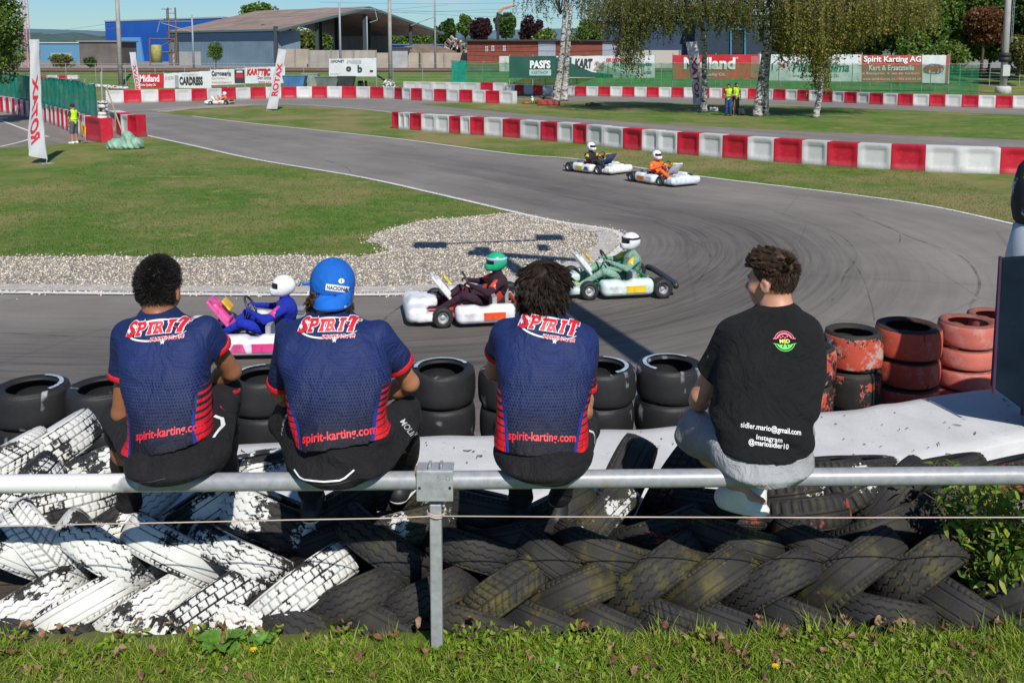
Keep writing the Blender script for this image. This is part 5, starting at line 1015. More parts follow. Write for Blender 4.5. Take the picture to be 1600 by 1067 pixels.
def arcg(r0, r1, a0, a1, n=16): 
    v = []; 
    for i in range(n + 1): a = R(a0 + (a1 - a0) * i / n); v += [(math.cos(a) * r0, math.sin(a) * r0), (math.cos(a) * r1, math.sin(a) * r1)]
    return np.array(v), [[2 * i, 2 * i + 2, 2 * i + 3, 2 * i + 1] for i in range(n)]
EC = (1227, 533); kk = .043
def emb(geo, mat, name, dx=0, dy=0): 
    v = geo[0][:, :2] * 1.0; cen = ((v[:, 0].min() + v[:, 0].max()) / 2, (v[:, 1].min() + v[:, 1].max()) / 2); c = W(*EC, 3.8)
    P = P4; bm = bmesh.new(); vs = [bm.verts.new((a + dx, 0, b + dy)) for a, b in v]
    for q in geo[1]:
        try: bm.faces.new([vs[i] for i in q])
        except ValueError: pass
    for q in bm.verts:
        X_, Z_ = c.x + q.co.x, c.z + q.co.z; q.co = stick(P['bvh'], X_, Z_, 3.8, .003) - Vector(P['org'])
    me = bpy.data.meshes.new(name); bm.to_mesh(me); bm.free(); me.materials.append(mat); o = bpy.data.objects.new(name, me); COL.objects.link(o); o.parent = P['shirt']
emb(arcg(kk, kk * .93, 15, 165), NPINK, 'emblem'); emb(arcg(kk * .82, kk * .66, 22, 158), NPINK, 'emblem'); emb(arcg(kk, kk * .93, 195, 345), NGREEN, 'emblem'); emb(arcg(kk * .82, kk * .66, 205, 335), NGREEN, 'emblem')
g = text_geo('MSD', 1, .03); v = g[0][:, :2]; v = (v - [(v[:, 0].min() + v[:, 0].max()) / 2, (v[:, 1].min() + v[:, 1].max()) / 2]) * (.042 / (v[:, 0].max() - v[:, 0].min())); emb((v, g[1]), NYEL, 'emblem_text')
emb(rects([[(-kk * 1.15, -.008), (-kk * .6, -.012), (-kk * .5, -.016), (-kk * 1.0, -.012)], [(kk * 1.15, -.008), (kk * .6, -.012), (kk * .5, -.016), (kk * 1.0, -.012)], [(-.004, -.012), (.004, -.012), (.010, -.030), (-.010, -.030)], [(-.020, -.014), (-.009, -.013), (-.014, -.028), (-.024, -.024)], [(.020, -.014), (.009, -.013), (.014, -.028), (.024, -.024)]]), NGREEN, 'emblem')
emb(rects([[(-kk * 1.1, .009), (-kk * .75, .009), (-kk * .7, .013), (-kk * 1.05, .013)], [(kk * 1.1, .009), (kk * .75, .009), (kk * .7, .013), (kk * 1.05, .013)]] + [[(x, .013 + .004 * (i % 2)), (x + .006, .013 + .004 * (i % 2)), (x + .006, .018 + .004 * (i % 2)), (x, .018 + .004 * (i % 2))] for i, x in enumerate([-.018, -.009, 0, .009])]), NPINK, 'emblem')
on_back(P4, spaced('D-7', .03), (1097, 556), 1, NGREEN, 'sleeve_print', R(-12), .003, scale=(.030, .014), Yc=3.95)
# trouser details
def on_pants(P, geo, px, mat, name, rot, sc, off=.003): on_back(P, geo, px, 1, mat, name, rot, off, parent=P['pants'], bvh=P['pbvh'], scale=sc, Yc=3.95)
on_pants(P1, spaced('SPIRIT', .04), (356, 622), LOGORED, 'print', R(-55), (.07, .024)); on_pants(P2, spaced('FREEM', .01), (441, 662), LOGOWHITE, 'print', R(85), (.10, .014))
on_pants(P2, spaced('MOLIN', .01), (637, 672), LOGOWHITE, 'print', R(-65), (.10, .016))
def line_geo(pts, w):
    v = []; 
    for i, p in enumerate(pts):
        a = np.array(pts[max(i - 1, 0)]); b = np.array(pts[min(i + 1, len(pts) - 1)]); d = (b - a) / np.linalg.norm(b - a); n_ = np.array([-d[1], d[0]]) * w / 2; v += [tuple(np.array(p) + n_), tuple(np.array(p) - n_)]
    return np.array(v), [[2 * i, 2 * i + 1, 2 * i + 3, 2 * i + 2] for i in range(len(pts) - 1)]
on_pants(P2, line_geo([(-.13, .04), (-.10, .012), (-.08, .004), (0, -.002), (.06, .002), (.08, .012), (.115, .045)], .007), (532, 722), LOGOWHITE, 'piping', 0, (.25, .05))
SEAM = M('trouser seam', (.06, .06, .065), .8, .1)
for P_, x_, y_ in ((P1, 272, 738), (P2, 532, 742), (P3, 846, 742)):
    on_pants(P_, line_geo([(-.12, .018), (-.06, .004), (0, 0), (.06, .004), (.12, .018)], .003), (x_, y_ - 10), SEAM, 'seam', 0, (.22, .02)); on_pants(P_, line_geo([(0, .02), (.002, 0), (0, -.02)], .003), (x_, y_ + 6), SEAM, 'seam', 0, (.006, .035))
on_pants(P1, line_geo([(0, .03), (.02, .02), (.03, 0), (.03, -.03)], .006), (352, 660), LOGOWHITE, 'piping', 0, (.05, .08)); on_pants(P3, line_geo([(0, .03), (.02, .02), (.03, 0), (.03, -.03)], .006), (925, 682), LOGOWHITE, 'piping', 0, (.035, .07))
# ---------------------------------------------------------------- hair and cap
def scalp(P, n, lim, seed, r=(.082, .100, .100), cz=.022, cy=-.012):
    rg = np.random.default_rng(seed); d = rg.normal(0, 1, (n * 3, 3)); d /= np.linalg.norm(d, axis=1)[:, None]; d = d[lim(d)][:n]; k = P['hk']
    loc = d * np.array(r)[None] + np.array([0, cy, cz])[None]; nn = d / np.array(r)[None] ** 2; nn /= np.linalg.norm(nn, axis=1)[:, None]
    roots = P['hc'][None] + (loc * k) @ P['Mh'].T; return roots, nn @ P['Mh'].T, d
def hair_cap(P, r, lim_y, lim_z, mat, rough, freq, seed, cz=.024, cy=-.014):
    c = P['hc']; S = SDF(c - .17, c + .17, .005); k = P['hk']; Mh = P['Mh']; S.ell(c + Mh @ (np.array([0, cy, cz]) * k), np.array(r) * k, 0, Mh)
    rg = np.random.default_rng(seed); a = rg.uniform(0, 6, 9)
    def w(X, Y, Z):
        return rough * (np.sin(freq * X + a[0] + 2 * np.sin(freq * .6 * Z + a[1])) * np.sin(freq * Y + a[2]) + .8 * np.sin(freq * 1.1 * Z + a[3] + 1.5 * np.sin(freq * .7 * X)) * np.sin(freq * .9 * (X + Y) + a[4]))
    S.warp(w); p0 = c + Mh @ (np.array([0, .028, .015]) * k); S.plane(p0, Mh @ np.array([0, .74, -.67])); S.plane(c + Mh @ (np.array([0, 0, lim_z]) * k), Mh @ np.array([0, .1, -1]))
    o, _, _ = S.obj('hair', mat, P['body'], P['org']); return o
lim = lambda d: ((d[:, 1] < .15) | (d[:, 2] > .25 + .6 * np.clip(d[:, 1], 0, 1))) & (d[:, 2] > -.85) & ~((np.abs(d[:, 0]) > .8) & (d[:, 2] < -.18) & (d[:, 1] > -.3))
# curly crop
h1 = hair_cap(P1, (.082, .104, .102), .02, -.13, HAIRB, .0035, 95, 1, .036)
ro, nn, d = scalp(P1, 9000, lim, 5, (.080, .102, .102), .034, -.014); strands('curls', ro, nn, .018, .0011, HAIRB, h1, P1['org'], curl=1.3, grav=.0, seg=7, seed=3, curlf=1.9)
# messy medium
h3 = hair_cap(P3, (.086, .106, .100), .01, -.12, HAIRD, .006, 42, 4, .026)
lim3 = lambda d: ((d[:, 1] < .2) | (d[:, 2] > .2)) & (d[:, 2] > -.75)
ro, nn, d = scalp(P3, 15000, lim3, 6, (.080, .100, .096), .024); crown = np.array([0, -.35, .94]); tang = d - crown[None] * (d @ crown)[:, None]; tang = (tang / (np.linalg.norm(tang, axis=1)[:, None] + 1e-6)) @ P3['Mh'].T; cl_ = np.stack([np.sin(d[:, 0] * 9 + 1), np.sin(d[:, 2] * 8 + d[:, 0] * 5), np.sin(d[:, 1] * 9)], 1) * .55
sidew = np.stack([np.sign(d[:, 0]) * .35, -.15 * np.ones(len(d)), -.75 * np.ones(len(d))], 1); dirs = nn * .14 + tang * 1.0 + cl_ * .42 + RNG.normal(0, .08, nn.shape)
Lk = .056 * (1 - .45 * ((np.abs(d[:, 0]) > .75) & (d[:, 2] < .1))); strands('locks', ro, dirs, Lk, .0012, HAIRD, h3, P3['org'], curl=.14, grav=.95, seg=8, seed=4, curlf=.7, clump=420, conv=.25, jit_=.2)
ro, nn, d = scalp(P3, 2600, lambda d: (d[:, 1] < .1) & (d[:, 2] < -.05) & (d[:, 2] > -.8), 16, (.086, .10, .10), .02); strands('nape_locks', ro, nn * .5 + np.array([[0, -.1, -1]]) + RNG.normal(0, .25, nn.shape), .07, .0016, HAIRD, h3, P3['org'], curl=.35, grav=.5, seg=6, seed=5, curlf=.9, clump=120, conv=.3)
# short brushed-up
h4 = hair_cap(P4, (.077, .100, .096), .035, -.122, HAIRM, .004, 50, 7, .030)
lim4 = lambda d: ((d[:, 1] < .05) | (d[:, 2] > .35)) & (d[:, 2] > -.8) & ~((np.abs(d[:, 0]) > .75) & (d[:, 2] < -.05) & (d[:, 1] > -.2))
ro, nn, d = scalp(P4, 15000, lim4, 8, (.075, .097, .095), .027); crown4 = np.array([0, -.45, .89]); tang4 = d - crown4[None] * (d @ crown4)[:, None]; tang4 = (tang4 / (np.linalg.norm(tang4, axis=1)[:, None] + 1e-6)) @ P4['Mh'].T; Ln = .010 + .034 * np.clip(d[:, 2] + .2, 0, 1.2)
fwd = (P4['Mh'] @ np.array([.25, .9, .15])); strands('short_locks', ro, nn * .42 + tang4 * .5 + fwd[None] * np.clip(d[:, 2:3] + .1, 0, 1) * 1.1 + np.array([[0, 0, -.5]]) * (d[:, 2:3] < .1) + RNG.normal(0, .16, nn.shape), Ln, .0011, HAIRM, h4, P4['org'], curl=.2, grav=.25, seg=5, seed=9, curlf=.7, clump=700, conv=.2, jit_=.1)
# curls under the cap
HC = M('dark curly hair with brown tips', (.045, .022, .013), .45, .5, 50)
ro, nn, d = scalp(P2, 6000, lambda d: (d[:, 1] < .1) & (d[:, 2] < -.30) & (d[:, 2] > -.95) & (np.abs(d[:, 0]) > .25), 12, (.084, .096, .092), .0); strands('hair', ro, nn * .6 + np.array([[0, 0, -.8]]), .055, .0014, HC, P2['body'], P2['org'], curl=1.0, grav=.4, seg=10, seed=10, curlf=1.5, clump=90, conv=.4)
CAPB = cloth('blue cap cotton', (.012, .13, .52), .75, .25); CAPB2 = CAPB
def make_cap(P):
    c = P['hc'] + P['Mh'] @ (np.array([0, -.01, .024]) * P['hk']); Mh = P['Mh'] @ np.array(Matrix.Rotation(R(15), 3, 'Z') @ Matrix.Rotation(R(31), 3, 'X') @ Matrix.Rotation(R(-6), 3, 'Y')); S = SDF(c - .2, c + .2, .0045); r = np.array([.098, .116, .110])
    S.ell(c, r, 0, Mh); S.ell(c, r - .008, 0, Mh, 's'); S.plane(c + Mh @ np.array([0, 0, -.012]), Mh @ np.array([0, 0, -1.0])); S.ell(c + Mh @ np.array([0, 0, .111]), [.008, .008, .005], .002, Mh)
    o, V, Fq = S.obj('cap', CAPB, None, P['org']); o.location = P['org']; tag(o, 'royal blue baseball cap worn backwards on the second person from the left', 'cap')
    # brim down over the neck (towards the viewer)
    n, m = 26, 10; V_ = []
    for lay in (0, 1):
        for i in range(n + 1):
            a = R(-200 + 220 * i / n) if False else R(-172 + 164 * i / n)
            for j in range(m + 1):
                t_ = j / m; ex = math.sin(math.pi * i / n) ** .55 * .072 * t_
                x = math.cos(a) * (.097 + .0 * ex) ; y = math.sin(a) * .115; q = np.array([x * (1 - .08 * t_), y - ex, -.012 - .022 * t_ - .030 * (x / .1) ** 2 * t_ + .004 * lay - .012 * t_ * t_])
                V_.append(c + Mh @ q)
    F_ = []; st = (n + 1) * (m + 1)
    for lay in (0, 1):
        for i in range(n):
            for j in range(m): q = [lay * st + i * (m + 1) + j, lay * st + (i + 1) * (m + 1) + j, lay * st + (i + 1) * (m + 1) + j + 1, lay * st + i * (m + 1) + j + 1]; F_.append(q if lay else q[::-1])
    for i in range(n): F_.append([i * (m + 1) + m, (i + 1) * (m + 1) + m, st + (i + 1) * (m + 1) + m, st + i * (m + 1) + m])
    br = mesh_np('brim', np.array(V_) - P['org'][None], F_, CAPB2, True, o); bvh = BVHTree.FromPolygons([tuple(a) for a in V.tolist()], Fq.tolist()); bb = BVHTree.FromPolygons([tuple(a) for a in V_], F_)
    Q = dict(P); Q['bvh'] = bvh; Q['shirt'] = o
    on_back(Q, rects([[(-.052, -.014), (.052, -.014), (.052, .014), (-.052, .014)]]), (529, 451), 1, LOGOWHITE, 'patch', R(-7), .0016, Yc=3.98)
    on_back(Q, text_geo('NACIONAL', 1, .03), (529, 451), 1, M('print navy', (.02, .04, .14), .5), 'patch_text', R(-6), .0030, scale=(.092, .017), Yc=3.98)
    on_back(Q, arcg(.0005, .0115, 0, 360, 20), (533, 439), 1, LOGOWHITE, 'patch_disc', 0, .0016, Yc=3.98); on_back(Q, rects([[(-.0015, -.004), (.0015, -.004), (.0015, .008), (-.0015, .008)]]), (533, 439), 1, M('print navy', (.02, .04, .14), .5), 'patch_mark', 0, .003, Yc=3.98)
    Q['bvh'] = bb; Q['shirt'] = br; on_back(Q, star(0, 0, .011), (545, 478), 1, NYEL, 'brim_star', .3, .002, Yc=3.95)
    mb = MB(); a = Vector(c + Mh @ np.array([-.095, .03, -.012]) - P['org']); mb.tube([a, a + Vector((-.03, 0, -.004)), a + Vector((-.045, -.005, .006)), a + Vector((-.055, -.005, -.012))], [.006, .008, .005, .003], 6); mb.build('strap', CAPB, o, True)
make_cap(P2)
# ---------------------------------------------------------------- karts and drivers
def gloss(name, col, r=.3): return M(name, col, r, .05, 3, spec=.5)
KM = {}
def kmesh(key, S=None, fn=None):
    if key not in KM:
        V, Fq = S.geo() if S else fn(); o = mesh_np(key, V, Fq, WHITE, True); KM[key] = o.data; bpy.data.objects.remove(o)
    return KM[key]
def inst(name, me, mat, parent, loc=None, rz=None):
    o = bpy.data.objects.new(name, me); COL.objects.link(o); o.parent = parent; o.material_slots[0].link = 'OBJECT'; o.material_slots[0].material = mat
    if loc is not None: o.location = loc
    if rz is not None: o.rotation_euler = rz
    return o
def kart_shapes():
    rs = .0125
    S = SDF([.45, -.62, 0], [1.1, .62, .42], rs); S.rbox([.86, 0, .155], [.13, .50, .09], .07); S.cone([.93, -.36, .12], [.93, .36, .12], .075, .075, .06); S.rbox([.72, .40, .11], [.16, .10, .05], .04, .04); S.rbox([.72, -.40, .11], [.16, .10, .05], .04, .04)
    S.rbox([.76, 0, .23], [.18, .17, .06], .045, .08); kmesh('nose', S)
    MN = np.array(Matrix.Rotation(R(-52), 3, 'Y')); S = SDF([.25, -.25, .15], [.85, .25, .65], rs); S.rbox([.52, 0, .40], [.215, .165, .02], .018, 0, MN); S.rbox([.50, 0, .41], [.14, .12, .04], .025, .03, MN); kmesh('front_panel', S)
    S = SDF([.30, -.16, .38], [.62, .16, .64], rs); S.rbox([.437, 0, .50], [.078, .112, .012], .010, 0, MN); kmesh('number_plate', S)
    S = SDF([-.42, .38, 0], [.45, .72, .30], rs); S.rbox([.0, .555, .15], [.375, .10, .10], .07); S.rbox([.24, .50, .17], [.15, .10, .09], .06, .06); S.rbox([-.2, .56, .19], [.16, .07, .09], .05, .05); kmesh('side_pod', S)
    S = SDF([-.5, -.28, .02], [.2, .28, .58], rs); S.ell([-.12, 0, .32], [.22, .20, .30]); S.ell([-.06, 0, .36], [.21, .17, .29], 0, None, 's'); S.plane([0, 0, .07], [0, 0, -1]); S.plane([.02, 0, .25], [.55, 0, .5]); kmesh('seat', S)
    mb = MB()
    for s_ in (-1, 1): mb.tube([(.62, s_ * .30, .07), (.3, s_ * .33, .055), (-.2, s_ * .30, .055), (-.62, s_ * .30, .09)], .016, 8); mb.bar((.55, s_ * .3, .1), (.55, s_ * .44, .12), .014); mb.tube([(.15, s_ * .33, .06), (.0, s_ * .5, .08), (-.25, s_ * .33, .06)], .011, 6)
    mb.bar((.6, -.3, .07), (.6, .3, .07), .016); mb.bar((-.5, -.58, .13), (-.5, .58, .13), .02); mb.bar((.35, 0, .08), (.17, 0, .46), .012); mb.box((.33, 0, .045), (.6, .5, .008)); mb.bar((.62, -.12, .08), (.7, -.14, .2), .008); mb.bar((.62, .12, .08), (.7, .14, .2), .008)
    KM['frame'] = (o := mb.build('frame', [DARKM], smooth=False)).data; bpy.data.objects.remove(o)
    mb = MB(); mb.tube([(-.70, -.62, .16), (-.74, -.5, .16), (-.75, 0, .16), (-.74, .5, .16), (-.70, .62, .16)], .045, 10); KM['rear_bumper'] = (o := mb.build('rb', [DARKM], smooth=True)).data; bpy.data.objects.remove(o)
    mb = MB(); mb.box((-.33, -.34, .17), (.2, .16, .2)); mb.box((-.33, -.34, .30), (.13, .13, .08), taper=.8)
    for k in range(6): mb.box((-.33, -.34, .24 + .02 * k), (.17, .17, .006))
    mb.tube([(-.25, -.33, .2), (-.1, -.42, .18), (.1, -.42, .16)], .035, 10); KM['engine'] = (o := mb.build('en', [STEEL])).data; bpy.data.objects.remove(o)
    v, f = lathe([(.13 + .014 * math.cos(a), .014 * math.sin(a)) for a in np.linspace(0, 2 * math.pi, 11)], 28); KM['steering_wheel'] = (o := mesh_np('sw', v, f, DARKM, True)).data; bpy.data.objects.remove(o)
    for nm, r, w in (('front', .132, .125), ('rear', .142, .19)):
        v, f = lathe([(.066, -w * .42), (.075, -w * .5), (r * .85, -w * .52), (r * .97, -w * .44), (r, -w * .3), (r, w * .3), (r * .97, w * .44), (r * .85, w * .52), (.075, w * .5), (.066, w * .42)], 30); KM['tyre_' + nm] = (o := mesh_np('t', v, f, BLACK, True)).data; bpy.data.objects.remove(o)
        v, f = lathe([(0.001, -w * .2), (.03, -w * .22), (.035, -w * .1), (.055, -w * .1), (.062, -w * .4), (.068, -w * .45), (.068, w * .45), (.062, w * .4), (.055, w * .1), (.035, w * .1), (.03, w * .22), (.001, w * .2)], 24); KM['rim_' + nm] = (o := mesh_np('r', v, f, STEEL, True)).data; bpy.data.objects.remove(o)
    # driver
    S = SDF([-.60, -.52, .04], [.85, .52, .86], .011); S.ell([-.17, 0, .18], [.17, .17, .12]); S.cone([-.18, 0, .2], [-.25, 0, .42], .14, .165, .06, flat=((1, 0, 0), 1.25)); S.cone([-.25, -.13, .49], [-.25, .13, .49], .085, .085, .06); S.cone([-.25, 0, .5], [-.23, 0, .64], .065, .06, .04)
    for s_ in (-1, 1):
        S.cone([-.24, s_ * .19, .50], [-.06, s_ * .33, .40], .058, .048, .03); S.cone([-.06, s_ * .33, .40], [.13, s_ * .16, .47], .046, .032, .02); S.cone([-.14, s_ * .10, .17], [.24, s_ * .20, .34], .085, .06, .04); S.cone([.24, s_ * .20, .34], [.58, s_ * .15, .13], .058, .042, .02); S.cone([.58, s_ * .15, .11], [.70, s_ * .15, .18], .042, .035, .02)
        add_hand(S, [.125, s_ * .155, .475], [.55, -s_ * .1, .25], [.3, -s_ * .2, -1], .85, .75, -s_)
    kmesh('driver', S)
    S = SDF([-.45, -.2, .55], [.02, .2, .98], .008); S.ell([-.225, 0, .765], [.142, .122, .138]); S.rbox([-.155, 0, .70], [.09, .085, .06], .05, .05); S.rbox([-.09, 0, .775], [.08, .13, .036], .01, .0, None, 's'); kmesh('helmet', S)
    S = SDF([-.4, -.2, .6], [.05, .2, .95], .008); S.ell([-.222, 0, .77], [.137, .118, .12]); S.plane([-.17, 0, 0], [-1, 0, 0]); S.plane([0, 0, .815], [0, 0, 1]); S.plane([0, 0, .735], [0, 0, -1]); kmesh('visor', S)
kart_shapes()
VISOR = gloss('dark visor', (.01, .012, .02), .1)
def kart(P, ang, lab, cols, dlab, num=None):
    k = empty('kart', (P[0], P[1], TZ + .007), lab, 'kart', 'racing karts on the track', ang); c = {n: (v if not isinstance(v, tuple) else _MC.setdefault('suit ' + str(v), cloth('suit ' + str(v), v, .8, .9)) if n == 'suit' else M('kart ' + str(v), v, .35, .12, 9, spec=.45, dirt=mul(v, .35))) for n, v in cols.items()}
    inst('nose', KM['nose'], c['nose'], k); inst('front_panel', KM['front_panel'], c['panel'], k); inst('number_plate', KM['number_plate'], c['plate'], k)
    inst('side_pod', KM['side_pod'], c['pod'], k); o = inst('side_pod', KM['side_pod'], c['pod'], k); o.scale = (1, -1, 1)
    for s_ in (-1, 1):       # coloured patches on the pods and nose
        mb = MB(); mb.box((-.10, s_ * .657, .15), (.28, .008, .10)); mb.build('pod_graphic', c['trim'], k, bevel=.002); mb = MB(); mb.add([(.10, s_ * .658, .10), (.30, s_ * .655, .10), (.24, s_ * .658, .20), (.14, s_ * .658, .20)], [(0, 1, 2, 3)]); mb.build('pod_stripe', c['panel'] if c['panel'] != c['pod'] else c['suit'], k)
    mb = MB(); mb.box((.955, .0, .155), (.006, .3, .06), rot=Matrix.Rotation(R(-10), 3, 'Y')); mb.box((.70, .28, .172), (.18, .05, .006)); mb.box((.70, -.28, .172), (.18, .05, .006)); mb.build('nose_graphic', c['trim'], k)
    inst('seat', KM['seat'], c['seat'], k); inst('frame', KM['frame'], c['frame'], k); inst('rear_bumper', KM['rear_bumper'], c['rear'], k); inst('engine', KM['engine'], STEEL, k); inst('steering_wheel', KM['steering_wheel'], DARKM, k, (.17, 0, .47), (0, R(-62), 0))
    for s_ in (-1, 1):
        for nm, x, y in (('front', .55, .50), ('rear', -.5, .585)):
            w = inst('wheel', KM['rim_' + nm], STEEL, k, (x, s_ * y, .135 if nm == 'rear' else .126), (R(90), 0, 0)); inst('tyre', KM['tyre_' + nm], BLACK, w)
    if num:
        nrm = Vector((-math.sin(R(52)), 0, math.cos(R(52)))) * -1; up = Vector((-math.cos(R(52)), 0, math.sin(R(52)))); c0 = Vector((.437, 0, .50))
        nrm = Vector((math.sin(R(52)), 0, math.cos(R(52)))); flat_text(num, .10, .13, c0 + nrm * .012, (0, 1, 0), up, nrm * .003, DARKM, k, .02, name='number')
    d = inst('person', KM['driver'], c['suit'], None, k.location, (0, 0, ang)); d.scale = (1.0, 1.0, .93); tag(d, dlab, 'person', 'kart drivers'); h = inst('helmet', KM['helmet'], c['helm'], d); inst('visor', KM['visor'], VISOR, h)
    mb = MB(); mb.box((-.12, .36, .22), (.06, .30, .28), taper=.95); mb.build('radiator', STEEL, k)
    mb = MB()
    if 'helm2' in c:
        v, f = lathe([(.123, .0), (.1255, .004), (.1255, .03), (.121, .034)], 30); v = v * np.array([1.12, 1, 1]) + np.array([-.225, 0, .80]); v = v[:]; mesh_np('helmet_band', v, f, c['helm2'], True, h)
    for s_ in (-1, 1): mb = MB(); mb.bar((-.21, s_ * .175, .50), (-.12, s_ * .285, .44), .0615, .054, 12); mb.build('suit_sleeve_band', c['trim'], d, True)
    return k
def ang_px(a, b): p, q = G(*a), G(*b); return math.atan2(q.y - p.y, q.x - p.x)
straight = ang_px((800, 262), (1100, 300)); WHT = (.78, .78, .80)
kart(G(416, 538), R(184), 'blue and pink kart with a yellow number plate passing behind the first two people', dict(nose=(.75, .76, .80), panel=(.75, .10, .32), plate=(.85, .50, .03), pod=(.72, .72, .76), trim=(.70, .06, .25), seat=(.02, .03, .12), frame=(.12, .12, .13), rear=(.03, .03, .035), suit=(.015, .035, .42), helm=(.82, .82, .82)), 'driver in a blue suit and plain white helmet on the blue and pink kart')
kart(G(750, 492), R(190), 'white kart with red and orange panels passing beside the third person', dict(nose=WHT, panel=(.78, .76, .76), plate=(.85, .70, .06), pod=(.76, .78, .82), trim=(.75, .09, .03), seat=(.5, .05, .03), frame=(.6, .08, .04), rear=(.4, .03, .03), suit=(.045, .022, .035), helm=(.02, .42, .20), helm2=(.45, .60, .75)), 'driver in a dark red suit and bright green helmet on the white kart')
kart(G(962, 452), R(191), 'green and white kart with yellow plates leaving the hairpin, right of the third person', dict(nose=(.55, .68, .62), panel=(.72, .76, .74), plate=(.82, .52, .03), pod=(.60, .72, .66), trim=(.80, .55, .03), seat=(.02, .25, .10), frame=(.03, .30, .14), rear=(.04, .04, .04), suit=(.25, .42, .32), helm=(.75, .76, .78), helm2=(.03, .03, .06)), 'driver in a green suit and white and dark helmet on the green kart')
kart(G(932, 268), straight + R(-2), 'black kart with a white nose, first of the two karts on the straight', dict(nose=(.80, .81, .78), panel=(.05, .08, .20), plate=(.85, .60, .03), pod=(.72, .75, .70), trim=(.55, .42, .04), seat=(.25, .02, .02), frame=(.08, .08, .09), rear=(.3, .24, .02), suit=(.03, .03, .035), helm=(.82, .82, .82)), 'driver in a black suit and white helmet on the left kart of the straight')
kart(G(1034, 285), straight + R(-12), 'white kart with orange pods, ahead of the black kart on the straight', dict(nose=(.62, .68, .76), panel=(.70, .68, .74), plate=(.85, .65, .03), pod=(.72, .78, .78), trim=(.80, .20, .02), seat=(.5, .03, .03), frame=(.15, .15, .16), rear=(.05, .05, .05), suit=(.80, .17, .04), helm=(.84, .84, .84)), 'driver in an orange suit and white helmet ahead on the straight')
kart(G(346, 163.5), R(178), 'small distant white kart on the far bend before the red and white barrier', dict(nose=(.78, .78, .78), panel=(.78, .78, .78), plate=(.8, .7, .1), pod=(.78, .78, .76), trim=(.7, .25, .1), seat=(.1, .1, .1), frame=(.1, .1, .1), rear=(.5, .5, .1), suit=(.75, .25, .12), helm=(.75, .76, .78)), 'driver in an orange and white suit on the small distant kart')
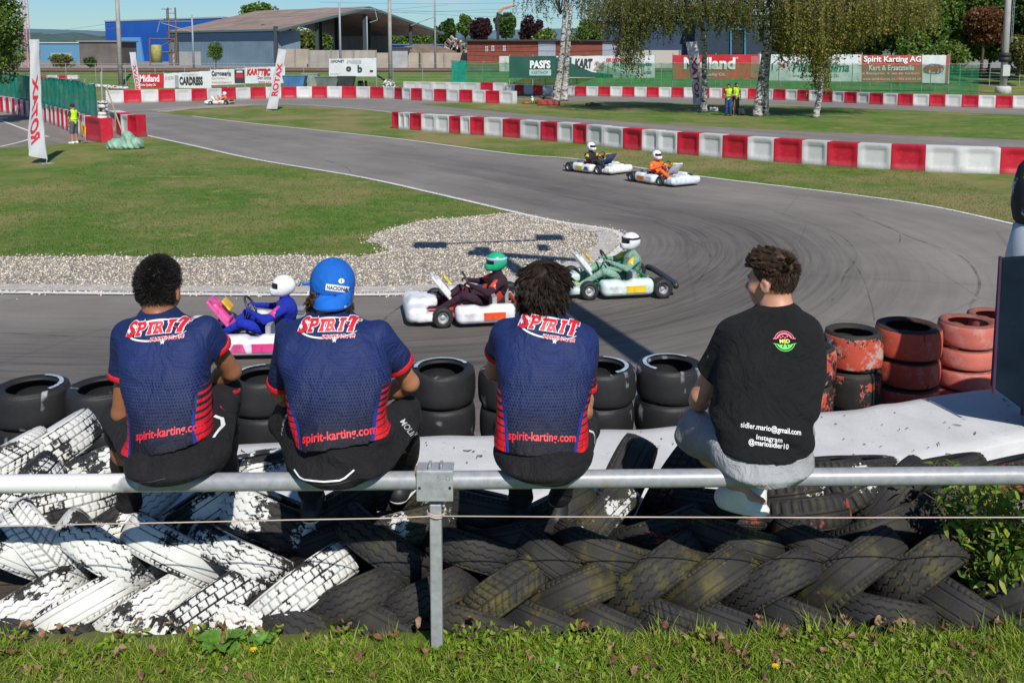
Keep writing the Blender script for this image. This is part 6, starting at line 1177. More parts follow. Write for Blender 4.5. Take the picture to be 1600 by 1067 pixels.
# ---------------------------------------------------------------- marshals
HIVIS = cloth('fluorescent yellow vest', (.55, .85, .03), .7, .4); HIVIS.node_tree.nodes['Principled BSDF'].inputs['Roughness'].default_value = .7
def marshal(P, h, rz, lab, skin, legs, shirt, hair, pose, hold=None):
    k = h / 1.75; L = lambda x, y, z: np.array([x, y, z]) * k; S = SDF(L(-.48, -.35, -.02), L(.48, .5, 1.84), .013)
    S.cone(L(0, 0, .98), L(0, .01, 1.36), .135 * k, .15 * k, .05, flat=((0, 1, 0), 1.35)); S.cone(L(-.12, .0, 1.40), L(.12, .0, 1.40), .075 * k, .075 * k, .06); Mh = frame_m(0, R(pose.get('nod', -10))); LL = add_head(S, L(0, .04, 1.615), Mh, k * .98, L(0, .0, 1.46))
    for s_ in (-1, 1):
        e, w = pose['arm'][0 if s_ < 0 else 1]; e = L(s_ * e[0], e[1], e[2]); w = L(s_ * w[0], w[1], w[2]); S.cone(L(s_ * .185, 0, 1.40), e, .055 * k, .042 * k, .03); S.cone(e, w, .04 * k, .028 * k, .01); add_hand(S, w, w - e, [-s_, .3, -.2], k, .4, 1)
        kx = L(s_ * .11, .04, .50); S.cone(L(s_ * .095, 0, .93), kx, .10 * k, .065 * k, .05); S.cone(kx, L(s_ * .12, 0, .09), .062 * k, .042 * k, .02); S.cone(L(s_ * .12, -.03, .045), L(s_ * .14, .17, .04), .045 * k, .038 * k, .02)
    b, V, Fq = S.obj('person', skin, None); b.location = P; b.rotation_euler = (0, 0, rz); tag(b, lab, 'person')
    S = SDF(L(-.4, -.35, .85), L(.4, .4, 1.6), .013); S.cone(L(0, 0, .95), L(0, .01, 1.34), .165 * k, .175 * k, .05, flat=((0, 1, 0), 1.3)); S.cone(L(-.14, 0, 1.39), L(.14, 0, 1.39), .085 * k, .085 * k, .06)
    for s_ in (-1, 1): S.cone(L(s_ * .26, .02, 1.16), L(s_ * .33, .0, 1.2), .06 * k, .06 * k, 0, 's')
    S.cone(L(0, -.02, 1.46), L(0, .03, 1.6), .075 * k, .09 * k, .0, 's'); v, _, _ = S.obj('vest', HIVIS, b); 
    mb = MB()
    mb.tube([tuple(L(math.cos(a) * .186, math.sin(a) * .142, 1.08)) for a in np.linspace(0, 2 * math.pi, 25)], .016 * k, 4); mb.build('reflective_band', M('reflective grey', (.6, .6, .58), .4), v)
    S = SDF(L(-.4, -.3, .05), L(.4, .35, 1.08), .014)
    for s_ in (-1, 1):
        kx = L(s_ * .11, .04, .50); S.cone(L(s_ * .09, 0, .93), kx, .115 * k, .085 * k, .05)
        if legs[1]: S.cone(kx, L(s_ * .12, 0, .12), .08 * k, .066 * k, .03)
    S.cone(L(0, 0, .92), L(0, 0, 1.0), .15 * k, .15 * k, .03, flat=((0, 1, 0), 1.3)); S.obj('trousers' if legs[1] else 'shorts', legs[0], b)
    S = SDF(L(-.4, -.3, 1.1), L(.4, .4, 1.5), .013)
    for s_ in (-1, 1):
        e = L(s_ * pose['arm'][0 if s_ < 0 else 1][0][0], pose['arm'][0 if s_ < 0 else 1][0][1], pose['arm'][0 if s_ < 0 else 1][0][2]); a = L(s_ * .185, 0, 1.40); S.cone(a, a + (e - a) * .6, .068 * k, .058 * k, .02)
    S.obj('shirt', shirt, b)
    S = SDF(L(-.2, -.2, 1.45), L(.2, .25, 1.85), .010); c = L(0, .04, 1.615); S.ell(c + Mh @ L(0, -.015, .03), L(.088, .105, .100), 0, Mh); S.plane(c + Mh @ L(0, .03, .02), Mh @ np.array([0, .74, -.67])); S.obj('hair', hair, b)
    for s_ in (-1, 1):
        S = SDF(L(s_ * .13 - .1, -.12, -.005), L(s_ * .13 + .1, .27, .14), .010); S.cone(L(s_ * .12, -.03, .05), L(s_ * .14, .17, .042), .054 * k, .046 * k, .02); S.cone(L(s_ * .12, 0, .09), L(s_ * .12, -.02, .05), .052 * k, .05 * k, .02); S.plane([0, 0, .004], [0, 0, -1]); S.obj('shoe', pose['shoe'], b)
    return b
GP = G(117, 225); m1 = marshal((GP.x, GP.y, TZ), 1.52, R(70), 'person in a fluorescent yellow vest and grey shorts standing at the red barrier end', SK3, (M('grey shorts', (.10, .11, .13), .8), False), M('dark shirt', (.03, .04, .05), .8), HAIRD, dict(arm=[((.27, .02, 1.12), (.22, .10, .86)), ((.27, .02, 1.12), (.20, .14, .88))], nod=-22, shoe=SHOEW))
GP = G(1138, 181.5); marshal((GP.x, GP.y, TZ), 1.74, R(150), 'person in a yellow vest and blue trousers standing under the birches, left of two', SK3, (M('blue trousers', (.02, .06, .22), .8), True), M('dark shirt', (.03, .04, .05), .8), HAIRD, dict(arm=[((.26, .08, 1.12), (.1, .30, 1.2)), ((.26, .06, 1.12), (.12, .28, 1.1))], nod=-15, shoe=SHOEB))
GP = G(1149, 179.5); marshal((GP.x, GP.y, TZ), 1.76, R(200), 'person in a yellow vest and dark trousers standing under the birches, right of two', SK3, (M('charcoal trousers', (.04, .03, .035), .8), True), M('dark shirt', (.03, .04, .05), .8), HAIRD, dict(arm=[((.27, .02, 1.12), (.20, .14, .90)), ((.27, .03, 1.12), (.16, .22, 1.0))], nod=-8, shoe=SHOEB))
GP = G(1136, 183); 
def signal_flag(P, lab, mats, rz=0):
    r = empty('signal_flag', P, lab, 'flag', None, rz); mb = MB(); mb.bar((0, 0, 0), (.03, 0, .9), .012, n=6); mb.build('stick', M('wood stick', (.3, .2, .1)), r); mb = MB()
    for i in range(7): mb.quad((.03 + .03 * math.sin(i), .05 * i, .85 - .03 * i), (.03 + .03 * math.sin(i + 1), .05 * (i + 1), .85 - .03 * (i + 1)), (.05 * math.sin(i + 2), .045 * (i + 1), .35), (.05 * math.sin(i + 1), .045 * i, .35), i % 2)
    mb.build('cloth', mats, r)
FY = M('yellow flag', (.75, .55, .03)); FR = M('red flag', (.65, .03, .03)); GP = G(123, 226); signal_flag((GP.x + .1, GP.y, TZ), 'furled yellow and orange signal flag beside the marshal at the barrier end', [FY, M('orange flag', (.75, .2, .03))]); GP = G(1146, 182); signal_flag((GP.x, GP.y, TZ), 'furled yellow and red signal flag held between the two marshals', [FY, FR])
# ---------------------------------------------------------------- feather flags
FLAGW = NT('white flag cloth'); c = FLAGW.ramp(FLAGW.noise(2, 3), [(.3, (.72, .72, .74)), (.7, (.80, .80, .82))]); FLAGW.done(c, .8, spec=.1); tr = FLAGW.n('BsdfTranslucent'); tr.inputs[0].default_value = (.7, .7, .72, 1); ms = FLAGW.n('MixShader'); ms.inputs[0].default_value = .3
FLAGW.set(ms.inputs[1], FLAGW.b.outputs[0]); FLAGW.set(ms.inputs[2], tr.outputs[0]); FLAGW.t.links.new(ms.outputs[0], FLAGW.out.inputs[0]); FLAGRED = M('flag red print', (.62, .03, .05), .7, .06)
def feather(base, L_, R_, lab, mirror, ty, th, pole=0):
    """L_, R_: outlines as (px,py) from top to bottom; base: pole foot on the ground; ty: py range of the word; th: letter height in m"""
    B = G(*base); Y = B.y; r = empty('feather_flag', B, lab, 'flag', 'tall white feather flags'); n = 24; ys_l = [p[1] for p in L_]; V_ = []; W_ = 7
    def at(t, u):
        yl = np.interp(t, np.linspace(0, 1, len(L_)), [p[1] for p in L_]); xl = np.interp(t, np.linspace(0, 1, len(L_)), [p[0] for p in L_]); yr = np.interp(t, np.linspace(0, 1, len(R_)), [p[1] for p in R_]); xr = np.interp(t, np.linspace(0, 1, len(R_)), [p[0] for p in R_])
        p = W(xl + (xr - xl) * u, yl + (yr - yl) * u, Y); return Vector((p.x, Y + .07 * math.sin(u * 3.1 + t * 4) * (1 if u not in (0, 1) else 1) + .03 * math.sin(t * 17 + u * 2), p.z)) - B
    for t_ in np.linspace(0, 1, n + 1):
        for u in np.linspace(0, 1, W_ + 1): V_.append(at(t_, u))
    f = [(i * (W_ + 1) + j, i * (W_ + 1) + j + 1, (i + 1) * (W_ + 1) + j + 1, (i + 1) * (W_ + 1) + j) for i in range(n) for j in range(W_)]; mesh_np('sail', V_, f, FLAGW.m, True, r)
    pu = 0 if pole == 0 else 1; mb = MB(); pts = [Vector((0, 0, 0))] + [at(t_, pu) + Vector((0, .015, 0)) for t_ in np.linspace(1, 0, 9)]; mb.tube(pts, [.018] * 5 + [.014] * 3 + [.01] * 2, 8); mb.bar((-.25, 0, .01), (.25, 0, .01), .015); mb.bar((0, -.25, .01), (0, .25, .01), .015); mb.build('pole', STEEL, r, True)
    v, fq = text_geo('ROTAX', 1, .035); x = (v[:, 0] - v[:, 0].min()) / (v[:, 0].max() - v[:, 0].min()); y = (v[:, 1] - v[:, 1].min()) / (v[:, 1].max() - v[:, 1].min()); bm = bmesh.new(); vs = [bm.verts.new((a, b, 0)) for a, b in zip(x, y)]
    for q in fq:
        try: bm.faces.new([vs[k] for k in q])
        except ValueError: pass
    bmesh.ops.triangulate(bm, faces=bm.faces); 
    for _ in range(2): bmesh.ops.subdivide_edges(bm, edges=[e for e in bm.edges if e.calc_length() > .06], cuts=1); bmesh.ops.triangulate(bm, faces=bm.faces)
    for q in bm.verts:
        t_ = ty[1] + (ty[0] - ty[1]) * q.co.x; u = .5 + (q.co.y - .5) * th * (1 if mirror else -1); q.co = at(t_, u) + Vector((0, -.012, 0))
    me = bpy.data.meshes.new('lettering'); bm.to_mesh(me); bm.free(); me.materials.append(FLAGRED); o = bpy.data.objects.new('lettering', me); COL.objects.link(o); o.parent = r
feather((72, 256), [(45, 62), (46, 110), (45, 160), (43, 205), (44, 232), (47, 243)], [(60, 62), (63, 100), (65, 140), (67, 175), (69, 210), (72, 249)], 'tall white flag with mirrored red lettering standing on the infield at left', True, (.26, .80), .58, 1)
feather((217, 150), [(202, 82), (205, 105), (209, 125), (213, 146)], [(212, 82), (215, 105), (218, 125), (220, 147)], 'small distant white flag with red lettering left of the far red banner', False, (.28, .90), .62, 1)
feather((418, 173), [(435, 76), (429, 110), (423, 140), (417, 170)], [(447, 79), (443, 110), (438, 140), (433, 171)], 'white flag with red lettering standing on the grass by the far bend', False, (.22, .78), .66, 0)
feather((1085, 167), [(1072, 66), (1076, 90), (1080, 120), (1083, 150), (1083, 163)], [(1089, 65), (1092, 90), (1094, 120), (1095, 150), (1094, 164)], 'shaded white flag with mirrored red lettering beside a birch trunk', True, (.24, .80), .58, 0)
# ---------------------------------------------------------------- tarpaulin heap, white tyre column, pole props
TP = G(196, 233); S = SDF([-.75, -.5, 0], [.75, .5, .75], .022); S.ell([-.32, 0, .12], [.33, .3, .28], .0); S.ell([.38, .0, .2], [.30, .28, .22], .12); S.ell([.1, .05, .34], [.22, .22, .28], .12); S.ell([.05, -.05, .1], [.5, .3, .16], .08)
S.warp(lambda X, Y, Z: .018 * np.sin(19 * X + 5 * np.sin(6 * Z)) * np.sin(13 * Y + 8 * X) + .012 * np.sin(34 * (X + .6 * Z) + 3 * Y)); S.plane([0, 0, .01], [0, 0, -1]); o, _, _ = S.obj('tarpaulin', M('pale green tarpaulin', (.22, .38, .27), .5, .2, 4, .3)); o.location = (TP.x, TP.y, TZ); tag(o, 'crumpled pale green tarpaulin bundle lying at the infield corner', 'tarpaulin')
CPx = G(163, 222); 
for k in range(11):
    o = tyre('slick', .13, T_WORN if k % 3 else T_WHITE, .24 * 1.6, rim=.1); o.location = (CPx.x + random.uniform(-.02, .02), CPx.y, TZ + .075 + k * .147); o.rotation_euler = (random.uniform(-.05, .05), random.uniform(-.05, .05), random.uniform(0, 6))
    tag(o, f'small white painted tyre, {ordinal(k + 1)} from the ground in the column by the net', 'tyre', 'tyres of the white column')
mb = MB(); b_ = Vector(CPx); mb.bar((0, 0, 0), (0, 0, 2.7), .03, n=8); mb.bar((0, 0, 2.2), (.05, 0, 2.9), .02, n=6); o = mb.build('mast', STEEL); o.location = (CPx.x, CPx.y, TZ); tag(o, 'thin steel mast inside the white tyre column', 'pole')
a, b_ = W(166, 136, CPx.y - .1), W(190, 204, CPx.y - .4); mb = MB(); mb.bar((0, 0, 0), b_ - a, .03, n=8); o = mb.build('leaning_pole', M('wood pole', (.35, .27, .2), .8)); o.location = a; tag(o, 'brown pole leaning against the white tyre column', 'pole')
# ---------------------------------------------------------------- FAR GROUND: embankment grass, railway, yard
EMB = grassmat('embankment grass', ((.06, .13, .02), (.12, .20, .035)), (.2, .19, .08), .35, .6, 20)
def band(name, y0, y1, z0, z1, mat, x0=-500, x1=500, off=.02): return tag(mesh_np(name, [(x0, y0, z0 + off), (x1, y0, z0 + off), (x1, y1, z1 + off), (x0, y1, z1 + off)], [(0, 1, 2, 3)], mat), kind='structure')
band('embankment', 98.5, 111, gz(98.5), gz(111), EMB); BALL = M('brown ballast', (.13, .095, .07), .9, .3, 3, .6, .05, 30); band('railway_bed', 111.5, 124, gz(111.5) + .06, 0.06, BALL); band('yard', 124.2, 260, 0, 0, M('yard concrete', (.26, .25, .22), .9, .25, .3), off=.03)
rb = MB()
for y in (114, 115.5, 119, 120.5): rb.box((0, y, .22), (700, .09, .16))
o = rb.build('rails', M('rusty rail', (.16, .09, .06), .5, .3, 3)); tag(o, 'rusty steel rails of the railway behind the fence', kind='structure')
# hills
def ridge(name, pts, Y, mat, depth=400):
    P = [W(a, b, Y) for a, b in pts]; n = len(P); v = []
    for p in P: v += [(p.x, Y - depth, 0), (p.x, Y - depth * .5, p.z * .6), (p.x, Y, p.z), (p.x, Y + depth, 0)]
    f = [(i * 4 + j, (i + 1) * 4 + j, (i + 1) * 4 + j + 1, i * 4 + j + 1) for i in range(n - 1) for j in range(3)]; return tag(mesh_np(name, v, f, mat, True), kind='structure')
HILL = M('wooded hills', (.055, .10, .085), .95, .25, .02, .8, 6, .05); HILL2 = M('haze tinted far hills', (.10, .17, .21), .95, .12, .004)  # distance haze is put into the hill colours, bluest on the far ridge
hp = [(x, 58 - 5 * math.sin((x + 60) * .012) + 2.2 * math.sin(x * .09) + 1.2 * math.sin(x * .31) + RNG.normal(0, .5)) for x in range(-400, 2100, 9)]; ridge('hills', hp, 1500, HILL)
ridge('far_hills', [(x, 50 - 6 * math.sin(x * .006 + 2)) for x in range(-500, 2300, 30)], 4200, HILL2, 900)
# ---------------------------------------------------------------- trees
def leaves_np(c, size, n_orient=None, droop=0):
    n = len(c); a = RNG.normal(0, 1, (n, 3)); a[:, 2] -= droop; a /= np.linalg.norm(a, axis=1)[:, None]; b = np.cross(a, RNG.normal(0, 1, (n, 3))); b /= np.linalg.norm(b, axis=1)[:, None]
    s = (size * RNG.uniform(.6, 1.4, n))[:, None]; v = np.stack([c - a * s * .5, c + b * s * .32, c + a * s * .5, c - b * s * .32], 1).reshape(-1, 3); return v, np.arange(n * 4).reshape(-1, 4)
def crown_pts(n, r, clumps, seed, lump=.34, hollow=.35):
    rg = np.random.default_rng(seed); d = rg.normal(0, 1, (clumps, 3)); d /= np.linalg.norm(d, axis=1)[:, None]; rad = rg.uniform(hollow, 1, clumps) ** .6; cc = d * rad[:, None] * np.array(r)[None] * (1 - lump * .6); cs = rg.uniform(.5, 1.2, clumps) * lump
    k = rg.integers(0, clumps, n); q = rg.normal(0, 1, (n, 3)); q /= np.linalg.norm(q, axis=1)[:, None]; q *= rg.uniform(.35, 1, n)[:, None] ** .5; return cc[k] + q * (cs[k])[:, None] * np.array(r)[None], cc
GREENS = {'dark': [(.03, .07, .014), (.06, .125, .022), (.10, .18, .03)], 'mid': [(.05, .11, .018), (.10, .19, .03), (.17, .27, .045)], 'light': [(.06, .12, .02), (.12, .20, .03), (.22, .28, .05)], 'purple': [(.03, .012, .018), (.05, .02, .025), (.075, .035, .035)], 'rust': [(.14, .045, .02), (.22, .08, .035), (.10, .09, .03)], 'olive': [(.07, .09, .02), (.13, .14, .03), (.21, .20, .05)]}
LM = {k: leafmat('leaves ' + k, v, .3) for k, v in GREENS.items()}; BARK = M('brown bark', (.10, .075, .05), .9, .35, 4, .6, .03, 20)
def tree(base, H, r, kind, label, n=9000, seed=1, leaf=.35, cz=None, group='trees behind the track', trunk=.18, clumps=34, lump=.42):
    t = empty('tree', base, label, 'tree', group); cz = cz or H - r[2]; p, cc = crown_pts(n, r, clumps, seed, lump); p[:, 2] += cz; p = p[p[:, 2] > .3]; v, f = leaves_np(p, leaf); mesh_np('crown', v, f, LM[kind], parent=t)
    mb = MB(); rg = random.Random(seed); mb.tube([(0, 0, -.1), (.06 * r[0], 0, cz * .5), (0, .05, cz), (.03, 0, cz + r[2] * .6)], [trunk, trunk * .8, trunk * .55, trunk * .2], 8)
    for k in range(7): q = cc[rg.randrange(len(cc))]; mb.tube([(0, 0, cz * rg.uniform(.5, .95)), tuple(q * .5 + np.array([0, 0, cz])), tuple(q * .9 + np.array([0, 0, cz]))], [trunk * .4, trunk * .22, trunk * .06], 6)
    mb.build('trunk', BARK, t, True); return t
def tree_px(px, Y, top, wpx, kind, label, z=0, **k):
    b = W(px, 100, Y); H = W(px, top, Y).z - z; r = wpx / 2 / F * Y; return tree((b.x, Y, z), H, (r, r, min(H * .46, r * k.pop('asp', 1.25))), kind, label, **k)
tree_px(405, 215, 0, 62, 'mid', 'green tree rising behind the roof of the grey hall', seed=2, leaf=.8, n=5000, asp=1.0); tree_px(753, 175, 24, 36, 'purple', 'dark purple copper beech tree beyond the red brown shed', seed=3, leaf=.5, n=6000)
tree_px(727, 190, 24, 26, 'mid', 'green tree left of the purple copper beech', seed=4, leaf=.6, n=4000); tree_px(704, 200, 29, 22, 'dark', 'narrow dark tree above the scrap heap', seed=5, leaf=.6, n=3500); tree_px(790, 190, 18, 34, 'dark', 'dark tree beside the yellow crane arm', seed=6, leaf=.6, n=4000)
tree_px(830, 150, 22, 40, 'purple', 'purplish dark tree left of the double birch', seed=7, leaf=.4, n=6000); tree_px(850, 142, 44, 46, 'light', 'low yellow green bush like tree above the brown shed', seed=8, leaf=.4, n=5000); tree_px(920, 150, 28, 60, 'mid', 'bushy green tree above the shed right of the birch', seed=9, leaf=.4, n=6000)
for i, (px, Y, top, w_, k_) in enumerate([(462, 235, 38, 60, 'olive'), (500, 240, 36, 50, 'mid'), (540, 245, 40, 50, 'olive'), (600, 260, 42, 70, 'dark'), (650, 250, 36, 60, 'mid'), (690, 270, 34, 50, 'dark')]):
    tree_px(px, Y, top, w_, k_, ['olive tree seen under the canopy, leftmost', 'green tree seen under the canopy, second from left', 'olive tree seen under the canopy, third from left', 'dark tree seen under the canopy beside the thick pole', 'green tree behind the right canopy posts', 'dark tree right of the open canopy'][i], seed=20 + i, leaf=.8, n=3500)
rt = [(1290, 118, -30, 120, 'mid'), (1345, 112, -25, 110, 'olive'), (1400, 108, -40, 110, 'dark'), (1450, 104, -30, 110, 'mid'), (1492, 110, -40, 110, 'dark'), (1545, 106, -45, 120, 'mid'), (1600, 102, -40, 120, 'dark'), (1660, 108, -30, 130, 'mid'), (1235, 122, -10, 110, 'dark')]
for i, (px, Y, top, w_) in enumerate([(1000, 185, 6, 90), (1070, 190, 10, 90), (1140, 186, 2, 90)]): tree_px(px, Y, top, w_, 'dark', ['dark tree above the left end of the dark blue hall', 'dark tree above the middle of the dark blue hall', 'dark tree above the right end of the dark blue hall'][i], seed=90 + i, leaf=.7, n=5000, asp=1.0)
for i, (px, Y, top, w_, k_) in enumerate(rt): tree_px(px, Y, top, w_, k_, f"{dict(mid='mid green', dark='dark green', olive='olive green')[k_]} leafy tree, {ordinal(i + 1 if i < 8 else 9)} in the dense tree belt behind the right banners", seed=40 + i, leaf=.42, n=12000, asp=1.9, group='dense trees behind the right banners', clumps=60, lump=.33)
tree_px(1533, 99, 8, 62, 'rust', 'rusty red leaved tree left of the tall grey mast', seed=60, leaf=.3, n=8000, asp=1.0); tree_px(1480, 98, 62, 60, 'light', 'bright green shrub above the banner at right', seed=61, leaf=.3, n=5000); tree_px(1425, 99, 50, 56, 'mid', 'green shrub above the red banner end', seed=62, leaf=.3, n=5000); tree_px(1590, 97, 55, 70, 'olive', 'low olive shrub right of the tall grey mast', seed=63, leaf=.3, n=5000)
for i, (px, Y, top, w_, lab) in enumerate([(95, 128, 85, 44, 'brownish shrub on the railway bank left of the small shed'), (141, 128, 88, 22, 'small round green shrub before the grey shed'), (337, 141, 64, 26, 'tall green shrub against the blue grey hall'), (12, 120, 78, 60, 'dark shrub at the left edge behind the net')]): tree_px(px, Y, top, w_, ['olive', 'dark', 'mid', 'dark'][i], lab, seed=70 + i, leaf=.22, n=2600, trunk=.06, lump=.55, clumps=18)
# left tree near the flag: leaves hang into the corner
lt = W(-22, 100, 46); tree((lt.x, 46, TZ), 8.2, (2.0, 2.2, 3.3), 'light', 'leafy yellow green tree filling the top left corner', n=9500, seed=81, leaf=.17, cz=4.3, trunk=.16, clumps=46, lump=.34)
# weeping birches
t = NT('birch bark'); z = t.n('Mapping'); t.set(z.inputs[0], t.co()); z.inputs['Scale'].default_value = (1, 1, 2.4); n1 = t.noise(3.2, 6, .7, z.outputs[0]); z2 = t.n('Mapping'); t.set(z2.inputs[0], t.co()); z2.inputs['Scale'].default_value = (1.2, 1.2, 9); n2 = t.noise(3.5, 4, .6, z2.outputs[0])
c = t.ramp(t.noise(2), [(.3, (.42, .40, .36)), (.7, (.60, .58, .54))]); c = t.mix(t.ramp(n2, [(.50, 0), (.60, .9)]), c, (.05, .045, .04)); c = t.mix(t.ramp(n1, [(.50, 0), (.57, .95)]), c, (.035, .03, .026)); zz = t.xyz()[2]  # black bark patches, made heavier to paint shade into the lower trunks
c = t.mix(t.ramp(zz, [(.0, .9), (.12, 0)]), c, (.08, .065, .05)); t.bump(n1, .5, .04); BIRCH = t.done(c, .8)
BL = leafmat('birch leaves', [(.10, .13, .018), (.19, .22, .03), (.29, .30, .05), (.36, .30, .08), (.18, .13, .04)], .45)
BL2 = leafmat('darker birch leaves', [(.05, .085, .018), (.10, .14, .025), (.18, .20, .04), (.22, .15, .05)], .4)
def birch(trunks, lab, H, strandset, mat, seed, base):
    rg = np.random.default_rng(seed); B = G(*base); t_ = empty('birch_tree', B, lab, 'tree', 'weeping birches on the island')
    for pts, rad in trunks:
        P = [G(*pts[0]) - B] + [W(a, b, B.y) - B for a, b in pts[1:]]; top = P[-1]; P.append(top + Vector((rg.normal(0, .3), .2, H - top.z if H > top.z else 1))); n = len(P); rr = [rad * (1 - .8 * i / (n - 1)) for i in range(n)]; rr[0] = rad * 1.6; P.insert(1, P[0].lerp(P[1], .10)); rr.insert(1, rad * 1.08)
        mb = MB(); mb.tube(P, rr, 14); mb.build('trunk', BIRCH, t_, True)
    P0 = trunks[0][0]; mb = MB(); LV = []
    for (px, ytop, ybot, spread, cnt) in strandset:      # hanging curtains: centre px, top, bottom px, width px, strands
        for k in range(int(cnt * 1.2)):
            x = px + rg.normal(0, spread * .42); yb = ybot + rg.normal(0, 9) - abs(rg.normal(0, (ybot - ytop) * .22)); dY = rg.normal(0, 1.3); top = W(x + rg.normal(0, 4), min(ytop, -6) + rg.normal(0, 14), B.y + dY) - B; bot = W(x + rg.normal(0, 3), yb, B.y + dY) - B
            if ytop > 0: top = W(x, ytop + rg.normal(0, 6), B.y + dY) - B
            if bot.z < .5: bot.z = .5
            L = top.z - bot.z
            if L < .3: continue
            mb.tube([tuple(top), tuple(top.lerp(bot, .5) + Vector((rg.normal(0, .05), 0, 0))), tuple(bot)], [.008, .006, .003], 3); m = int(L * 24); u = rg.uniform(0, 1, m); q = np.array(top)[None] * (1 - u[:, None]) + np.array(bot)[None] * u[:, None] + rg.normal(0, .055, (m, 3)); LV.append(q)
    # crown above, out of which the curtains hang
    p, cc = crown_pts(9000, (3.3, 2.8, 2.6), 70, seed, .3); CR = leaves_np(p + np.array([0, 0, H - 1.2])[None], .16)
    for k in range(10):
        q = cc[k] + np.array([0, 0, H - 1.2]); mb.tube([(0, 0, H * .55), tuple(q * np.array([.5, .5, .85])), tuple(q)], [.05, .03, .01], 5)
    mb.build('branches', BARK, t_, True); v, f = leaves_np(np.concatenate(LV), .11, droop=1.2); mesh_np('crown', np.concatenate([v, CR[0]]), np.concatenate([f, CR[1] + len(v)]), mat, parent=t_); return t_
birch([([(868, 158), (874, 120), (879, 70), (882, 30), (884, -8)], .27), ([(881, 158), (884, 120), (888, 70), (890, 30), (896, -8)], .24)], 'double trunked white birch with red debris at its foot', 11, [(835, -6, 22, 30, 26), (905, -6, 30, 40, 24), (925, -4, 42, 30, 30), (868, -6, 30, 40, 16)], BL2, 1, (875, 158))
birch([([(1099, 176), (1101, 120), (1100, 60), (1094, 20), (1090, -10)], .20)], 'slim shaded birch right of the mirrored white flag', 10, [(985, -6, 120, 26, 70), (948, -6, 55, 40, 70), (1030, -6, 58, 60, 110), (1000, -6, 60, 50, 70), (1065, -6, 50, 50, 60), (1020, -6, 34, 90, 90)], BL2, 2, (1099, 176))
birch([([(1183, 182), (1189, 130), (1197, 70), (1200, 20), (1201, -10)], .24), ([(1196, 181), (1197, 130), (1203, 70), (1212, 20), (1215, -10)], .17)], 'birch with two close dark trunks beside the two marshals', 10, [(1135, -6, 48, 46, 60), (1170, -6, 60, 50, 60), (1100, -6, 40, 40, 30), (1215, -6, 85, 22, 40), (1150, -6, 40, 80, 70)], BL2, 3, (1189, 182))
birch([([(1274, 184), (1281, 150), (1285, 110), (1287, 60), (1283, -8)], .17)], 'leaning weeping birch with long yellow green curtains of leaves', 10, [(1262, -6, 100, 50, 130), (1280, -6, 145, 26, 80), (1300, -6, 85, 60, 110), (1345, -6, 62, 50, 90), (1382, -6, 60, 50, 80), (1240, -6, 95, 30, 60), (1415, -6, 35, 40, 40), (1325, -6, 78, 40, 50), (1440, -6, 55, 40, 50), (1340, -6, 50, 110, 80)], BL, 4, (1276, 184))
# debris round the double birch
mb = MB(); D0 = G(855, 163)
for i in range(5):
    x, h = .42 * i - 1.4, .5 + .3 * ((i * 7) % 3) / 2
    o = tyre('slick', .16, [T_RED, T_WORN, T_REDB, T_BLACK, T_RED][i], .52); o.location = (D0.x + x, D0.y + .2, TZ + .26 if i % 2 else TZ + .1); o.rotation_euler = (R(82) if i % 2 else 0, 0, R(70 + 20 * i)); tag(o, ['red tyre lying left of the double birch', 'white tyre standing left of the double birch', 'scraped red tyre lying by the double birch', 'black tyre standing beside the double birch', 'red tyre lying nearest the double birch trunk'][i], 'tyre', 'tyres round the double birch')
S = SDF([-1.0, -.5, 0], [1.0, .5, .6], .03); S.rbox([-.2, 0, .2], [.5, .25, .2], .08); S.rbox([.4, .05, .14], [.35, .25, .14], .06, .03); S.warp(lambda X, Y, Z: .03 * np.sin(14 * X + 3 * Z) * np.sin(11 * Y + 7 * Z)); o, _, _ = S.obj('barrier_wreck', M('faded red plastic', (.28, .05, .04), .7, .4, 4)); d = G(856, 164.5); o.location = (d.x, d.y - .6, TZ); tag(o, 'crushed red plastic barrier piece lying at the foot of the double birch', 'debris')
S = SDF([-.6, -.3, 0], [.6, .3, .3], .03); S.ell([-.1, 0, .05], [.42, .2, .16]); S.ell([.3, 0, .05], [.2, .2, .1], .05); S.warp(lambda X, Y, Z: .03 * np.sin(17 * X) * np.sin(19 * Y + 7 * Z)); o, _, _ = S.obj('rubble_mound', M('brown rubble', (.16, .09, .06), .9, .4, 6)); d = G(927, 165.5); o.location = (d.x, d.y, TZ); tag(o, 'small brown heap of rubble on the shaded island grass', 'rubble')
S = SDF([-.4, -.3, 0], [.4, .3, .5], .02); S.rbox([0, 0, .2], [.2, .12, .19], .06); S.ell([.05, -.1, .15], [.14, .1, .12], .04); S.cone([-.08, 0, .38], [.08, 0, .38], .02, .02, .02); d = G(1158, 181); o, _, _ = S.obj('backpack', M('black bag', (.02, .022, .025), .8)); o.location = (d.x, d.y, TZ); tag(o, 'black bag on the ground right of the two marshals', 'bag')
S = SDF([-.4, -.3, 0], [.4, .3, .4], .02); S.rbox([0, 0, .14], [.24, .14, .13], .05); S.warp(lambda X, Y, Z: .012 * np.sin(26 * X) * np.sin(22 * Z)); d = G(1115, 175); o, _, _ = S.obj('white_sack', M('white sack', (.5, .5, .55), .7)); o.location = (d.x, d.y, TZ); tag(o, 'crumpled white sack on the grass right of the slim birch', 'sack')
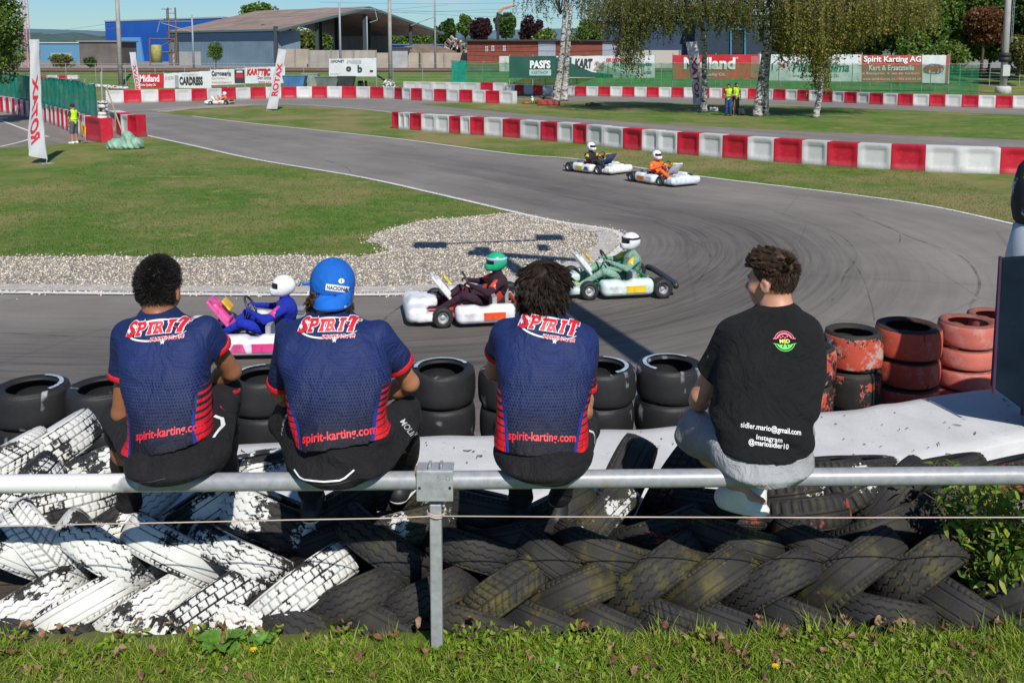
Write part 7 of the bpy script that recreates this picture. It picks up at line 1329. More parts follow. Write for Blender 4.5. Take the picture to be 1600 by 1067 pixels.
# ---------------------------------------------------------------- fences, nets, banners
FR_ = []
def fence(pts, H, lab, z=None, step=2.6, mesh=True):
    P = [G(*p) if not isinstance(p, Vector) else p for p in pts]; b = P[0]; r = empty('wire_fence', b, lab, 'fence'); mb = MB(); wires = MB(); L = walk([(p.x, p.y) for p in P], step)
    zz = lambda y: float(gz(y))
    for q in L:
        mb2 = MB(); c_ = Vector((q[0], q[1], zz(q[1]))) - b; mb2.bar(c_, c_ + Vector((0, 0, H)), .03, n=6); mb2.build('post', STEEL, r)
    for h in np.arange(.15, H + .01, .3): wires.tube([Vector((q[0], q[1], zz(q[1]) + h)) - b for q in L], .008 if h < H - .2 else .022, 4)
    wires.build('wires', STEEL, r); return r
fence([Vector((-75, 97.2, gz(97.2))), Vector((-20, 97.2, 0)), Vector((6, 96.8, 0)), Vector((75, 96.8, 0))], 2.3, 'long grey wire mesh fence along the railway bank', step=3.0)
# a banner: board between pixels at distance Y
def banner(x0, x1, yt, yb, Y, mat, lab, cat='banner', posts=True, yt1=None, yb1=None, name='banner', group='advertising banners on the fence'):
    a, b, c_, d_ = W(x0, yb, Y), W(x1, yb1 or yb, Y), W(x1, yt1 or yt, Y), W(x0, yt, Y); o0 = Vector((a.x, Y, 0)); r = empty(name, (a.x, Y, float(gz(Y))), lab, cat, group); org = Vector((a.x, Y, float(gz(Y)))); n = 14; V_ = []; sagf = lambda u, v: .05 * math.sin(u * 11 + 3 * v) * (1 - abs(2 * v - 1)) + (.04 * math.sin(u * math.pi * 6) * (v > .9))
    for lay in (0, 1):
        for i in range(n + 1):
            for j in range(5):
                u, v = i / n, j / 4; p = a.lerp(b, u).lerp(d_.lerp(c_, u), v); V_.append((p.x - org.x, sagf(u, v) + lay * .03, p.z - org.z + (-.05 * abs(math.sin(u * math.pi * 5)) if j == 4 else 0)))
    f = []; st = (n + 1) * 5
    for lay in (0, 1):
        for i in range(n):
            for j in range(4): q = [lay * st + i * 5 + j, lay * st + (i + 1) * 5 + j, lay * st + (i + 1) * 5 + j + 1, lay * st + i * 5 + j + 1]; f.append(q if not lay else q[::-1])
    mesh_np('sheet', V_, f, mat, True, r)
    if posts:
        mb = MB()
        for u in (0, .5, 1): p = a.lerp(b, u); mb.bar((p.x - org.x, .12, 0), (p.x - org.x, .12, d_.z - org.z + .15), .035, n=6)
        mb.build('posts', STEEL, r)
    def put(txt, X0, X1, Y0, Y1, m, bold=.02, shear=0, nm='lettering', off=-.08):
        p, q = W(X0, Y1, Y), W(X1, Y0, Y); flat_text(txt, abs(q.z - p.z), abs(q.x - p.x), ((p.x + q.x) / 2 - org.x, 0, (p.z + q.z) / 2 - org.z), (1, 0, 0), (0, 0, 1), (0, off, 0), m, r, bold, shear, nm)
    def patch(X0, X1, Y0, Y1, m, nm='panel', off=-.065, sk=0):
        p, q = W(X0, Y1, Y), W(X1, Y0, Y); k = sk; mesh_np(nm, [(p.x - org.x, off, p.z - org.z), (q.x - org.x, off, p.z - org.z), (q.x - org.x + k, off, q.z - org.z), (p.x - org.x + k, off, q.z - org.z)], [(0, 1, 2, 3)], m, parent=r)
    return r, put, patch
BRED = M('banner red', (.50, .02, .03), .6, .08); BGRN = M('banner dark green', (.012, .085, .06), .6, .1); BWHT = M('banner white', (.62, .65, .65), .6, .06); BRST = M('banner brick red', (.40, .075, .055), .6, .1); TW_ = M('banner lettering white', (.78, .78, .78), .5, .02); TR_ = M('banner lettering red', (.55, .02, .03), .5, .02); TK_ = M('banner lettering black', (.04, .045, .05), .5, .02); TG_ = M('banner lettering grey', (.30, .32, .34), .5, .02); TT_ = M('banner lettering teal', (.03, .12, .12), .5, .02)
YL = 92
r, put, patch = banner(214, 256, 116, 141, YL, BRED, 'red banner with white lettering beside the small distant flag', yt1=115, yb1=139); put('Midland', 219, 249, 117.5, 128.5, TW_, .03); put('Swiss Quality Oil.', 220, 244, 131, 136, TW_)
r, put, patch = banner(256, 330, 115, 140, YL, BWHT, 'white banner with black condensed lettering, right of the red one', yt1=110.5, yb1=138); put('CARDRESS', 281, 317, 120, 133, TK_, .05); put('WWW.CARDRESS.CH', 284, 310, 115.5, 117.5, TG_, .0); put('LACK UND DESIGN', 258, 272, 119, 124, TG_, 0); patch(274, 279, 118, 137, TG_)
r, put, patch = banner(329, 382, 109, 133.5, YL, BWHT, 'white banner with a dark car drawn on it', yt1=107, yb1=132); put('Carrosserie', 331, 361, 111, 118.5, TK_, .03); put('Spritzwerk', 331, 357, 121, 124, TG_, 0); put('www.carrosserie.ch', 331, 362, 127, 130, TR_, 0); patch(367, 382, 109, 130, TK_); patch(369, 380, 116, 122, TR_, off=-.075); patch(370, 379, 111, 114, BWHT, off=-.075)
r, put, patch = banner(383, 445, 106, 131, YL, BWHT, 'white banner with red and black lettering behind the leaning flag', yt1=103.5, yb1=130); put('KARTTEC', 386, 423, 107.5, 117.5, TR_, .05, .2); put('Dein Online', 403, 424, 119, 124, TK_, .01); put('www.kart', 404, 424, 126, 129.5, TR_, 0)
r, put, patch = banner(514, 588, 92, 119.5, 93.5, BWHT, 'white billboard with small drawings on posts before the railway', yt1=90.5, yb1=120); put('OPONET', 517, 538, 94, 98, TK_, .02); put('SYNERGIES', 542, 565, 94, 99, TG_, 0, .2); put('o', 541, 549, 104, 112, TK_, .06); put('b', 559, 566, 102, 113, TK_, .03); put('www.oponet.ch', 516, 532, 114, 117, TG_, 0); put('aaaa', 552, 558, 104, 108, TG_, 0) if False else None; patch(578, 583, 110, 113, TK_)
YR = 84
r, put, patch = banner(796, 869, 88, 122, YR, BGRN, 'dark green banner with white lettering left of the double birch'); put("PASI'S", 828, 860, 94.5, 107.5, TW_, .05); patch(827, 861, 109, 118.5, M('pale teal', (.35, .5, .48), .6)); put('KARTSHOP', 831, 856, 111, 116.5, TT_, .0)
r, put, patch = banner(869, 1023, 88, 122, YR, BWHT, 'long white and green banner right of the double birch', yt1=86, yb1=122); patch(869, 893, 90, 120, BGRN); o = mesh_np('panel', [tuple(W(a, b, YR - .07) - Vector(r.location)) for a, b in [(892, 120), (892, 99), (925, 113), (958, 117), (958, 121)]], [(0, 1, 2, 3, 4)], BGRN, parent=r); put('KART', 898, 926, 92, 107, TK_, .05, .15); put('24', 927, 945, 96, 110, M('grey red', (.45, .25, .22), .6), .05, .2); put('DER ONLINE-SHOP', 947, 984, 91, 97, TR_, .03, .2); put('FÜR JEDEN KARTFAHRER!', 958, 1019, 98, 105, TT_, .03, .2); put('kart24.ch', 975, 1005, 111, 115, TG_, .0); patch(1007, 1018, 111.5, 115.5, TG_)
r, put, patch = banner(1051, 1185, 86, 124, YR, BRED, 'large red banner with white lettering behind the mirrored flag', yt1=85); put('Midland', 1068, 1149, 90, 109, TW_, .04); put('Swiss Quality Oil.', 1082, 1133, 114, 120.5, TW_, .01); put('o', 1150, 1153, 89.5, 92.5, TW_, 0); patch(1172, 1184, 88, 122, M('pinkish', (.42, .12, .12), .6))
r, put, patch = banner(1187, 1346, 85, 126, YR, BWHT, 'white banner with a house outline drawing and dark lettering', yt1=85, yb1=128); put('Pilatus Klima', 1238, 1327, 98, 112.5, TT_, .02, .2); put('www.pilatus-klima.ch', 1238, 1310, 116, 122, TT_, 0)
mb = MB(); pp_ = [W(a, b, YR - .08) - Vector(r.location) for a, b in [(1207, 110), (1207, 100), (1219, 90), (1231, 99), (1231, 104)]]; [mb.bar(p, q, .04, n=5) for p, q in zip(pp_[:-1], pp_[1:])]; mb.build('house_outline', TT_, r); mb = MB(); pp_ = [W(a, b, YR - .085) - Vector(r.location) for a, b in [(1214, 110), (1226, 98), (1226, 106), (1216, 98)]]; [mb.bar(p, q, .045, n=5) for p, q in zip(pp_[:-1], pp_[1:])]; mb.build('arrow_mark', TR_, r)
r, put, patch = banner(1346, 1441, 86, 129, YR, BRST, 'brick red banner with four lines of white lettering', yb1=129.5); put('Spirit Karting AG', 1349, 1439, 88, 100, TW_, .03); put('Kart & Ersatzteile', 1357, 1428, 102, 110.5, TW_, .02); put('in Bremgarten  &  von der Kartbahn', 1347, 1436, 113, 118, TW_, 0); put('www.spirit-karting.ch / 056 610 04 20', 1347, 1438, 122, 126.5, TW_, 0)
r, put, patch = banner(1441, 1483, 86, 130, YR, BWHT, 'white and brick red banner end with a red word over blue', yb1=131); put('SPIRIT', 1443.5, 1474, 102.5, 113, TR_, .06, .15); patch(1476.5, 1483, 86.5, 130, BRST); mb = MB(); cc_ = W(1459, 108, YR - .055) - Vector(r.location); mb.tube([cc_ + Vector((math.cos(a) * .85, 0, math.sin(a) * .42)) for a in np.linspace(0, 2 * math.pi, 25)], .03, 5); mb.build('logo_ring', M('blue print', (.04, .08, .3), .5), r)
# green nets
def net_mat(name, col, alpha):
    t = NT(name); c = t.ramp(t.noise(3, 4), [(.3, mul(col, .75)), (.7, mul(col, 1.25))]); t.done(c, .8, spec=.1); tr = t.n('BsdfTransparent'); ms = t.n('MixShader'); x = t.xyz(); w = t.noise(1.2, 4, .6)
    a_ = t.ramp(w, [(.3, alpha - .15), (.7, alpha + .15)]); t.set(ms.inputs[0], a_); t.set(ms.inputs[1], tr.outputs[0]); t.set(ms.inputs[2], t.b.outputs[0]); t.t.links.new(ms.outputs[0], t.out.inputs[0]); return t.m
NET1 = net_mat('teal green net', (.01, .24, .17), .88); NET2 = net_mat('green net', (.01, .20, .08), .55)
def net(bot, top, mat, lab, pleat=.12, freq=3.0, H=None, posts=3.0, zb=0, name='safety_net'):
    B = [G(*p) for p in bot]; L = walk([(p.x, p.y) for p in B], .22); r = empty(name, (L[0][0], L[0][1], float(gz(L[0][1]))), lab, 'net'); o0 = Vector(r.location); V_ = []; n = len(L)
    for i, q in enumerate(L):
        d = L[min(i + 1, n - 1)] - L[max(i - 1, 0)]; d = d / np.linalg.norm(d); nn = np.array([-d[1], d[0]]); w = pleat * math.sin(i * freq); h = H(i / (n - 1)) if callable(H) else H
        for j in range(6): u = j / 5; p = q + nn * w * (.4 + .6 * u); V_.append((p[0] - o0.x, p[1] - o0.y, zb + (h - zb) * u - .06 * abs(math.sin(i * .7)) * (j == 5)))
    f = [(i * 6 + j, (i + 1) * 6 + j, (i + 1) * 6 + j + 1, i * 6 + j + 1) for i in range(n - 1) for j in range(5)]; mesh_np('netting', V_, f, mat, True, r); mb = MB(); k = int(posts / .22)
    for q in L[::k]: mb.bar((q[0] - o0.x, q[1] - o0.y + .1, 0), (q[0] - o0.x, q[1] - o0.y + .1, (H(0) if callable(H) else H) + .1), .03, n=6)
    mb.tube([(q[0] - o0.x, q[1] - o0.y, (H(i * 4 / n) if callable(H) else H) + .02) for i, q in enumerate(L[::4])], .015, 4); mb.build('posts', STEEL, r); return r
net([(-60, 162), (0, 173), (50, 185), (100, 201), (157, 220)], None, NET1, 'opaque teal green net hung above the left barrier', .06, 1.3, H=lambda u: 2.25, zb=.75)
net([(708, 141), (760, 141), (1000, 144), (1200, 147), (1400, 151), (1530, 154)], None, NET2, 'long see through green net in front of the right banners', .05, .5, H=lambda u: 2.5, zb=.0)
net([(706, 142), (732, 142)], None, NET1, 'denser end piece of the long green net by the billboard', .1, .9, H=lambda u: 2.7)
# ---------------------------------------------------------------- buildings
def corr(name, col, k=6, var=.1):
    t = NT(name); x = t.xyz(); w = t.n('TexWave', _wave_type='BANDS', _bands_direction='X'); w.inputs['Scale'].default_value = k; t.set(w.inputs['Vector'], t.co()); c = t.ramp(t.noise(.25, 4, .6), [(.3, mul(col, 1 - var)), (.7, mul(col, 1 + var))])
    c = t.mix(.35, c, t.ramp(w.outputs[0], [(.2, .75), (.5, 1)]), 'MULTIPLY'); t.bump(w.outputs[0], .4, .05); return t.done(c, .6)
BLUE = corr('blue cladding', (.012, .10, .45), 1.2); GREYB = corr('grey blue cladding', (.17, .25, .31), 1.0, .18); ROOFB = corr('weathered brown roof', (.30, .22, .17), .8, .25); CONC = corr('stained concrete panels', (.33, .30, .26), .25, .2); BRICK = M('red brown boards', (.20, .055, .035), .85, .2, 1.5, .3); DBLUE = corr('dark blue cladding', (.03, .055, .10), .8, .2); DARKW = M('dark opening', (.012, .014, .016), .6); TEALM = M('turquoise steel', (.03, .20, .28), .5)
def wall_quad(mb, a, b, z0, z1, th=.25, mi=0):
    a = Vector(a); b = Vector(b); d = (b - a).normalized(); n_ = Vector((-d.y, d.x)) * th; mb.slab([(a.x, a.y), (b.x, b.y), (b.x + n_.x, b.y + n_.y), (a.x + n_.x, a.y + n_.y)], z0, z1, mi)
# grey hall with open canopy
A_ = Vector((-36.6, 150)); B_ = Vector((-13.6, 180)); L_ = Vector((-59.5, 167.6)); K_ = B_ + (L_ - A_); hall = empty('open_hall', (A_.x, A_.y, 0), 'long grey blue hall with a brown roof and an open canopy at its right', 'building'); o0 = Vector((A_.x, A_.y, 0))
rel = lambda p, z: Vector((p.x - o0.x, p.y - o0.y, z))
mb = MB(); mb.slab([tuple(rel(L_, 0))[:2], tuple(rel(A_.lerp(L_, .02), 0))[:2], tuple(rel(A_.lerp(B_, .14).lerp(L_.lerp(K_, .14), .02), 0))[:2], tuple(rel(L_.lerp(K_, .14), 0))[:2]], 0, 5.6); mb.build('wall', GREYB, hall)
mb = MB(); q0, q1 = L_, A_; d = (A_ - L_).normalized(); n_ = Vector((d.y, -d.x)) * .05
mb.slab([tuple(rel(L_ + n_, 0))[:2], tuple(rel(A_.lerp(L_, .02) + n_, 0))[:2], tuple(rel(A_.lerp(L_, .02), 0))[:2], tuple(rel(L_, 0))[:2]], 4.0, 5.6); mb.build('upper_band', M('navy band', (.03, .06, .11), .6, .1), hall)
mb = MB(); mb.slab([tuple(rel(L_ + n_ * 1.5, 0))[:2], tuple(rel(L_.lerp(A_, .32) + n_ * 1.5, 0))[:2], tuple(rel(L_.lerp(A_, .32) + n_, 0))[:2], tuple(rel(L_ + n_, 0))[:2]], 0, 2.3); mb.build('plinth', M('pale render', (.45, .44, .42), .8, .15, .4), hall)
pk = A_.lerp(B_, .5); pk2 = L_.lerp(K_, .5); ov = (A_ - L_).normalized() * 1.2; e1, e2 = A_ + ov, B_ + ov; p1_ = pk + ov; mb = MB(); th = .45
for (a, b, c_, d_, za, zb_) in [(L_, e1, p1_, pk2, 5.8, 9.9), (K_, e2, p1_, pk2, 5.8, 9.9)]:
    v = [rel(a, za), rel(b, za), rel(c_, zb_), rel(d_, zb_)]; v += [p - Vector((0, 0, th)) for p in v]; mb.add(v, [(0, 1, 2, 3), (7, 6, 5, 4), (0, 4, 5, 1), (1, 5, 6, 2), (2, 6, 7, 3), (3, 7, 4, 0)])
mb.build('roof', ROOFB, hall); mb = MB(); mb.bar(rel(e1, 5.6), rel(p1_, 9.7), .25, n=4); mb.bar(rel(e2, 5.6), rel(p1_, 9.7), .25, n=4); mb.bar(rel(L_, 5.6), rel(e1, 5.6), .2, n=4); mb.build('verge', M('dull green verge', (.09, .14, .13), .6), hall)
for u, w_ in ((.0, .0), (.22, 0), (.36, .3), (.5, .0), (.64, .25), (.80, 0), (.97, 0), (.1, .45), (.3, .6), (.58, .6)):
    p = A_.lerp(B_, u) + (L_ - A_) * w_ * .6; mb = MB(); mb.box(rel(p, 3.1 + 1.2 * (1 - abs(2 * u - 1))), (.55, .55, 6.2 + 2.4 * (1 - abs(2 * u - 1)))); mb.build('column', DARKW if w_ else M('dark steel column', (.04, .05, .06), .6), hall)
mb = MB(); wall_quad(mb, rel(K_, 0)[:2], rel(K_.lerp(B_, .55), 0)[:2], 0, 5.6); mb.build('rear_wall', CONC, hall)
# blue hall
bh = empty('blue_hall', (-96, 232, 0), 'bright blue flat roofed hall behind the power pole', 'building'); mb = MB(); P_ = [(W(167, 100, 232).x + 96, 0), (W(350, 100, 205).x + 96, -27), (W(350, 100, 205).x + 99, 6), (W(167, 100, 232).x + 120, 40)]; mb.slab(P_, 0, 9.4); mb.build('wall', BLUE, bh)
mb = MB(); 
for a, b in zip(P_, P_[1:] + P_[:1]): mb.bar((a[0], a[1], 9.45), (b[0], b[1], 9.45), .22, n=4)
mb.build('roof_edge', M('light trim', (.3, .38, .42), .5), bh); mb = MB(); c_ = W(205, 70, 212); mb.box((c_.x + 96, -20.5, 2.6), (6.5, .5, 5.5), rz=R(-15), taper=.8); mb.build('canopy', M('pale blue canopy', (.10, .28, .5), .5), bh); mb = MB(); ls = W(260, 14, 215); mb.bar((ls.x + 96, -17, 9), (ls.x + 96, -17, 11.6), .09, n=6); mb.box((ls.x + 96, -17, 11.6), (2.2, .3, .12)); mb.build('roof_lamp', DARKM, bh)
def shed(px0, px1, top, Y, dep, mat, lab, name='shed', roofm=None, windows=(), doors=(), over=.3, z=0):
    a, b = W(px0, 100, Y).x, W(px1, 100, Y).x; H = W(px0, top, Y).z; r = empty(name, (a, Y, z), lab, 'building'); mb = MB(); w_ = b - a; mb.slab([(0, 0), (w_, 0), (w_, dep), (0, dep)], 0, H - z); mb.build('wall', mat, r); mb = MB(); mb.slab([(-over, -over), (w_ + over, -over), (w_ + over, dep + over), (-over, dep + over)], H - z + .003, H - z + .22); mb.build('roof', roofm or DARKM, r)
    for (x0, x1, y0, y1, m) in windows:
        mb = MB(); p, q = W(x0, y1, Y), W(x1, y0, Y); mb.box(((p.x + q.x) / 2 - a, -.03, (p.z + q.z) / 2 - z), (q.x - p.x, .06, q.z - p.z)); w = mb.build('window', M('window frame', (.6, .6, .6), .5), r); mb = MB(); mb.box(((p.x + q.x) / 2 - a, -.065, (p.z + q.z) / 2 - z), ((q.x - p.x) * .7, .02, (q.z - p.z) * .8)); mb.build('pane', m, w)
    for (x0, x1, y0, y1, m) in doors: mb = MB(); p, q = W(x0, y1, Y), W(x1, y0, Y); mb.box(((p.x + q.x) / 2 - a, -.04, (p.z + q.z) / 2 - z), (q.x - p.x, .08, q.z - p.z)); mb.build('door', m, r)
    return r
GLS = M('window glass', (.25, .28, .30), .15, .1); shed(730, 968, 65, 131, 8, BRICK, 'low red brown wooden shed behind the green net', roofm=M('dark roof felt', (.05, .045, .045), .8), windows=[(758.5, 762.5, 73, 81, GLS), (768, 772, 72, 80, GLS), (786, 790, 72, 80, GLS)], doors=[(841, 868, 65.5, 88, M('grey roller door', (.30, .33, .38), .5)), (941, 963, 65.5, 88, M('grey roller door', (.30, .33, .38), .5))], over=.5)
shed(125, 186, 66, 165, 8, M('brown planks', (.13, .11, .10), .8, .25, .5), 'small brown shed left of the power pole', roofm=M('grey felt', (.25, .23, .21), .8)); shed(64, 126, 68, 220, 10, M('pale blue sheeting', (.10, .25, .38), .5, .1), 'low pale blue shed in front of the hills', roofm=M('white roof', (.5, .5, .48), .6), doors=[(80, 112, 83, 96, M('pale green door', (.25, .35, .25), .6))])
w1 = shed(936, 1120, 33, 150, 14, DBLUE, 'dark blue hall behind the birch curtains', 'warehouse', M('grey trim', (.35, .38, .42), .6), doors=[(970, 1002, 60, 78, M('grey blue panel', (.16, .20, .26), .6))]); w2 = shed(1085, 1230, 24, 146, 14, M('dark teal cladding', (.018, .035, .055), .7, .2, 1), 'dark hall with a turquoise door frame behind the birches', 'warehouse', M('pale roof edge', (.45, .45, .44), .6), doors=[(1144, 1162, 48, 84, DARKW)])
mb = MB(); [mb.bar(W(a, b, 145.8) - Vector(w2.location), W(c_, d_, 145.8) - Vector(w2.location), .18, n=4) for a, b, c_, d_ in [(1142, 46, 1142, 86), (1142, 46, 1164, 46), (1164, 46, 1164, 86)]]; mb.build('door_frame', TEALM, w2)
# concrete yard walls and white wall
def plain_wall(x0, x1, top, Y, mat, lab, y1=None, th=.4, name='yard_wall'):
    a, b = W(x0, 100, Y), W(x1, 100, y1 or Y); r = empty(name, (a.x, Y, 0), lab, 'wall'); mb = MB(); H = W(x0, top, Y).z; n = max(2, int((b.x - a.x) / 3))
    wall_quad(mb, (0, 0), (b.x - a.x, (y1 or Y) - Y), 0, H, th); mb.build('panel', mat, r); mb = MB()
    for i in range(n + 1): u = i / n; mb.box(((b.x - a.x) * u, ((y1 or Y) - Y) * u - .06, H / 2), (.2, .2, H + .05))
    mb.build('posts', M('wall joint', mul((.33, .30, .26), .8), .8), r)
CONC2 = M('tan concrete', (.36, .31, .25), .9, .2, .4, .3); plain_wall(440, 483, 77, 143, CONC2, 'stained pale wall piece right of the grey hall'); plain_wall(483, 588, 79, 141, CONC, 'grey concrete panel wall behind the billboard'); plain_wall(588, 730, 83, 138, CONC2, 'tan concrete wall around the scrap heap'); plain_wall(970, 1062, 79, 128, M('beige wall', (.45, .42, .36), .85, .1), 'beige wall right of the red brown shed')
r = shed(613, 637, 77, 137, 3, M('old van grey', (.35, .36, .36), .6, .2, 1), 'grey box container beside the thick pole', 'container')
shed(548, 690, 71, 200, 8, M('blue low shed', (.06, .16, .28), .6, .2, .3), 'long low blue shed seen under the canopy', over=.4, roofm=M('blue roof', (.08, .2, .35), .5)); mb = MB()
# scrap heap
scr = empty('scrap_heap', (W(712, 100, 150).x, 150, 0), 'heap of mixed scrap metal behind the tan concrete wall', 'scrap heap'); rg = random.Random(5); mbs = [MB() for _ in range(4)]
for k in range(420):
    u = rg.uniform(-1, 1); h = 4.3 * (1 - abs(u) ** 1.4) * rg.uniform(.2, 1) + .3; mbs[k % 4].box((u * 3.6, rg.uniform(-1.5, 1.5), h), (rg.uniform(.1, .9), rg.uniform(.05, .5), rg.uniform(.04, .3)), rot=Matrix.Rotation(rg.uniform(0, 3), 3, 'Y') @ Matrix.Rotation(rg.uniform(0, 3), 3, 'X'))
base = MB(); base.add([(-4.2, -1.6, 0), (4.2, -1.6, 0), (4.2, 2, 0), (-4.2, 2, 0), (-.6, 0, 3.4), (.8, 0, 3.2)], [(0, 1, 5, 4), (1, 2, 5), (2, 3, 4, 5), (3, 0, 4)]); base.build('mound', M('scrap brown', (.14, .10, .07), .9, .4, 2), scr)
for m_, c_, nm in zip(mbs, [(.35, .30, .26), (.22, .10, .06), (.5, .5, .48), (.12, .12, .14)], ('pale_scrap', 'rusty_scrap', 'white_scrap', 'dark_scrap')): o = m_.build(nm, M('scrap ' + nm, c_, .7, .3, 2), scr); o['kind'] = 'stuff'
md = empty('soil_mound', (W(600, 100, 148).x + 6, 148, 0), 'brown heap of soil behind the thick pole', 'soil heap'); S = SDF([-8, -3, 0], [8, 3, 4], .3); S.ell([0, 0, 0], [6.5, 2.4, 3.4]); S.ell([3, 0, 0], [4, 2, 2.2], .6); S.warp(lambda X, Y, Z: .15 * np.sin(3 * X + Z) * np.sin(2.7 * Y)); o, _, _ = S.obj('mound', M('soil heap', (.17, .12, .09), .9, .3, 1), md)
# rusty loading frame left of the hall
fr = empty('loading_frame', (W(235, 100, 160).x, 160, 0), 'rusty steel frame with a yellow tank beside the grey hall', 'steel frame'); mb = MB()
for x in (0, 4.2): mb.bar((x, 0, 0), (x, 0, 4.6), .14, n=5)
for z in (2.2, 4.4): mb.bar((0, 0, z), (4.2, 0, z), .12, n=5)
mb.bar((0, 0, 2.2), (4.2, 0, 4.4), .09, n=5); mb.bar((3.2, .2, 0), (3.2, .2, 9.5), .14, n=5); mb.bar((4.4, .2, 0), (4.4, .2, 9.5), .14, n=5)
for z in np.arange(5, 9.5, .9): mb.bar((3.2, .2, z), (4.4, .2, z), .07, n=4)
mb.build('frame', M('rusty steel', (.17, .10, .06), .8, .3), fr); v, f = lathe([(0, 0), (.85, 0), (.85, 2.7), (.7, 2.9), (0, 2.95)], 20); o = mesh_np('tank', v + np.array([1.2, -.3, .5]), f, M('mustard tank', (.35, .33, .10), .6, .2, 2), True, fr); 
# ---------------------------------------------------------------- poles and wires
POLE = M('grey concrete pole', (.36, .35, .33), .8, .15, 2, .2); POLEM = M('dull steel pole', (.28, .32, .35), .5, .1)
def pole(px, pyb, top, r, Y, mat, lab, cross=None, z=None, lean=0):
    b = W(px, pyb, Y); z = float(gz(Y)) if z is None else z; H = (W(px, top, Y).z if top > 0 else W(px, 0, Y).z + 4) - z; p = empty('pole', (b.x, Y, z), lab, 'pole'); mb = MB(); mb.tube([(0, 0, 0), (lean * .5, 0, H * .5), (lean, 0, H)], [r, r * .88, r * .72], 12); mb.build('shaft', mat, p, True)
    if cross: mb = MB(); [mb.bar(Vector(a), Vector(c_), .05, n=5) for a, c_ in cross(H)]; mb.build('bracket', POLEM, p)
    return p
pole(189, 131, -5, .24, 97.8, POLE, 'tall thick concrete pole in front of the blue hall'); pole(303, 110, 24, .14, 126, POLEM, 'steel mast with a catenary arm before the grey hall', lambda H: [((0, 0, H - .8), (-4.2, 0, H - .8)), ((-4.2, 0, H - .8), (-4.6, 0, H - 2.2)), ((0, 0, H - 2.2), (-4, 0, H - 1))])
pole(532, 92, 4, .16, 126, POLEM, 'steel mast left of the open canopy', lambda H: [((0, 0, H - .7), (4.6, 0, H - .9)), ((4.6, 0, H - .9), (4.9, 0, H - 2.3)), ((4.9, 0, H - 2.3), (3.9, 0, H - 2.6))]); pole(610, 112, -5, .22, 99.5, POLE, 'thick brown grey pole in front of the open canopy'); pole(680, 76, -5, .15, 128, POLEM, 'steel mast at the right end of the canopy', lambda H: [((0, 0, H - 6.2), (-3.2, 0, H - 7.4))]); pole(574, 78, 26, .12, 150, POLEM, 'slim blue steel post inside the canopy')
pm = pole(1567, 145, -5, .30, 80, POLE, 'tall grey floodlight mast with a control box at right'); mb = MB(); H_ = 8; mb.box((-.05, -.35, 1.9), (.6, .3, .9)); mb.build('control_box', M('grey box', (.5, .52, .5), .5), pm, bevel=.02); mb = MB(); v, f = lathe([(.3, 2.6), (.46, 2.62), (.48, 2.8), (.46, 3.0), (.36, 3.02), (.46, 3.04), (.48, 3.2), (.44, 3.35), (.3, 3.37)], 24); mesh_np('tyre_collar', v, f, BLACK, True, pm); v, f = lathe([(0, -.1), (.62, -.1), (.62, .5), (.5, .62), (0, .62)], 24); mesh_np('footing', v, f, M('pale footing', (.5, .5, .46), .8), True, pm); mb = MB(); mb.bar((.42, 0, 4.2), (.42, 0, 9), .02, n=4); mb.bar((.55, 0, 4.2), (.55, 0, 9), .02, n=4); [mb.bar((.42, 0, z), (.55, 0, z), .012, n=4) for z in np.arange(4.3, 9, .35)]; mb.build('ladder', POLEM, pm)
mb = MB()
for (x0, y0, x1, y1, Y0_, Y1_) in [(-100, 62, 186, 35, 126, 126), (-100, 50, 186, 44, 126, 126), (186, 35, 700, 8, 126, 126), (400, 22, 1000, 4, 126, 126), (500, 12, 1000, 18, 126, 126), (500, 4, 1000, -2, 126, 126), (540, 14, 1000, 30, 126, 126)]: 
    a, b = W(x0, y0, Y0_), W(x1, y1, Y1_); mb.tube([a.lerp(b, u) - Vector((0, 0, 1.6 * u * (1 - u))) for u in np.linspace(0, 1, 13)], .022, 4)
tag(mb.build('overhead_wires', M('wire grey', (.12, .14, .16), .5)), 'thin overhead power wires strung between the railway masts', 'wires')
# lattice mast pink/white behind left tree
lm = empty('lattice_mast', (W(42, 100, 150).x, 150, 0), 'pink and white lattice mast behind the tall left flag', 'mast'); mb = MB()
for sx_ in (-1, 1):
    for sy_ in (-1, 1): mb.bar((sx_ * .5, sy_ * .5, 0), (sx_ * .4, sy_ * .4, 14), .07, n=4)
for k in range(18): z = k * .78; s_ = 1 if k % 2 else -1; mb.bar((-s_ * .48, -.48, z), (s_ * .48, -.48, z + .78), .045, n=4); mb.bar((-s_ * .48, .48, z), (s_ * .48, .48, z + .78), .045, n=4)
mb.build('frame', M('faded pink steel', (.55, .28, .30), .6, .2, .5), lm)
# crane arm
cr_o = empty('crane', (W(778, 100, 160).x, 160, 0), 'scrap crane with a pale bent boom above the shed', 'crane'); mb = MB(); p0, p1, p2, p3 = [W(a, b, 160) - Vector(cr_o.location) for a, b in [(778, 80), (778, 20), (786, 13), (806, 8)]]; mb.bar(p0, p1, .25, n=6); mb.build('mast', DARKM, cr_o); mb = MB(); mb.bar(p1, p2, .35, .3, 6); mb.bar(p2, p3, .3, .2, 6); mb.build('boom', M('pale orange boom', (.5, .34, .22), .6), cr_o)
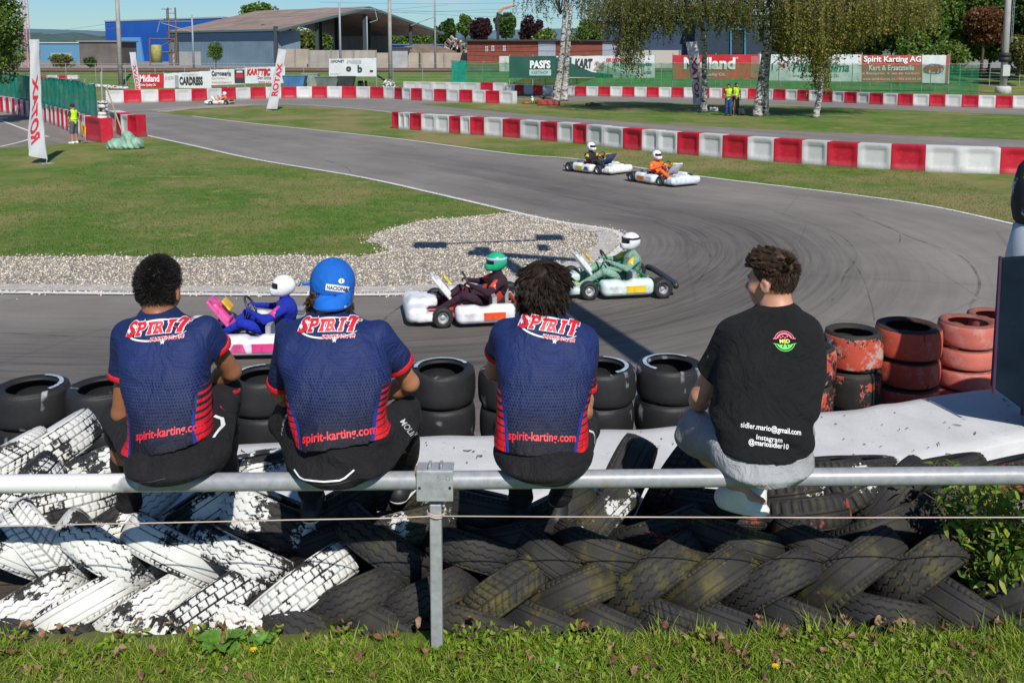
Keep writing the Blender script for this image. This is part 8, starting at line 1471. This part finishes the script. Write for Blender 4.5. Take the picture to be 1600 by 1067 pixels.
# skips, dumpsters, tyres by the far bend
def skip(x0, x1, yt, yb, Y, mat, lab):
    a, b = W(x0, yb, Y), W(x1, yb, Y); w_ = b.x - a.x; H = W(x0, yt, Y).z - a.z; z = a.z; r = empty('skip_container', (a.x, Y, z), lab, 'skip', 'waste skips beyond the far barrier'); v = []; 
    for (zz, e0, e1) in ((0, .12, .12), (H, 0, 0), (H, .06, .06), (.1, .17, .17)): v += [(w_ * e0, w_ * .0 + .2 + e0, zz), (w_ * (1 - e1), .2 + e0, zz), (w_ * (1 - e1), 1.6 - e0, zz), (w_ * e0, 1.6 - e0, zz)]
    f = [(0, 1, 5, 4), (1, 2, 6, 5), (2, 3, 7, 6), (3, 0, 4, 7), (4, 5, 9, 8), (5, 6, 10, 9), (6, 7, 11, 10), (7, 4, 8, 11), (8, 9, 13, 12), (9, 10, 14, 13), (10, 11, 15, 14), (11, 8, 12, 15), (12, 13, 14, 15), (3, 2, 1, 0)]; mesh_np('tub', v, f, mat, parent=r); mb = MB()
    for u in (.25, .5, .75): mb.box((w_ * u, .17, H * .5), (.08, .12, H * .85))
    mb.bar((0, .2, H), (w_, .2, H), .05, n=5); mb.build('ribs', mat, r)
skip(440, 476, 119, 139, 88, M('blue skip paint', (.06, .17, .36), .6, .2, 1), 'blue steel skip behind the leaning flag'); skip(470, 496, 116, 139, 90, M('grey green skip', (.30, .34, .30), .6, .2, 1), 'pale grey steel skip second in the row'); skip(491, 530, 121, 139, 88, M('green grey skip', (.13, .17, .15), .6, .2, 1), 'green grey steel skip with a yellow mark'); skip(526, 552, 120, 138, 87, M('dark skip', (.04, .045, .05), .6, .2, 1), 'dark steel skip rightmost in the row')
for i, (px, py) in enumerate([(602, 138), (607, 137), (613, 138), (604, 134.5), (610, 134), (562, 136), (566, 136), (572, 136)]):
    P = G(px, py, -1.08); o = tyre('slick', .2, T_WHITE if i < 5 else T_BLACK, .6); o.location = (P.x, P.y, P.z + .3); o.rotation_euler = (R(85), 0, R(15 * i)); tag(o, f"{'white' if i < 5 else 'black'} tyre, {ordinal(i + 1 if i < 5 else i - 4)} {'at the foot of the thick pole' if i < 5 else 'in the dark pile left of the pole'}", 'tyre', 'tyres round the thick pole')
k = 0
for a, b, n_ in [((0, 122), (40, 124), 9), ((118, 131), (196, 138), 17)]:
    for i in range(n_):
        u = i / (n_ - 1); P = G(a[0] + (b[0] - a[0]) * u, a[1] + (b[1] - a[1]) * u + 3, -1.08); k += 1; o = tyre('slick', .2, T_WHITE, .6); o.location = (P.x, P.y, -1.09 + .2 + .0 * i); o.rotation_euler = (R(8), 0, i); tag(o, f'distant white tyre, {ordinal(k)} from left in the tyre rows behind the net', 'tyre', 'white tyre rows behind the net')
mb = MB(); a, b = G(28, 126), G(118, 136); wall_quad(mb, (a.x, a.y), (b.x, b.y), -1.1, -.45, .5); tag(mb.build('rubber_barrier', BLACK), 'low black rubber barrier behind the green net', 'barrier')
# white meter cabinet, lamp, small things
r = shed(1181 - 0, 1181 - 0 + 1, 84, 120, .4, M('x', (.5, .5, .5)), 'x') if False else None
cab = empty('utility_cabinet', (W(780, 108, 112).x, 112, 0), 'pale grey utility cabinet behind the green net', 'cabinet'); mb = MB(); mb.box((.7, 0, .9), (1.4, .6, 1.8)); mb.build('body', M('cabinet grey', (.52, .54, .52), .5), cab, bevel=.03); mb = MB(); mb.box((.7, -.31, .9), (.03, .02, 1.5)); mb.box((.85, -.32, 1.0), (.06, .03, .2)); mb.build('door_seam', DARKM, cab)

# ---------------------------------------------------------------- made-up bar out of frame, added to cast the diagonal shadow on the track
K_ = 1 / math.tan(SUN_EL); SHX, SHY = math.sin(SUN_AZ) * K_, -math.cos(SUN_AZ) * K_; HB = 6.4
def up(px, py, dh=0): g_ = G(px, py); h = HB + dh; return Vector((g_.x + SHX * h, g_.y + SHY * h, TZ + h))
lb = empty('shadow_caster', up(800, 400), 'unseen bar added high over the near track to cast a diagonal shadow', 'shadow caster'); l0 = lb.location.copy()
mb = MB(); a, b = up(1016, 566), up(770, 396); mb.bar(a - l0, b - l0, .19, .12, 8); mb.build('main_beam', DARKM, lb)
mb = MB(); mb.bar(up(655, 384) - l0, up(872, 375) - l0, .045, n=6); mb.bar(up(735, 396) - l0, up(905, 408) - l0, .16, .1, 6); mb.build('cross_bar', DARKM, lb)
for px, py, w_ in [(672, 384, .6), (858, 372, .5), (753, 392, .28), (848, 388, .2)]:
    mb = MB(); mb.box(up(px, py) - l0, (w_, .42, .16)); mb.build('caster_box', DARKM, lb, bevel=.02)  # added boxes that shape the end of the cast shadow, not lamps
for nm, x in (('left', -21), ('right', 21)):
    p = empty('caster_mast', (x, 2, 0), f'added unseen mast for the shadow caster cables, far to the {nm} of the rail', 'mast'); mb = MB(); mb.tube([(0, 0, -1.2), (0, 0, 4), (0, 0, 9)], [.16, .14, .1], 10); mb.build('shaft', STEEL, p, True)  # made-up masts, added only to give the cables their ends
mb = MB()
for e in (a, b): mb.tube([(-21, 2, 9)] + [tuple(Vector((-21, 2, 9)).lerp(e, u) - Vector((0, 0, .6 * math.sin(math.pi * u)))) for u in (.25, .5, .75)] + [tuple(e)], .005, 4); mb.tube([tuple(e)] + [tuple(e.lerp(Vector((21, 2, 9)), u) - Vector((0, 0, .6 * math.sin(math.pi * u)))) for u in (.25, .5, .75)] + [(21, 2, 9)], .005, 4)
mb.build('cables', DARKM, lb).location = -l0  # made-up cables, too thin to leave a shadow of their own
